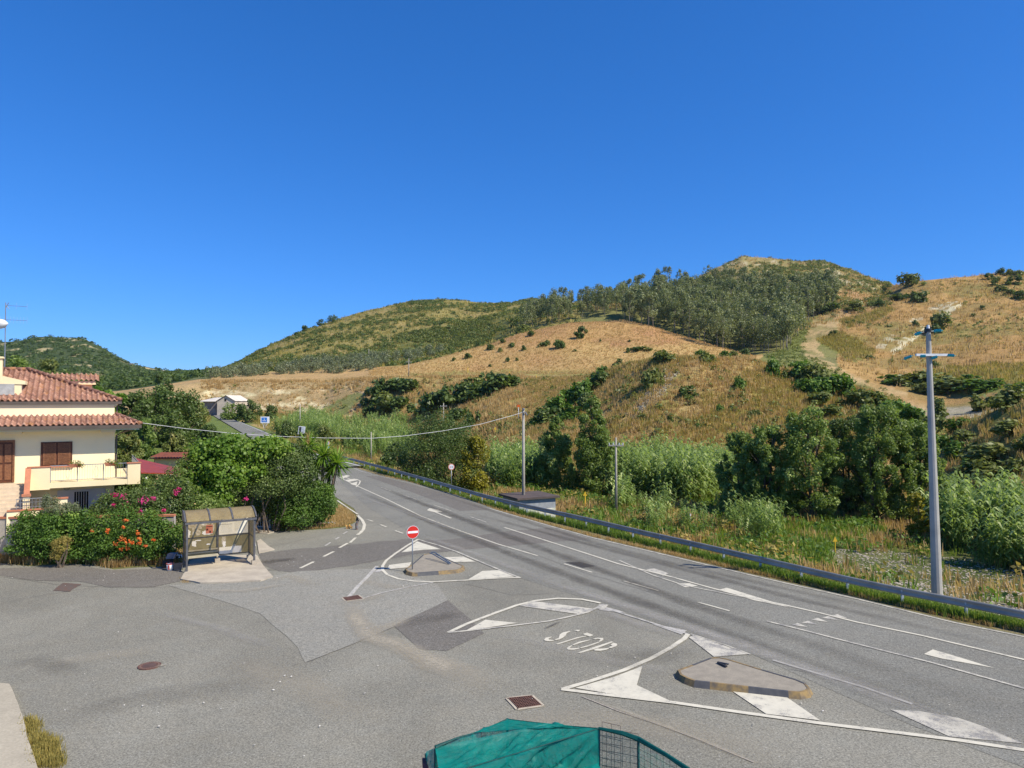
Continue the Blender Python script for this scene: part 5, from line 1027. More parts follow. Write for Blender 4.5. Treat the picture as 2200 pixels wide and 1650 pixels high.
# ground floor: white panel gate with barred window
u = hm(); u.box(-2.8, -.45, -.05, .01, .9, 3.12); gt = u.build('garage_door', surf('pale_grey_panel', (.62, .62, .62), (.55, .55, .55), scale=2), house)
u = hm(); u.box(-2.0, -1.28, -.07, -.052, 1.95, 2.98); u.build('window', m_black, gt)
u = hm()
for k in range(7): u.box(-2.0+k*.12-.012, -2.0+k*.12+.012, -.10, -.072, 1.92, 3.0)
u.box(-2.05, -1.2, -.11, -.072, 1.75, 1.93); u.build('window_bars', m_white, gt)
u = hm(); u.tube([(-2.35+.14*math.cos(t*.524), -.08, 3.24+.12*math.sin(t*.524)) for t in range(13)], .018, 6); u.build('wall_lamp', m_greym, house)
# stairs with side walls
u = hm()
for k in range(7): u.box(-5.9, -4.2, -1.5-.2*(k+1), -1.5-.2*k, 0, 3.60-.185*k)
u.box(-7.5, -4.2, -1.5, -.004, 0, 3.66)
u.build('stairs', m_tread, house)
u = hm(); u.add([(-4.18, -1.52, 1.0), (-4.02, -1.52, 1.0), (-4.02, -1.52, 4.5), (-4.18, -1.52, 4.5), (-4.18, -2.75, 1.0), (-4.02, -2.75, 1.0), (-4.02, -2.75, 3.15), (-4.18, -2.75, 3.15)], [(0, 1, 2, 3), (7, 6, 5, 4), (3, 2, 6, 7), (1, 5, 6, 2), (4, 0, 3, 7)]); u.box(-4.25, -3.95, -2.98, -2.75, 1.0, 3.2); u.box(-6.3, -5.92, -2.5, -1.9, 1, 4.2); u.box(-7.5, -6.3, -2.4, -2.2, 1, 3.5); sw = u.build('stair_wall', m_cream2, house)
u = hm(); u.bar((-4.1, -1.5, 4.55), (-4.1, -2.75, 3.2), .26, .06); u.box(-4.3, -3.9, -3.03, -2.7, 3.2, 3.32); u.box(-6.36, -5.86, -2.55, -1.85, 4.2, 4.27); u.box(-7.5, -6.3, -2.46, -2.14, 3.5, 3.56); u.build('coping', m_terr, sw)
# lower tiled porch at the very left
fr2 = ((HC[0]-.0, HC[1], 0), HF, HG)
u = hm(); u.box(-8.5, -5.95, -3.6, -2.4, 0.3, 2.95); u.box(-8.5, -5.8, -3.75, -2.4, 2.95, 3.06); pw = u.build('porch', m_cream2, house)
tileplane(house, FR, -8.5, -5.85, (-3.85, 3.06), (-2.6, 3.5), name='porch_roof', seed=5)
hm().box(-7.2, -6.15, -3.64, -3.603, .5, 2.7).build('door', surf('grey_door', (.30, .32, .33)), pw)
# chimney
ca = hl(5, 775, 4.2)[0]; u = hm(); u.box(ca-.9, ca, 4.2, 4.8, 9.2, 10.7); u.box(ca-.98, ca+.06, 4.1, 4.9, 10.7, 10.8); u.build('chimney', m_cream2, house)
# low cream garden wall with copings, railing
qa = hl(116, 1075, -2.9); qb = hl(145, 1067, -2.9); qc = hl(30, 1097, -3.1); qd = hl(115, 1093, -3.1)
u = hm(); u.box(qa[0], qb[0], -2.95, -2.8, .6, qb[1]-.1); u.box(qa[0]-.04, qb[0]+.04, -2.99, -2.76, qb[1]-.1, qb[1]-.02, 1); u.box(qc[0]-.3, qd[0]+.3, -3.2, -3.05, .3, qd[1]); u.box(qc[0]-.3, qd[0]+.3, -3.24, -3.01, qd[1], qd[1]+.07, 1)
b_ = u.pt((-4, -3.8, 0)); gw = empty('courtyard_wall', (b_[0], b_[1], 0), 0, 'low cream courtyard wall with terracotta coping and railing below the stairs', 'wall'); u.build('wall', [m_cream, m_terr], gw)
u = hm(); ra, rz_ = qc[0]+.1, qd[1]+.07; rb = qd[0]-.1; u.box(ra, rb, -3.14, -3.10, rz_+.52, rz_+.56); u.box(ra, rb, -3.13, -3.11, rz_+.34, rz_+.36); u.box(ra, rb, -3.13, -3.11, rz_+.10, rz_+.12)
for k in range(10): a = ra+(rb-ra)*k/9; u.box(a-.01, a+.01, -3.13, -3.11, rz_, rz_+.55)
u.build('railing', m_greym, gw)
# street side garden wall
p0 = at(-60, 1108, 37.4); zt_ = 2.15
u = MB(((-40, 35.25, 0), (.9965, .083), (-.083, .9965))); u.box(0, 22.5, 0, .2, -.1, zt_); u.box(0, 22.5, -.04, .24, zt_, zt_+.1, 1)
gd = empty('garden_wall', (-26, 35.8, 0), 0, 'long plastered garden wall with terracotta coping at the left edge behind the hedge', 'wall'); u.build('wall', [surf('stained_plaster', (.50, .46, .40), (.34, .31, .27), scale=1.2, rough=.95, fine=8), m_terr], gd)
# flower boxes on the railing
fb = None
for k, (a, lb) in enumerate([(-1.95, 'terracotta flower box with trailing red geraniums hooked on the railing, left one'), (-.25, 'smaller terracotta flower box hooked on the railing, right one')]):
    u = hm(); b_ = u.pt((a, -1.55, 4.5)); o = empty('flower_box', b_, 0, lb, 'flower box', 'flower boxes on the balcony railing')
    u.add([(a-.26, -1.66, 4.5), (a+.26, -1.66, 4.5), (a+.26, -1.48, 4.5), (a-.26, -1.48, 4.5), (a-.3, -1.70, 4.68), (a+.3, -1.70, 4.68), (a+.3, -1.46, 4.68), (a-.3, -1.46, 4.68)], [(3, 2, 1, 0), (4, 5, 6, 7), (0, 1, 5, 4), (1, 2, 6, 5), (2, 3, 7, 6), (3, 0, 4, 7)]); u.build('trough', m_terr, o)
    c = [(.0, 0, .25), (.2, -.05, .22), (-.2, 0, .24), (.38, -.05, .12)]; V, F, T = leafcloud(c, [.16]*4, 260, .07, 3+k, shell=.1); npmesh('geranium', V, F, LM['laurel'], parent=o, tint=T)
    V, F, T = leafcloud(c, [.19]*4, 60, .05, 9+k, shell=.4); npmesh('flowers', V, F, LM['orange'], parent=o, tint=T)
def palm():
    b_ = hm().pt((-6.15, -2.7, 2.0)); o = empty('sago_palm', b_, 0, 'small palm in front of the dark door at the left edge', 'palm'); rr = np.random.default_rng(2); V = []; T = []
    for k in range(26):
        a = k*2.4; e_ = .2+.9*rr.random(); L = 1.0; pts = []
        for t in np.linspace(0, 1, 7): pts.append(np.array([math.cos(a)*L*t*math.cos(e_), math.sin(a)*L*t*math.cos(e_), 2.3+L*t*math.sin(e_)-.55*t*t]))
        for i in range(6):
            p, q = pts[i], pts[i+1]; d = q-p; s_ = np.cross(d, [0, 0, 1.]); s_ = s_/np.linalg.norm(s_)*.09*(1-abs(i/6-.4))
            for h_ in (-1, 1): V += [p, p+d*.5, q+s_*h_+d*.2, p+s_*h_+d*.3]; T += [.4+.4*rr.random()]*4
    npmesh('fronds', np.array(V), np.arange(len(V)).reshape(-1, 4), LM['bright'], parent=o, tint=np.array(T)); u = MB(); u.tube([(b_[0], b_[1], .8), (b_[0], b_[1], 4.35)], [.16, .12], 8); u.build('trunk', m_bark, o)
palm()
# aerial on the roof
p = at(10, 795, 44); an = empty('tv_antenna', p, 0, 'tall thin television aerial with two arrays over the tiled roof', 'antenna')
u = MB(); t_ = at(10, 650, 44); u.tube([(p[0], p[1], p[2]-.4), (p[0], p[1], t_[2])], .028, 6); u.build('mast', m_grey, an)
u = MB()
for (yy, x0, x1, n_) in ((657, 12, 58, 3), (687, -6, 58, 10)):
    q0 = at(x0, yy-1, 44); q1 = at(x1, yy+2, 44); u.tube([q0, q1], .012, 5)
    for k in range(n_):
        t = k/(n_-1) if n_ > 1 else 0; c = Vector(q0).lerp(Vector(q1), t); u.tube([(c.x, c.y-.02, c.z-.2), (c.x, c.y+.02, c.z+.2)], .006, 4)
u.tube([at(12, 662, 44), at(19, 650, 44)], .02, 5); u.tube([at(12, 655, 44), at(20, 664, 44)], .02, 5); u.build('arrays', m_grey, an)
# street lamp coming in from the left
p = at(-70, 700, 22); lp = empty('street_lamp', (p[0], p[1], 0), 0, 'white street lamp head reaching in from the left edge', 'street lamp')
u = MB(); u.tube([(p[0], p[1], 0), (p[0], p[1], 9.6), (p[0]+.1, p[1], 10.1), (p[0]+.45, p[1], 10.35)], [.1, .07, .05, .04], 10); u.build('post', m_grey, lp, smooth=True)
c0 = at(-26, 699, 22); c1 = at(17, 695, 22); u = MB()
u.tube([c0, (c0[0]*.8+c1[0]*.2, 22, c0[2]+.02), (c0[0]*.5+c1[0]*.5, 22, c0[2]+.05), (c0[0]*.2+c1[0]*.8, 22, c0[2]+.05), c1], [.06, .15, .17, .13, .02], 14); u.build('lamp_head', surf('lamp_white', (.75, .75, .73), rough=.3), lp, smooth=True)
# red awning roof, clutter under it, ochre hut
u = hm(); z0 = 4.25
u.add([(1.3, -1.3, 4.02), (3.5, .3, 3.72), (3.5, 3.6, 3.85), (1.3, 4.0, 4.5), (1.3, -1.3, 3.96), (3.5, .3, 3.66), (3.5, 3.6, 3.79), (1.3, 4.0, 4.44)], [(0, 1, 2, 3), (7, 6, 5, 4), (0, 4, 5, 1), (1, 5, 6, 2)]); b_ = u.pt((2.4, 1, 0)); aw = empty('awning', (b_[0], b_[1], 0), 0, 'sloping dark red awning roof right of the house balcony', 'awning'); u.build('roof_sheet', surf('red_sheet', (.28, .045, .022), (.22, .04, .02), scale=2, rough=.5), aw)
u = hm()
for a, b in ((3.3, .35), (3.3, 3.4), (1.6, -.9)): u.box(a-.04, a+.04, b-.04, b+.04, 0, 3.7)
u.build('posts', m_white, aw)
u = hm(); u.box(1.4, 3.1, 1.2, 2.6, 0, 2.6); u.box(1.35, 3.15, 1.1, 1.2, 1.8, 2.4); b_ = u.pt((2.2, 1.8, 0)); o = u.build('storage_cabinet', surf('pale_cabinet', (.5, .52, .54), (.2, .2, .2), scale=3), org=(b_[0], b_[1], 0)); tag(o, 'pale storage cabinet in the shade under the red awning', 'cabinet')
c = [at(332, 985, 56), at(402, 982, 56)]; zr_ = at(330, 974, 56)[2]; x0, x1 = c[0][0], c[1][0]+.6
hu = empty('ochre_hut', ((x0+x1)/2, 57.5, 0), 0, 'small ochre hut with a rusty red sheet roof behind the awning', 'hut')
u = MB(); u.box(x0, x1, 56, 57.4, 0, zr_-.45); u.build('wall', surf('ochre_plaster', (.85, .60, .30), (.75, .52, .27), scale=1.2), hu)
u = MB(); u.box(x0-.04, x0-.003, 56, 57.4, 0, zr_-.45); u.box(x1-.75, x1-.35, 55.96, 55.997, zr_-1.25, zr_-.85); u.build('dark_side_and_opening', m_woodd, hu)  # dark wood over the whole left side, and a small front opening
u = MB()
for k in range(16): xx = x0-.3+k*(x1-x0+.6)/16; u.add([(xx, 55.7, zr_-.3), (xx+.1, 55.7, zr_-.25), (xx+.1, 57.6, zr_+.0), (xx, 57.6, zr_-.05), (xx+.23, 55.7, zr_-.3), (xx+.23, 57.6, zr_-.05)], [(0, 1, 2, 3), (1, 4, 5, 2)])
u.box(x0-.3, x1+.3, 55.75, 57.5, zr_-.42, zr_-.36); u.build('roof', surf('rusty_sheet', (.20, .06, .03), (.13, .045, .025), scale=3, rough=.6), hu)
# ---------------------------------------------------------------- barn by the far road, ruin on the ridge, valley shed
zb = tz(*at(468, 888, 232)[:2]); bn = empty('barn', (at(470, 888, 236)[0], 236, zb), 0, 'pale barn with two roofs beside the far road under the cliff', 'barn')
def bx_(px0, px1, D, yt): return at(px0, yt, D)[0], at(px1, yt, D)[0], at(px0, yt, D)[2]
x0, x1, zz = bx_(433, 466, 236, 862); u = MB(); u.box(x0, x1, 236, 247, zb-1, zz); u.build('wall', surf('grey_block_wall', (.26, .24, .22), (.12, .11, .11), scale=.4, rough=.9), bn)
u = MB(); u.add([(x0-.5, 235, zz), (x1, 235, zz), (x1, 247, zz+1.6), (x0-.5, 247, zz+1.2)], [(0, 1, 2, 3)]); u.add([(x0-.5, 235, zz-.15), (x1, 235, zz-.15), (x1, 235, zz), (x0-.5, 235, zz)], [(0, 1, 2, 3)]); m_pale = surf('pale_sheet_roof', (.62, .58, .50), (.5, .46, .40), scale=.5); u.build('roof', m_pale, bn)
x0, x1, zz = bx_(466.5, 505, 234, 861); xm = (x0+x1)/2; u = MB(); u.prism([(x0, 234), (x1, 234), (x1, 246), (x0, 246)], zb-1, zz); u.add([(x0, 234, zz), (x1, 234, zz), (xm, 234, zz+1.7)], [(0, 1, 2)]); wl = u.build('gable_wall', surf('beige_plaster', (.55, .48, .38), (.42, .37, .30), scale=.5), bn)
u = MB(); u.add([(x0-.3, 233.6, zz-.1), (xm, 233.6, zz+1.85), (xm, 246.4, zz+1.85), (x0-.3, 246.4, zz-.1), (x1+.3, 233.6, zz-.1), (x1+.3, 246.4, zz-.1)], [(0, 1, 2, 3), (1, 4, 5, 2)]); u.build('roof', m_pale, bn)
u = MB(); u.box(xm-.5, xm+.1, 233.93, 233.98, zz-.1, zz+.7); u.build('window', m_black, wl)
q = at(278, 790, 850); u = MB(); u.box(q[0]-2.5, q[0]+2, 850, 856, q[2]-3, q[2]+5); u.box(q[0]-6, q[0]-2.5, 850, 856, q[2]-4, q[2]-.5); u.box(q[0]-2.8, q[0]+2.3, 849.7, 856.3, q[2]+5, q[2]+5.5)
tag(u.build('ridge_tower', surf('old_stone', (.42, .34, .27), scale=.3), org=(q[0], 853, q[2]-3)), 'small square stone building on the far left ridge', 'building')
c = [G(1071, 1060, .25), G(1112, 1073.5, .15), G(1203, 1067.5, .15), G(1157, 1054, .25)]; cx, cy = ctr(c); sh = empty('shed', (cx, cy, -2.3), 0, 'low shed with a dark flat roof and white front behind the guardrail', 'shed')
u = MB(); u.prism([(p[0], p[1]) for p in c], .08, .24); u.build('roof', surf('bitumen_roof', (.115, .088, .078), (.08, .065, .06), scale=1.5, rough=.95, fine=8), sh)
ins = [(p[0]*.86+cx*.14, p[1]*.86+cy*.14) for p in c]; u = MB(); u.prism(ins, -.75, .078, 0); u.prism(ins, -2.6, -.752, 1); u.build('wall', [surf('grey_panel', (.30, .32, .34)), surf('white_board', (.62, .60, .52), (.35, .38, .28), scale=1.4)], sh)
# ---------------------------------------------------------------- bus shelter
A = Vector(G(401, 1231)); B = Vector(G(546, 1215)); d = (B-A); SWd = d.length; d.normalize(); SF = (d.x, d.y); SG2 = (-d.y, d.x)
FS = ((A.x, A.y, .0), SF, SG2)
def sm(): return MB(FS)
pl = [(388, 1247), (397, 1232), (408, 1207), (470, 1196), (552, 1195), (566, 1218), (586, 1241), (560, 1250), (500, 1253), (430, 1255)]
tag(MB().prism([G(x, y) for x, y in wob(pl, 1, 3, 9)][::-1], -.02, .075).build('shelter_slab', m_conc), kind='structure')
c_ = sm().pt((SWd/2, .7, 0)); bs_ = empty('bus_shelter', (c_[0], c_[1], .075), 0, 'old bus shelter with stained yellow panels, torn posters and a curved roof', 'bus shelter')
m_sh = surf('shelter_metal', (.13, .13, .135), (.085, .085, .09), scale=5, rough=.5, metal=.2)
m_px = surf('stained_acrylic', (.36, .32, .18), (.26, .23, .13), scale=2.2, rough=.35, fine=6); m_pxr0 = surf('yellowed_acrylic', (.58, .48, .28), (.46, .38, .22), scale=1.6, rough=.3, fine=6)
def seethru(m, k, tint):
    n = m.node_tree; out = n.nodes['Material Output']; bs = n.nodes['Principled BSDF']; tl = N(n, 'ShaderNodeBsdfTransparent'); tl.inputs['Color'].default_value = (*tint, 1); mx = N(n, 'ShaderNodeMixShader'); mx.inputs[0].default_value = k
    n.links.new(bs.outputs[0], mx.inputs[1]); n.links.new(tl.outputs[0], mx.inputs[2]); n.links.new(mx.outputs[0], out.inputs[0]); return m
m_pxr = seethru(m_pxr0, .72, (1, .93, .78)); m_side = seethru(surf('side_acrylic', (.42, .36, .22), (.3, .26, .15), scale=2.2, rough=.35, fine=6), .55, (1, .93, .80))
Dp = 1.35; Hh = 2.28; u = sm()
for a, b in ((0, 0), (SWd, 0), (0, Dp), (SWd*.5, Dp), (SWd, Dp)): u.box(a-.045, a+.045, b-.045, b+.045, .075, Hh)
for a0, a1 in ((.045, SWd*.5-.045), (SWd*.5+.045, SWd-.045)):
    for z in (.42, 1.38, Hh-.06): u.box(a0, a1, Dp-.02, Dp+.02, z-.025, z+.025)
for a in (0, SWd):
    for z in (.42, 1.38, Hh-.06): u.box(a-.02, a+.02, .045, Dp-.045, z-.025, z+.025)
u.box(-.1, SWd+.1, -.1, -.02, Hh, Hh+.1); u.box(-.1, SWd+.1, Dp+.02, Dp+.1, Hh, Hh+.1)
arc = [(-.06+(Dp+.12)*t, Hh+.1+.42*math.sin(math.pi*(t*.62+.02))**.9) for t in [k/10 for k in range(11)]]; zb_ = arc[-1][1]
for a in (-.08, SWd/3, SWd*2/3, SWd+.08):
    for i in range(10): u.bar((a, arc[i][0], arc[i][1]), (a, arc[i+1][0], arc[i+1][1]), .07, .05)
u.box(-.1, SWd+.1, Dp+.02, Dp+.08, Hh+.1, zb_); u.build('frame', m_sh, bs_)
for k in range(3):
    a0 = -.05+k*(SWd+.1)/3+.035; a1 = -.05+(k+1)*(SWd+.1)/3-.035; vs = [(a, b, z+o_) for o_ in (0, -.012) for a in (a0, a1) for b, z in arc]; n_ = 11
    fs = [(i, n_+i, n_+i+1, i+1) for i in range(10)]+[(2*n_+i+1, 3*n_+i+1, 3*n_+i, 2*n_+i) for i in range(10)]; u = sm(); u.add(vs, fs); u.build('roof_panel', m_pxr, bs_, smooth=True)
for a0, a1 in ((.05, SWd*.5-.05), (SWd*.5+.05, SWd-.05)):
    for z0, z1 in ((.45, 1.35), (1.41, Hh-.09)): u = sm(); u.box(a0, a1, Dp-.008, Dp+.008, z0, z1); u.build('back_panel', m_px, bs_)
for a in (0, SWd):
    for z0, z1 in ((.45, 1.35), (1.41, Hh-.09)): u = sm(); u.box(a-.008, a+.008, .05, Dp-.05, z0, z1); u.build('side_panel', m_side, bs_)
bench = None; u = sm()
for k in range(4): u.box(.08, SWd*.5, Dp-.55+k*.125, Dp-.46+k*.125, .5, .535)
for k in range(2): u.box(.1+k*(SWd*.5-.2), .14+k*(SWd*.5-.2), Dp-.55, Dp-.06, .44, .5)
for z in (.62, .74): u.box(.08, SWd*.5, Dp-.09, Dp-.05, z, z+.07)
u.build('bench', surf('bench_slats', (.44, .41, .30), (.34, .31, .23), scale=4), bs_)
u = sm()
for a, b in ((SWd, Dp), (SWd*.5, Dp), (SWd, 0)): u.box(a-.12, a+.12, b-.12, b+.12, .078, .26)
u.build('footings', m_conc, bs_)
m_paper = surf('aged_paper', (.84, .82, .72), (.76, .74, .64), scale=4); m_torn = surf('torn_paper', (.88, .88, .85), (.8, .8, .77), scale=7); m_ink = surf('grey_ink', (.22, .22, .22)); m_redp = surf('red_poster', (.60, .16, .10), (.55, .25, .18), scale=9)
m_greyp = surf('faded_paper', (.62, .57, .46), (.40, .35, .25), scale=10)
u = sm(); yb = Dp-.012; a0 = SWd*.5+.06; u.box(a0, SWd-.08, yb-.004, yb, 1.43, Hh-.1); nb = u.build('notice', m_paper, bs_, )
u = sm(); r_ = random.Random(4); W_ = SWd-.1-a0
def words(a, b, z, h, step=.045):
    x = a
    while x < b:
        l = min(b-x, r_.uniform(.02, .09)); u.box(x, x+l, yb-.007, yb-.0045, z, z+h); x += l+.018
words(a0+.18, a0+W_*.30, 2.13, .012); words(a0+.05, a0+W_*.44, 2.06, .03); words(a0+.16, a0+W_*.30, 1.995, .016); words(a0+.05, a0+W_*.46, 1.92, .028); words(a0+W_*.54, a0+W_*.95, 2.12, .028)
for k in range(7): words(a0+.08, a0+W_*.46, 1.86-k*.055, .006)
for k in range(10): words(a0+W_*.54, a0+W_*.94, 2.06-k*.055, .006)
u.build('notice_text', m_ink, nb)
def ragged(a, z, w, h, mt, seed, off):
    r_ = random.Random(seed); pts = []; n_ = 22
    for k in range(n_):
        t = k/n_*2*math.pi; rr_ = r_.uniform(.55, 1.1); cx_ = max(-1, min(1, 1.25*math.cos(t)*rr_)); cz_ = max(-1, min(1, 1.25*math.sin(t)*rr_)); pts.append((a+cx_*w/2, z+cz_*h/2))
    tri = mathutils.geometry.tessellate_polygon([[Vector((p[0], p[1], 0)) for p in pts]]); m_ = sm(); m_.add([(p[0], yb-.0015-off, p[1]) for p in pts], [tuple(t) for t in tri]); return m_.build('torn_poster', mt, bs_)
for k, (a, z, w, h, mt) in enumerate([(.18, 1.62, .22, .4, m_torn), (.3, 2.0, .3, .25, m_greyp), (.62, 1.95, .4, .3, m_greyp), (.62, 1.65, .3, .3, m_greyp), (.95, 2.02, .45, .22, m_greyp), (1.05, 1.6, .5, .22, m_torn), (.85, 2.05, .16, .1, m_torn), (.45, 1.1, .22, .32, m_torn), (.62, 1.25, .3, .06, m_torn), (1.1, 1.02, .2, .07, m_torn), (.4, 1.72, .12, .5, m_greyp), (1.3, 1.85, .16, .5, m_greyp),
  (a0+.22, 1.15, .2, .42, m_greyp), (a0+.25, .95, .16, .3, m_torn), (a0+.30, .62, .52, .32, m_torn), (a0+.86, .64, .34, .34, m_torn), (a0+.72, .8, .2, .2, m_greyp)]): ragged(a, z, w, h, mt, k+1, .0006*(k % 4))
u = sm(); u.box(a0+.02, a0+1.08, yb-.003, yb-.001, .47, .80); u.build('poster_remains', m_paper, bs_)
u = sm(); u.box(.98, 1.30, yb-.007, yb-.003, 1.55, 1.98); pr_ = u.build('poster', m_redp, bs_)
u = sm(); u.box(1.0, 1.28, yb-.010, yb-.0075, 1.87, 1.91); u.box(1.0, 1.09, yb-.010, yb-.0075, 1.7, 1.8); u.box(1.14, 1.22, yb-.010, yb-.0075, 1.58, 1.68); u.build('poster_print', surf('dark_print', (.10, .04, .04)), pr_)
u = sm()   # ragged white sheets hanging outside the right end
for z, w in ((1.0, .2), (.75, .3), (.5, .22)): u.add([(SWd+.06, .1, z+.2), (SWd+.1, .1+w, z+.16), (SWd+.12, .12+w*.8, z-.1), (SWd+.07, .12, z-.06)], [(0, 1, 2, 3)])
u.build('hanging_paper', m_torn, bs_)
# rubbish by the shelter
x, y, _ = G(374, 1222); u = MB()
def crate(name, lb, px, py, w, dd, h, mt, rz, z0=.02, slats=3, gp=None):
    x, y, _ = G(px, py); o = empty(name, (x, y, z0), rz, lb, 'crate', gp); cs, sn = math.cos(rz), math.sin(rz); fr = ((x, y, z0), (cs, sn), (-sn, cs)); u = MB(fr); t = .015
    u.box(-w/2, w/2, -dd/2, dd/2, 0, t); hs_ = h/slats
    for k in range(slats):
        z = k*hs_+.012; zz = z+hs_*.68
        u.box(-w/2, w/2, -dd/2, -dd/2+t, z, zz); u.box(-w/2, w/2, dd/2-t, dd/2, z, zz); u.box(-w/2, -w/2+t, -dd/2+t, dd/2-t, z, zz); u.box(w/2-t, w/2, -dd/2+t, dd/2-t, z, zz)
    for sx in (-1, 1):
        for sy in (-1, 1): u.box(sx*w/2-.02*(sx > 0)-.002, sx*w/2+.02*(sx < 0)+.002, sy*dd/2-.02*(sy > 0)-.002, sy*dd/2+.02*(sy < 0)+.002, 0, h)
    b_ = MB(); b_.v = [(p[0], p[1], p[2]) for p in u.v]; inv = [( (p[0]-x)*cs+(p[1]-y)*sn, -(p[0]-x)*sn+(p[1]-y)*cs, p[2]-z0) for p in b_.v]; b_.v = inv; b_.f = u.f; b_.m = u.m
    me = b_.build('slats', mt, None, (0, 0, 0)); me.parent = o; return o
m_dk = surf('dark_plastic', (.035, .037, .042), rough=.4)
crate('crate', 'dark slatted crate on the asphalt next to the shelter post', 381, 1224, .42, .32, .30, surf('grey_plastic', (.12, .12, .13)), .2)
crate('crate', 'black crate behind the white bucket', 360, 1219, .46, .34, .34, m_dk, .5)
crate('crate', 'black crate tipped on top of the rubbish pile', 377, 1213, .4, .3, .26, m_dk, -.3, .34)
x, y, _ = G(365, 1226); bk = empty('bucket', (x, y, .02), 0, 'white bucket with a red stripe full of rubbish', 'bucket'); u = MB(); u.tube([(x, y, .02), (x, y, .34)], [.13, .16], 18); u.build('pail', m_white, bk, smooth=True)
u = MB(); u.tube([(x, y, .31), (x, y, .36)], [.167, .168], 18, cap=False); u.box(x-.02, x+.05, y-.158, y-.148, .08, .28); u.build('rim', surf('red_plastic', (.55, .10, .07)), bk)
x, y, _ = G(366, 1216); u = MB(); u.box(x-.2, x+.22, y-.1, y+.25, .36, .62); u.v = [(p[0]+(p[2]-.36)*.35, p[1], p[2]) for p in u.v]; tag(u.build('plastic_box', surf('grey_box', (.20, .22, .26)), org=(x, y, .36), bevel=.02), 'grey box leaning on top of the crates beside the shelter', 'box')
V, F, T = leafcloud([(0, 0, 0), (.15, .05, .02), (-.12, .02, -.02)], [.12]*3, 40, .10, 3, asp=.8); x, y, _ = G(380, 1214); o = npmesh('rubbish', V, F, m_torn, tint=T); o.location = (x, y, .45); tag(o, kind='stuff')
rg = np.random.default_rng(8); P = []
for (cx_, cy_, sx, sy, n_) in [(620, 1215, 30, 12, 26), (600, 1235, 22, 12, 12), (240, 1240, 120, 10, 30), (1450, 1500, 250, 60, 30), (900, 1300, 300, 60, 20), (300, 1500, 250, 80, 40)]:
    for k in range(n_):
        g_ = G(cx_+rg.normal()*sx, cy_+rg.normal()*sy); s_ = .012+.03*rg.random()**2; a = rg.random()*6.28; c_, q_ = math.cos(a)*s_, math.sin(a)*s_
        P += [(g_[0]-c_, g_[1]-q_, .045), (g_[0]+q_, g_[1]-c_, .05), (g_[0]+c_, g_[1]+q_*.7, .06), (g_[0]-q_*.8, g_[1]+c_, .05)]
tag(npmesh('litter', np.array(P), np.arange(len(P)).reshape(-1, 4), surf('pale_litter', (.62, .60, .55), (.45, .42, .36), scale=8)), kind='stuff')
for k, (px, py, w_, h_, c_, lb, cat, nm) in enumerate([(687, 1127, .28, .10, (.62, .62, .66), 'crumpled white and blue packaging lying in the dry grass on the corner', 'packaging', 'crumpled_packaging'), (709, 1126, .30, .12, (.22, .34, .60), 'crumpled blue and white bag in the dry grass on the corner', 'bag', 'plastic_bag'), (749, 1136, .17, .20, (.75, .33, .03), 'orange plastic lump beside the broken bollard', 'debris', 'orange_debris')]):
    x, y, _ = G(px, py); V, F, T = leafcloud([(0, 0, h_/2), (w_*.6, 0, h_*.4), (-w_*.5, .05, h_*.4)], [(w_*.6, w_*.4, h_*.6)]*3, 60, .13, k, asp=.9, shell=.7); o = npmesh(nm, V, F, surf(nm, c_, tuple(min(.7, q+.25) for q in c_), scale=9, rough=.4), tint=T); o.location = (x, y, .02); tag(o, lb, cat)
x, y, _ = G(767, 1138); o = empty('broken_bollard', (x, y, 0), 0, 'broken grey and brown marker stump at the road corner', 'bollard'); u = MB(); u.tube([(x, y, 0), (x-.03, y, .35), (x+.06, y, .55)], [.10, .09, .07], 8); u.build('stump', surf('stump_grey', (.14, .15, .17), (.2, .12, .07), scale=8), o); u = MB(); u.add([(x-.1, y, .56), (x+.14, y, .52), (x, y+.02, .86)], [(0, 1, 2), (2, 1, 0)]); u.build('broken_tip', m_dk, o)
# white gate and concrete apron
u = MB(); A2 = Vector(G(500, 1139)); B2 = Vector(G(575, 1137)); A2.y = 45.2; B2.y = 45.6; dd = (B2-A2); L = dd.length; dd.normalize(); FG = ((A2.x, A2.y, 0), (dd.x, dd.y), (-dd.y, dd.x)); gt = empty('entrance_gate', (B2.x, B2.y, .05), 0, 'white barred entrance gate behind the bus shelter', 'gate'); u = MB(FG)
u.bar((0, 0, 1.28), (L, 0, 1.55), .05, .06); u.box(0, L, -.025, .025, .12, .18)
for k in range(int(L/.135)): a = L-.1-k*.135; u.box(a-.018, a+.018, -.018, .018, .16, 1.28+.27*a/L)
u.build('bars', m_white, gt); u = MB(FG); u.box(L, L+.12, -.06, .06, 0, 1.8); u.box(L+.2, L+.24, -.02, .02, 0, 1.7); u.build('post', m_white, gt)
u = MB(FG); u.box(L-.06, L-.0, -.05, -.026, .8, .98); u.build('lock', m_dk, gt)
tag(MB().prism([G(x, y) for x, y in [(545, 1146), (552, 1133), (585, 1134), (590, 1144), (575, 1148)]][::-1], -.02, .05).build('gate_apron', m_conc), kind='structure')
tag(MB().prism([G(x, y) for x, y in [(552, 1164), (560, 1160), (578, 1176), (590, 1182), (556, 1190)]][::-1], -.02, .06).build('side_kerb', m_conc), kind='structure')
u = MB(FG); u.box(L+.4, L+1.6, .1, .4, 0, .45); tag(u.build('low_wall', m_concg, org=tuple(u.pt((L+1, .2, 0)))), 'low grey concrete wall under the laurel bush beside the gate', 'wall')
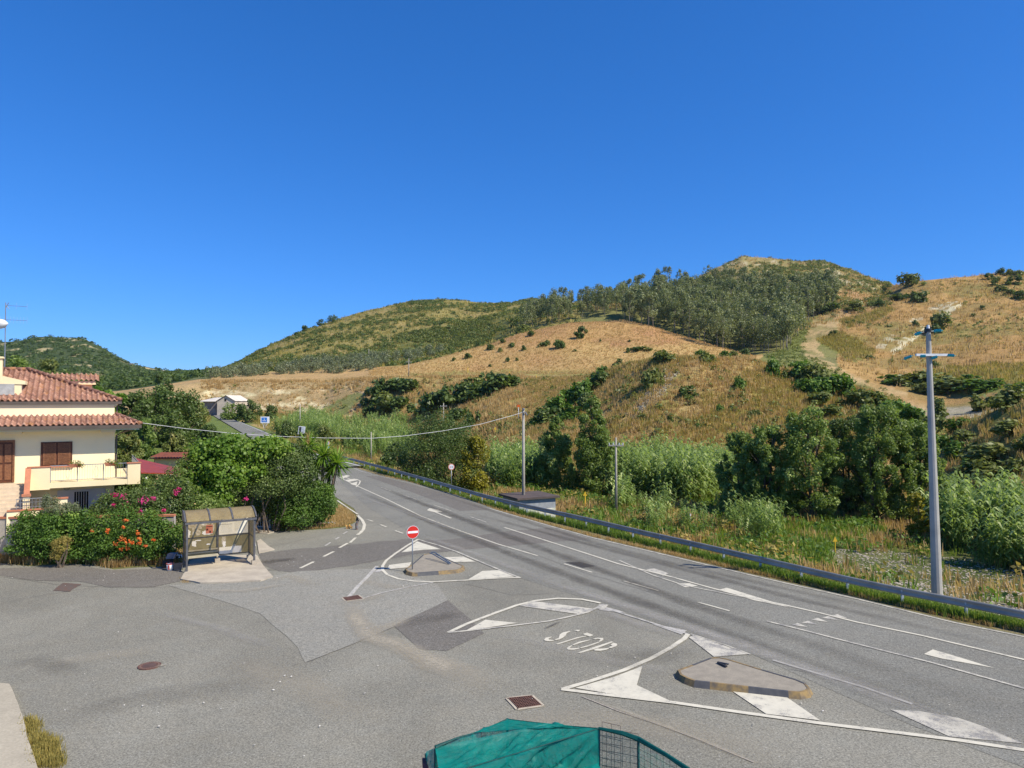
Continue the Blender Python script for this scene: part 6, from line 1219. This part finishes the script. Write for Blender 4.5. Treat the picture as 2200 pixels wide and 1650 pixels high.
tag(MB().prism([G(x, y) for x, y in wob([(-60, 1476), (0, 1475), (20, 1477), (31, 1500), (38, 1518), (50, 1552), (57, 1590), (76, 1645), (95, 1710), (-160, 1720)], 1, 2, 3)][::-1], -.02, .11).build('pavement', surf('pavement_concrete', (.46, .41, .31), (.37, .33, .25), scale=1.2, rough=.95, fine=16, bmp=.01)), kind='structure')
# ---------------------------------------------------------------- guardrail
gr = empty('guardrail', (G(1500, 1200)[0], 36, 0), 0, 'long grey steel guardrail along the far side of the main road', 'guardrail')
pth = [];
for px in np.arange(735, 2720, 12): D = railD(px); x_ = (px-1100)/FPX*(D*CP+(.72-CAMH)*SP); pth.append((x_, D))
pth = np.array(pth); 
for _ in range(6): pth[1:-1] = pth[:-2]*.25+pth[1:-1]*.5+pth[2:]*.25
prof = [(0, .735), (-.035, .70), (-.04, .66), (.0, .615), (.005, .58), (0, .545), (-.04, .50), (-.035, .46), (0, .425)]
u = MB(); n_ = len(prof); vs = []
for i, (x, y) in enumerate(pth):
    t = pth[min(i+1, len(pth)-1)]-pth[max(i-1, 0)]; t = t/np.linalg.norm(t); nx, ny = -t[1], t[0]
    s_ = 1 if ny > 0 else -1
    for (o_, z) in prof: vs.append((x+nx*s_*o_*1.3, y+ny*s_*o_*1.3, z))
u.add(vs, [(i*n_+k, (i+1)*n_+k, (i+1)*n_+k+1, i*n_+k+1) for i in range(len(pth)-1) for k in range(n_-1)])
u.build('rail', surf('galvanised_rail', (.36, .345, .30), (.26, .25, .22), scale=1.2, rough=.5, metal=0.0), gr, smooth=True)
seg = np.concatenate([[0], np.cumsum(np.linalg.norm(np.diff(pth, axis=0), axis=1))]); s_ = 1.0; m_post = surf('galvanised_post', (.45, .50, .54), (.35, .39, .43), scale=3, rough=.5, metal=.2)
while s_ < seg[-1]:
    x = float(np.interp(s_, seg, pth[:, 0])); y = float(np.interp(s_, seg, pth[:, 1])); u = MB(); u.box(x-.05, x+.05, y+.02, y+.09, tz(x, y+.05)-.3, .72); u.build('post', m_post, gr); s_ += 2.25 if s_ < 200 else 3
# ---------------------------------------------------------------- traffic islands
m_ky = surf('worn_yellow_kerb', (.27, .185, .075), (.12, .10, .075), scale=5, rough=.8); m_kb = surf('black_kerb', (.06, .063, .07), (.09, .09, .09), scale=5, rough=.7); m_top = surf('island_top', (.32, .285, .225), (.25, .225, .18), scale=4, rough=.95, fine=25, bmp=.006)
def island(lb, outl, h, cols):
    P = [G(x, y) for x, y in outl]; c = ctr(P); o = empty('traffic_island', (c[0], c[1], 0), 0, lb, 'traffic island', 'traffic islands of the junction')
    if sum(P[i][0]*P[(i+1) % len(P)][1]-P[(i+1) % len(P)][0]*P[i][1] for i in range(len(P))) < 0: P = P[::-1]; cols = cols[::-1]; cols = cols[1:]+cols[:1]
    ins = []
    for i in range(len(P)):
        a = Vector(P[i-1]); b = Vector(P[i]); c2 = Vector(P[(i+1) % len(P)]); n1_ = Vector((-(b-a).y, (b-a).x, 0)).normalized(); n2_ = Vector((-(c2-b).y, (c2-b).x, 0)).normalized(); nn = (n1_+n2_).normalized(); ins.append((b+nn*.10, b+nn*.17))
    u = MB(); u.prism([(p[1].x, p[1].y) for p in ins], 0, h-.012); u.build('infill', m_top, o)
    for i in range(len(P)):
        j = (i+1) % len(P); u = MB(); a, b = P[i], P[j]; (ai, aj), (bi, bj) = ins[i], ins[j]
        u.add([(a[0], a[1], 0), (b[0], b[1], 0), (bi.x, bi.y, h), (ai.x, ai.y, h), (aj.x, aj.y, h), (bj.x, bj.y, h), (aj.x, aj.y, h-.03), (bj.x, bj.y, h-.03)], [(0, 1, 2, 3), (3, 2, 5, 4), (4, 5, 7, 6)]); u.build('kerb', m_ky if cols[i] else m_kb, o)
    return o
island('triangular traffic island carrying the no entry sign', [(866, 1229), (870, 1235), (884, 1239), (897, 1239), (943, 1235.5), (985, 1232), (997, 1228), (1000, 1222), (990, 1218), (940, 1196), (925, 1194), (905, 1198), (880, 1220)], .16, [1, 1, 1, 0, 1, 1, 1, 1, 0, 1, 1, 0, 1])
island('larger bare traffic island near the bottom right with worn yellow and black kerbs', [(1449, 1450), (1454, 1462), (1468, 1470), (1490, 1478), (1525, 1482), (1608, 1492), (1695, 1502), (1722, 1504), (1742, 1500), (1748, 1492), (1738, 1480), (1715, 1470), (1640, 1448), (1566, 1425), (1545, 1421), (1522, 1422), (1480, 1438)], .17, [1, 1, 1, 0, 1, 0, 1, 1, 1, 1, 0, 0, 1, 1, 1, 0, 1])
x, y, _ = G(1550, 1428, .16); u = MB(); u.bar((x-.08, y+.1, .20), (x+.08, y-.25, .20), .07, .04); u.bar((x-.08, y+.1, .2), (x+.16, y-.18, .24), .06, .03); tag(u.build('post_stump', m_dk, org=(x, y, .16)), 'black broken metal post stump lying on the larger island', 'stump')
# ---------------------------------------------------------------- signs
def sgn(name, lb, px, pyb, pyc, D=None, zb_=0.0, r=.3, yaw=0.0, parts=(), pr_=.03, cat='road sign', ptop=None, tiltx=0):
    if D is None: x, y, _ = G(px, pyb)
    else: x = (px-1100)/FPX*D; y = D
    zc = at(px, pyc, y)[2]; o = empty(name, (x, y, zb_), 0, lb, cat); u = MB(); u.tube([(x+tiltx, y, zb_-.3), (x, y, zc+(r*.8 if ptop is None else ptop))], pr_, 10); u.build('pole', m_grey, o, smooth=True)
    nx, ny = math.sin(yaw), -math.cos(yaw); rx, ry = math.cos(yaw), math.sin(yaw)
    def P(a, b, off): return (x+rx*a+nx*off, y+ry*a+ny*off, zc+b)
    for (pn, mt, kind, q, off) in parts:
        u = MB()
        if kind == 'disc':
            cx_, cz_, rr_ = q; n_ = 36; vs = [P(cx_+rr_*math.cos(t*2*math.pi/n_), cz_+rr_*math.sin(t*2*math.pi/n_), off) for t in range(n_)]+[P(cx_+rr_*math.cos(t*2*math.pi/n_), cz_+rr_*math.sin(t*2*math.pi/n_), off-.012) for t in range(n_)]
            u.add(vs, [tuple(range(n_)), tuple(reversed(range(n_, 2*n_)))]+[(i, n_+i, n_+(i+1) % n_, (i+1) % n_) for i in range(n_)])
        else:
            vs = [P(a, b, off) for a, b in q]+[P(a, b, off-.01) for a, b in q]; n_ = len(q); u.add(vs, [tuple(range(n_)), tuple(reversed(range(n_, 2*n_)))]+[(i, n_+i, n_+(i+1) % n_, (i+1) % n_) for i in range(n_)])
        u.build(pn, mt, o)
    return o
m_red = surf('sign_red', (.60, .028, .02), (.52, .03, .02), scale=2, rough=.35); m_sw = surf('sign_white', (.74, .76, .80), (.68, .70, .74), scale=3, rough=.35); m_blue = surf('sign_blue', (.04, .16, .50), (.05, .2, .55), scale=3, rough=.35); m_sk = surf('sign_black', (.04, .04, .05), rough=.4); m_fade = surf('faded_red', (.72, .30, .22), (.65, .22, .16), scale=4)
def rect(a0, a1, b0, b1): return [(a0, b0), (a1, b0), (a1, b1), (a0, b1)]
sgn('no_entry_sign', 'round red no entry sign with a white bar on the small traffic island', 886, 1230, 1143, zb_=.14, r=.3, yaw=.45, parts=[('disc', m_sw, 'disc', (0, 0, .305), .045), ('disc_face', m_red, 'disc', (0, 0, .29), .05), ('white_bar', m_sw, 'poly', rect(-.255, .255, -.05, .055), .055)])
sgn('no_overtaking_sign', 'round white sign with red rim and small car symbols beyond the guardrail', 970, 1040, 1003, D=69, zb_=-.6, r=.3, yaw=.15, parts=[('rim', m_fade, 'disc', (0, 0, .30), .045), ('face', m_sw, 'disc', (0, 0, .235), .05), ('symbol', m_red, 'poly', rect(-.16, -.03, -.045, .03), .055), ('symbol', m_sk, 'poly', rect(.03, .17, -.045, .03), .055)])
def text(name, body, loc, size, yaw, mat, parent, wscale=1.0):
    c = bpy.data.curves.new(name, 'FONT'); c.body = body; c.size = size; c.align_x = 'CENTER'; c.align_y = 'CENTER'; c.extrude = .002; o = bpy.data.objects.new(name, c); COL.objects.link(o)
    dg = bpy.context.evaluated_depsgraph_get(); me = bpy.data.meshes.new_from_object(o.evaluated_get(dg)); bpy.data.objects.remove(o); me.materials.clear(); me.materials.append(mat)
    o = bpy.data.objects.new(name, me); COL.objects.link(o); o.rotation_euler = (math.pi/2, 0, yaw); o.scale = (wscale, 1, 1); o.parent = parent; o.location = tuple(loc[i]-parent.location[i] for i in range(3)); return o
s_ = sgn('speed_limit_sign', 'round red rimmed speed limit sign above a blue arrow sign at the road bend', 705, 975, 952, D=100, zb_=-.2, r=.3, yaw=.1, ptop=.2, parts=[('rim', m_fade, 'disc', (0, 0, .30), .045), ('face', m_sw, 'disc', (0, 0, .22), .05), ('blue_disc', m_blue, 'disc', (-.03, -.66, .30), .045), ('arrow', m_sw, 'poly', [(-.18, -.50), (-.12, -.46), (.06, -.72), (.11, -.68), (.10, -.84), (-.05, -.79), (.01, -.75)], .05)])
x, y = s_.location[0], s_.location[1]; text('number', '50', (x+.005, y-.058, at(705, 952, y)[2]), .26, .1, m_sk, s_)
s_ = sgn('roadside_hoarding', 'blue hoarding in a white frame on two white legs beside the far road', 570, 915, 902, D=150, zb_=1.0, r=.2, yaw=.15, pr_=.04, cat='hoarding', parts=[('board', m_sw, 'poly', rect(-.9, .9, -.68, .68), .08), ('blue_panel', m_blue, 'poly', rect(-.72, .42, -.5, .5), .09), ('white_mark', m_sw, 'poly', [(-.25, .25), (-.05, .25), (-.12, .0), (-.18, .0)], .10), ('white_mark', m_sw, 'poly', rect(-.5, .2, -.24, -.14), .10), ('leg', m_sw, 'poly', [(-.5, -.68), (-.42, -.68), (-.15, -1.7), (-.23, -1.7)], .07), ('leg', m_sw, 'poly', [(.5, -.68), (.42, -.68), (.15, -1.3), (.23, -1.3)], .07)])
sgn('roadside_hoarding', 'dark poster hoarding in a tilted white frame half hidden by bushes', 648, 940, 924, D=128, zb_=.3, r=.2, yaw=.1, pr_=.04, cat='hoarding', parts=[('board', m_sw, 'poly', [(-.62, -.72), (.6, -.6), (.74, .62), (-.42, .72)], .08), ('dark_panel', m_sk, 'poly', [(-.50, -.62), (-.05, -.58), (.02, .56), (-.34, .6)], .09), ('grey_panel', surf('poster_grey', (.30, .34, .42), (.55, .6, .65), scale=4), 'poly', [(-.05, -.56), (.5, -.5), (.6, .5), (.02, .56)], .09)])
m_yel = surf('marker_yellow', (.80, .52, .03), (.7, .45, .05), scale=4, rough=.5)
def marker(lb, px, pyb, pyt, D, mat=m_yel, cap=True, r=.035):
    h_ = hit(px, pyb, 30); D = h_[1]; x = h_[0]; z0 = h_[2]; zt2 = at(px, pyt, D)[2]; r *= D/44 if D < 100 else 1; o = empty('marker_post', (x, D, z0), 0, lb, 'marker post'); u = MB(); u.tube([(x, D, z0-.2), (x, D, zt2)], r, 8); u.build('post', mat, o)
    if cap: u = MB(); s_ = r*3.6; u.add([(x-s_, D-.04, zt2-.05), (x+s_, D-.04, zt2-.05), (x, D-.04, zt2+s_*2), (x-s_, D+.03, zt2-.05), (x+s_, D+.03, zt2-.05), (x, D+.03, zt2+s_*2)], [(0, 1, 2), (5, 4, 3), (0, 3, 4, 1), (1, 4, 5, 2), (2, 5, 3, 0)]); u.build('cap', mat, o)
marker('yellow pipeline marker with a pointed cap near the gravel', 1794, 1188, 1162, 44, r=.04); marker('yellow marker post by the dirt clearing behind the shed', 1257, 1090, 1064, 66); marker('white marker stub in the weeds before the reeds', 1483, 1120, 1104, 52, m_sw, False, .05)
marker('yellow marker post on the green slope behind the dark bush', 1064, 932, 922, 128, r=.07); marker('yellow marker post on the bank edge below the dome, right one', 1152, 815, 806, 222, cap=False, r=.1); marker('yellow marker post on the bank edge below the dome, middle one', 1095, 808, 798, 236, cap=False, r=.1); marker('yellow marker post at the foot of the stubble dome, left one', 1005, 800, 789, 262, cap=False, r=.12)
sgn('orange_marker_sign', 'small orange plate on a marker pole above the wooden pole top', 1114, 890, 872, D=150, zb_=2.0, r=.2, yaw=0, pr_=.06, parts=[('plate', surf('sign_orange', (.80, .16, .03)), 'poly', rect(-.35, .35, -.25, .25), .08)])
# ---------------------------------------------------------------- poles and the cable
def pole(lb, px, D, ytop, r0, r1, mat, arm=None, lean=0.0, extra=None, name='utility_pole'):
    x = (px-1100)/FPX*D; z0 = tz(x, D); zt2 = at(px, ytop, D)[2]; o = empty(name, (x, D, z0), 0, lb, 'utility pole'); u = MB(); u.tube([(x+lean, D, z0-.4), (x, D, zt2)], [r0, r1], 12); u.build('shaft', mat, o, smooth=True)
    if arm:
        ya, w_ = arm; za = at(px, ya, D)[2]; u = MB(); u.box(x-w_/2, x+w_/2, D-.12, D-.02, za-.06, za+.06); u.build('crossarm', mat, o)
        u = MB()
        for a in (-.45, -.2, .2, .45): u.tube([(x+a*w_, D-.07, za+.06), (x+a*w_, D-.07, za+.24)], [.035, .05], 8)
        u.build('insulators', m_sw, o)
    return o, x, zt2
o, xp, zp = pole('tall round concrete pole behind the guardrail holding the cable, next to the shed', 1124.5, 60, 880, .155, .10, m_concg, lean=.0)
u = MB(); u.tube([(xp, 59.9, zp), (xp, 59.9, zp+.12)], .12, 10); u.box(xp-.2, xp+.25, 59.8, 59.88, zp-.25, zp-.2); u.tube([(xp+.15, 59.8, zp-.2), (xp+.3, 59.7, zp-.45)], .04, 6); u.build('fittings', m_greym, o)
pole('concrete pole with a crossarm standing before the reeds', 1323, 66, 940, .13, .08, m_concg, (957, 1.4)); pole('distant concrete pole with crossarm on the bank behind the huge bush', 953, 175, 866, .16, .10, m_concg, (873, 1.7)); pole('thin grey pole in the reeds by the guardrail bend', 798, 106, 928, .10, .08, m_concg); pole('thin pole above the dark hoarding', 645, 150, 868, .11, .09, m_concg)
pole('far pole with crossarm at the foot of the stubble dome', 878, 262, 770, .18, .12, m_concg, (778, 2.2)); pole('distant thin pole among the olive trees', 792, 390, 750, .18, .14, m_concg); pole('distant thin pole at the left of the olive grove', 713, 330, 786, .14, .10, m_concg)
# the big grey pylon
x = (2008-1100)/FPX*31; y = 31.0; zt2 = at(1994, 706, 31.0)[2]; z0 = tz(x, y); xt = at(1994, 706, 31)[0]
pg = empty('steel_power_pole', (x, y, z0), 0, 'tall grey steel power pole with glass insulators at the right', 'power pole'); u = MB(); u.tube([(x, y, z0-.3), (xt, y, zt2)], [.225, .095], 12); u.build('shaft', surf('grey_steel_pole', (.42, .40, .355), (.34, .325, .29), scale=1.5, rough=.6), pg, smooth=False)
u = MB(); u.tube([(xt, y, zt2), (xt, y, zt2+.16)], [.07, .05], 10); za = at(1996, 763, 31)[2]; xl = at(1963, 763, 31)[0]; xr = at(2030, 763, 31)[0]; u.box(xl, xr, y-.22, y-.12, za-.05, za+.05); u.build('crossarm', m_white, pg)
m_gl = surf('teal_glass', (.03, .30, .36), (.05, .42, .48), scale=12, rough=.15)
def insul(p, q):
    p, q = Vector(p), Vector(q); u = MB(); n_ = 5
    for k in range(n_):
        t = (k+.5)/n_; c = p.lerp(q, t); dv = (q-p).normalized(); u.tube([c-dv*.03, c, c+dv*.03], [.03, .075, .03], 10)
    u.tube([p-(q-p)*.25, q+(q-p)*.25], .012, 5); u.build('insulator', m_gl, pg)
for (a, b) in [((1943, 771), (1958, 765)), ((1977, 765), (1988, 765)), ((2002, 770), (2013, 766)), ((2035, 763), (2050, 764)), ((1966, 719), (1978, 715)), ((2007, 711), (2022, 710))]: insul(at(a[0], a[1], 30.8), at(b[0], b[1], 30.8))
u = MB(); u.tube([at(1976, 716, 31), at(1994, 713, 31), at(2010, 712, 31)], .05, 6); u.tube([(xt, y, zt2-.15), (xt, y, zt2)], .13, 10); u.build('bracket', m_dk, pg)
# the white cable from the house to the pole
u = MB(); W0 = Vector(hm().pt(hl(15, 862, .4)[:1]+(.4,)+(hl(15, 862, .4)[1],))); W1_ = Vector((xp-.05, 59.85, zp-.12)); mid = at(800, 941.5, 50.5); pts = []
def wz(px, py, t): return at(px, py, W0.y*(1-t)+W1_.y*t)
ctrl = [(15, 863), (60, 870), (180, 890), (303, 908.5), (400, 921), (500, 931), (600, 937.5), (700, 941), (800, 941.5), (870, 936.5), (950, 926), (1030, 912), (1100, 893), (1122, 886)]
for (px, py) in ctrl: t = (px-15)/(1122-15); t = t/(t+(1-t)*W1_.y/W0.y); pts.append(wz(px, py, t))
u.tube(pts, .017, 6); tag(u.build('overhead_cable', surf('cable_white', (.62, .62, .62), rough=.5), org=pts[0], smooth=True), 'white overhead cable sagging from the house eave to the concrete pole', 'cable')
# fallen bent sign bracket on island 1
x0, y0, _ = G(966, 1213, .16); x1, y1, _ = G(928, 1196, .30); u = MB(); u.tube([(x0, y0, .2), (x1, y1, .46), (x1-.12, y1+.1, .46)], .03, 8); u.tube([(x0+.05, y0+.12, .2), (x1+.12, y1+.12, .50), (x1-.05, y1+.2, .48)], .03, 8); tag(u.build('bent_sign_bracket', surf('blue_grey_steel', (.16, .21, .27), rough=.4, metal=.3), org=(x0, y0, .16)), 'bent steel sign bracket lying over the traffic island', 'bracket')
# ---------------------------------------------------------------- drains and covers in the asphalt
m_ru = surf('rusty_iron', (.15, .075, .055), (.09, .05, .04), scale=12, rough=.8); m_pit = surf('drain_pit', (.02, .018, .016))
def grate(lb, q, n1_, n2_, seed=0, th=.022):
    P = [Vector(G(a, b, 0)) for a, b in q]; c = sum(P, Vector())/4; o = empty('drain_grate', (c.x, c.y, .02), 0, lb, 'drain'); u = MB(); u.add([(p.x, p.y, .030) for p in P], [(0, 1, 2, 3), (3, 2, 1, 0)]); u.build('pit', m_pit, o)
    u = MB(); L_ = lambda a, b, t: a.lerp(b, t); z_ = Vector((0, 0, .042))
    for k in range(n1_+1): t = k/n1_; u.bar(L_(P[0], P[1], t)+z_, L_(P[3], P[2], t)+z_, th, .016)
    for k in range(n2_+1): t = k/n2_; u.bar(L_(P[0], P[3], t)+z_, L_(P[1], P[2], t)+z_, th*1.2, .014)
    u.build('grid', m_ru, o); u = MB()
    for a, b in ((0, 1), (1, 2), (2, 3), (3, 0)): u.bar(P[a]+(P[a]-c).normalized()*.06+Vector((0, 0, .028)), P[b]+(P[b]-c).normalized()*.06+Vector((0, 0, .028)), .09, .012)
    u.build('rim', m_conc, o)
grate('square rusty drain grate with pale mortar rim near the green netting', [(1093, 1503), (1141, 1498), (1162, 1517), (1113, 1524)], 10, 7); grate('small silted drain grate at the end of the faded line', [(738, 1286), (768, 1281), (778, 1288), (745, 1292)], 9, 4, th=.035)
x, y, _ = G(321, 1432); o = empty('manhole_cover', (x, y, .02), 0, 'round rusty manhole cover in the asphalt at the left', 'manhole cover'); u = MB(); u.tube([(x, y, .0), (x, y, .036)], .33, 36); u.build('cover', m_ru, o)
u = MB(); u.tube([(x, y, .0), (x, y, .039)], .19, 28); u.build('centre_plate', surf('iron_plate', (.12, .075, .06), rough=.6), o)
for k in range(24): pass
u = MB()
for k in range(26): t = k/26*6.283; u.box(x+math.cos(t)*.26-.018, x+math.cos(t)*.26+.018, y+math.sin(t)*.26-.018, y+math.sin(t)*.26+.018, .03, .045)
u.build('studs', surf('iron_studs', (.22, .15, .12)), o)
# ---------------------------------------------------------------- green netting over a rebar frame, bottom of the frame
def netmat(name, c, alpha, folds=1.0):
    m, n, bs = newmat(name); bs.inputs['Roughness'].default_value = .5; g = N(n, 'ShaderNodeNewGeometry')
    f = noise(n, 5.0, 5, .6, dist=1.2); f2 = noise(n, 1.6, 4, .6, dist=2.0); c_ = mixc(n, rampf(n, f2, .35, .65), c, tuple(x*1.35 for x in c)); n.links.new(c_, bs.inputs['Base Color']); bump(n, bs, f, .5, .03)
    tr = N(n, 'ShaderNodeBsdfTransparent'); tl = N(n, 'ShaderNodeBsdfTranslucent'); n.links.new(c_, tl.inputs['Color']); m1 = N(n, 'ShaderNodeMixShader'); m1.inputs[0].default_value = .6; n.links.new(bs.outputs[0], m1.inputs[1]); n.links.new(tl.outputs[0], m1.inputs[2])
    m2 = N(n, 'ShaderNodeMixShader'); n.links.new(rampf(n, f, .3, .7, alpha[0], alpha[1]), m2.inputs[0]); n.links.new(tr.outputs[0], m2.inputs[1]); n.links.new(m1.outputs[0], m2.inputs[2]); n.links.new(m2.outputs[0], n.nodes['Material Output'].inputs[0]); return m
m_net = netmat('green_net', (.006, .31, .26), (.62, .99)); m_net2 = netmat('thin_green_net', (.03, .20, .17), (.30, .55))
TA = Vector(G(1090, 1545, 1.5)); TB = Vector(G(1287, 1565, 1.5)); TL_ = Vector(G(935, 1606, 1.35)); TR = Vector(G(1500, 1668, 1.3)); TM = Vector(G(1372, 1588, 1.42)); TF = Vector(G(945, 1668, 1.30)); TX = Vector(G(915, 1615, 1.15))
nf = empty('netted_enclosure', (2.0, 13.5, 0), 0, 'rebar enclosure wrapped in teal construction netting at the bottom edge', 'enclosure')
def sheetnet(name, c, mat, nu=46, nv=26, wr=.06, sag=0.0, seed=0, fold=0.05):
    V = []; P00, P10, P11, P01 = c
    for j in range(nv+1):
        for i in range(nu+1):
            a, b = i/nu, j/nv; p = (P00*(1-a)+P10*a)*(1-b)+(P01*(1-a)+P11*a)*b; e_ = math.sin(math.pi*a)**.5*math.sin(math.pi*min(1, b+.0))**.5 if 0 < a < 1 and 0 < b < 1 else 0
            x_ = np.array([a*5.0+b*3.2]); y_ = np.array([b*2.0-a*.8]); w1 = float(fbm(x_*2.2, y_*.9, seed, 4)[0])-.5; w2 = float(fbm(x_*7, y_*1.6+3, seed+5, 3)[0])-.5
            V.append((p.x+w2*wr*.5*e_, p.y+(w1*wr*2+w2*wr)*e_, p.z+(w1*wr*2.4+abs(w2)*fold*2)*e_-sag*e_))
    F = [(j*(nu+1)+i, j*(nu+1)+i+1, (j+1)*(nu+1)+i+1, (j+1)*(nu+1)+i) for j in range(nv) for i in range(nu)]
    return npmesh(name, np.array(V)-np.array(nf.location), np.array(F), mat, parent=nf, smooth=True)
dn = lambda p, z: Vector((p.x, p.y, z))
sheetnet('netting', (TL_, TA, dn(TA, .02), dn(TL_, .02)), m_net, seed=1, wr=.24); sheetnet('netting', (TA, TB, dn(TB, .02), dn(TA, .02)), m_net, seed=2, wr=.26)
sheetnet('netting', (TF, TB, dn(TB, .3), dn(TF, .2)), m_net, seed=3, wr=.22, fold=.14); sheetnet('netting', (TX, TL_, dn(TL_, .3), dn(TX, .3)), m_net, nu=12, seed=4)
sheetnet('thin_netting', (TB, TM, dn(TM, .05), dn(TB, .05)), m_net2, seed=6, wr=.05); sheetnet('thin_netting', (TM, TR, dn(TR, .05), dn(TM, .05)), m_net2, seed=7, wr=.05)
sheetnet('draped_netting', (TL_, TA.lerp(TB, .45), TB, TF), m_net, nu=50, nv=40, seed=11, wr=.09, sag=.16, fold=.07); sheetnet('draped_netting', (TL_.lerp(TA, .5), TA, TB, TA.lerp(TB, .6)), m_net, nu=30, nv=12, seed=12, wr=.04, fold=.03, sag=.04); q0 = (TF*.45+TB*.55); sheetnet('heaped_netting', (Vector((TF.x+.9, TF.y-.2, 1.0)), Vector((TB.x-.1, TB.y-.5, 1.05)), Vector((TB.x+.3, TB.y-1.6, .9)), Vector((TF.x+1.2, TF.y-.9, .9))), m_net, seed=8, wr=.22, fold=.15)
u = MB()
cv = [TL_, TL_.lerp(TA, .3)+Vector((0, 0, .02)), TL_.lerp(TA, .6)+Vector((0, 0, -.03)), TL_.lerp(TA, .85)+Vector((0, 0, -.01)), TA]; u.tube(cv, [.04, .016, .012, .012, .016], 6); u.tube([TA, TA.lerp(TB, .5)+Vector((0, 0, -.02)), TB], .011, 6)
u.tube([TB, TB.lerp(TM, .6)+Vector((0, 0, .03)), TM, TM.lerp(TR, .5)+Vector((0, 0, .03)), TR], [.03, .045, .05, .04, .05], 6); u.tube([TF, TB], .012, 6); u.build('rolled_edge', netmat('rolled_net', (.006, .13, .12), (1, 1)), nf)
def mesh_(a, b, z0, z1, sp=.2, off=Vector((0, .05, 0))):
    u = MB(); L_ = (b-a).length; n_ = int(L_/sp)
    for k in range(n_+1): p = a.lerp(b, k/n_)+off; u.bar((p.x, p.y, z0), (p.x, p.y, z1 if not isinstance(z1, tuple) else z1[0]), .007, .007)
    for k in range(int((z1-z0)/sp)+1): z = z1-k*sp; pa, pb = a+off, b+off; u.bar((pa.x, pa.y, z), (pb.x, pb.y, z), .007, .007)
    return u.build('rebar_mesh', m_ru, nf)
mesh_(TL_, TA, .05, 1.36); mesh_(TA, TB, .05, 1.44); mesh_(TB, TM, .05, 1.50, .15); mesh_(TM, TR, .05, 1.36, .15); mesh_(TB+Vector((.1, .25, 0)), TM+Vector((-.3, .35, 0)), .05, 1.5, .15)
u = MB()
for p, z in ((TL_, 1.3), (TA, 1.5), (TB, 1.5), (TM, 1.42), (TR, 1.3), (TX, 1.1)): u.tube([(p.x, p.y+.03, 0), (p.x, p.y+.03, z)], .028, 8)
u.build('posts', surf('teal_posts', (.03, .10, .10)), nf)
u = MB(); u.bar(TX+Vector((.1, -.1, -.35)), TL_.lerp(TA, .4)+Vector((0, -.1, -.42)), .07, .05); u.bar(G(1002, 1633, 1.0), G(1010, 1660, .9), .05, .04); u.build('rusty_brace', m_ru, nf)
x, y, z_ = G(912, 1640, .95); u = MB(); u.add([(x-.05, y, z_+.1), (x+.02, y-.02, z_+.1), (x+.2, y-.3, z_-.2), (x+.02, y-.3, z_-.3), (x-.05, y+.03, z_+.1), (x+.02, y+.01, z_+.1), (x+.2, y-.27, z_-.2), (x+.02, y-.27, z_-.3)], [(0, 1, 2, 3), (7, 6, 5, 4), (0, 4, 5, 1), (1, 5, 6, 2), (2, 6, 7, 3), (3, 7, 4, 0)]); u.build('corner_plate', surf('maroon_plate', (.10, .05, .055), rough=.3), nf)
# ---------------------------------------------------------------- the air: very light summer haze
hz_, hn, _b = newmat('haze'); hn.nodes.remove(_b); pv = hn.nodes.new('ShaderNodeVolumePrincipled')
pv.inputs['Color'].default_value = (.62, .78, 1.0, 1); pv.inputs['Density'].default_value = .00004; pv.inputs['Anisotropy'].default_value = .3
hn.links.new(pv.outputs[0], hn.nodes['Material Output'].inputs['Volume'])
tag(MB().box(-2600, 2600, -80, 3100, -9, 190).build('haze', hz_), kind='stuff')
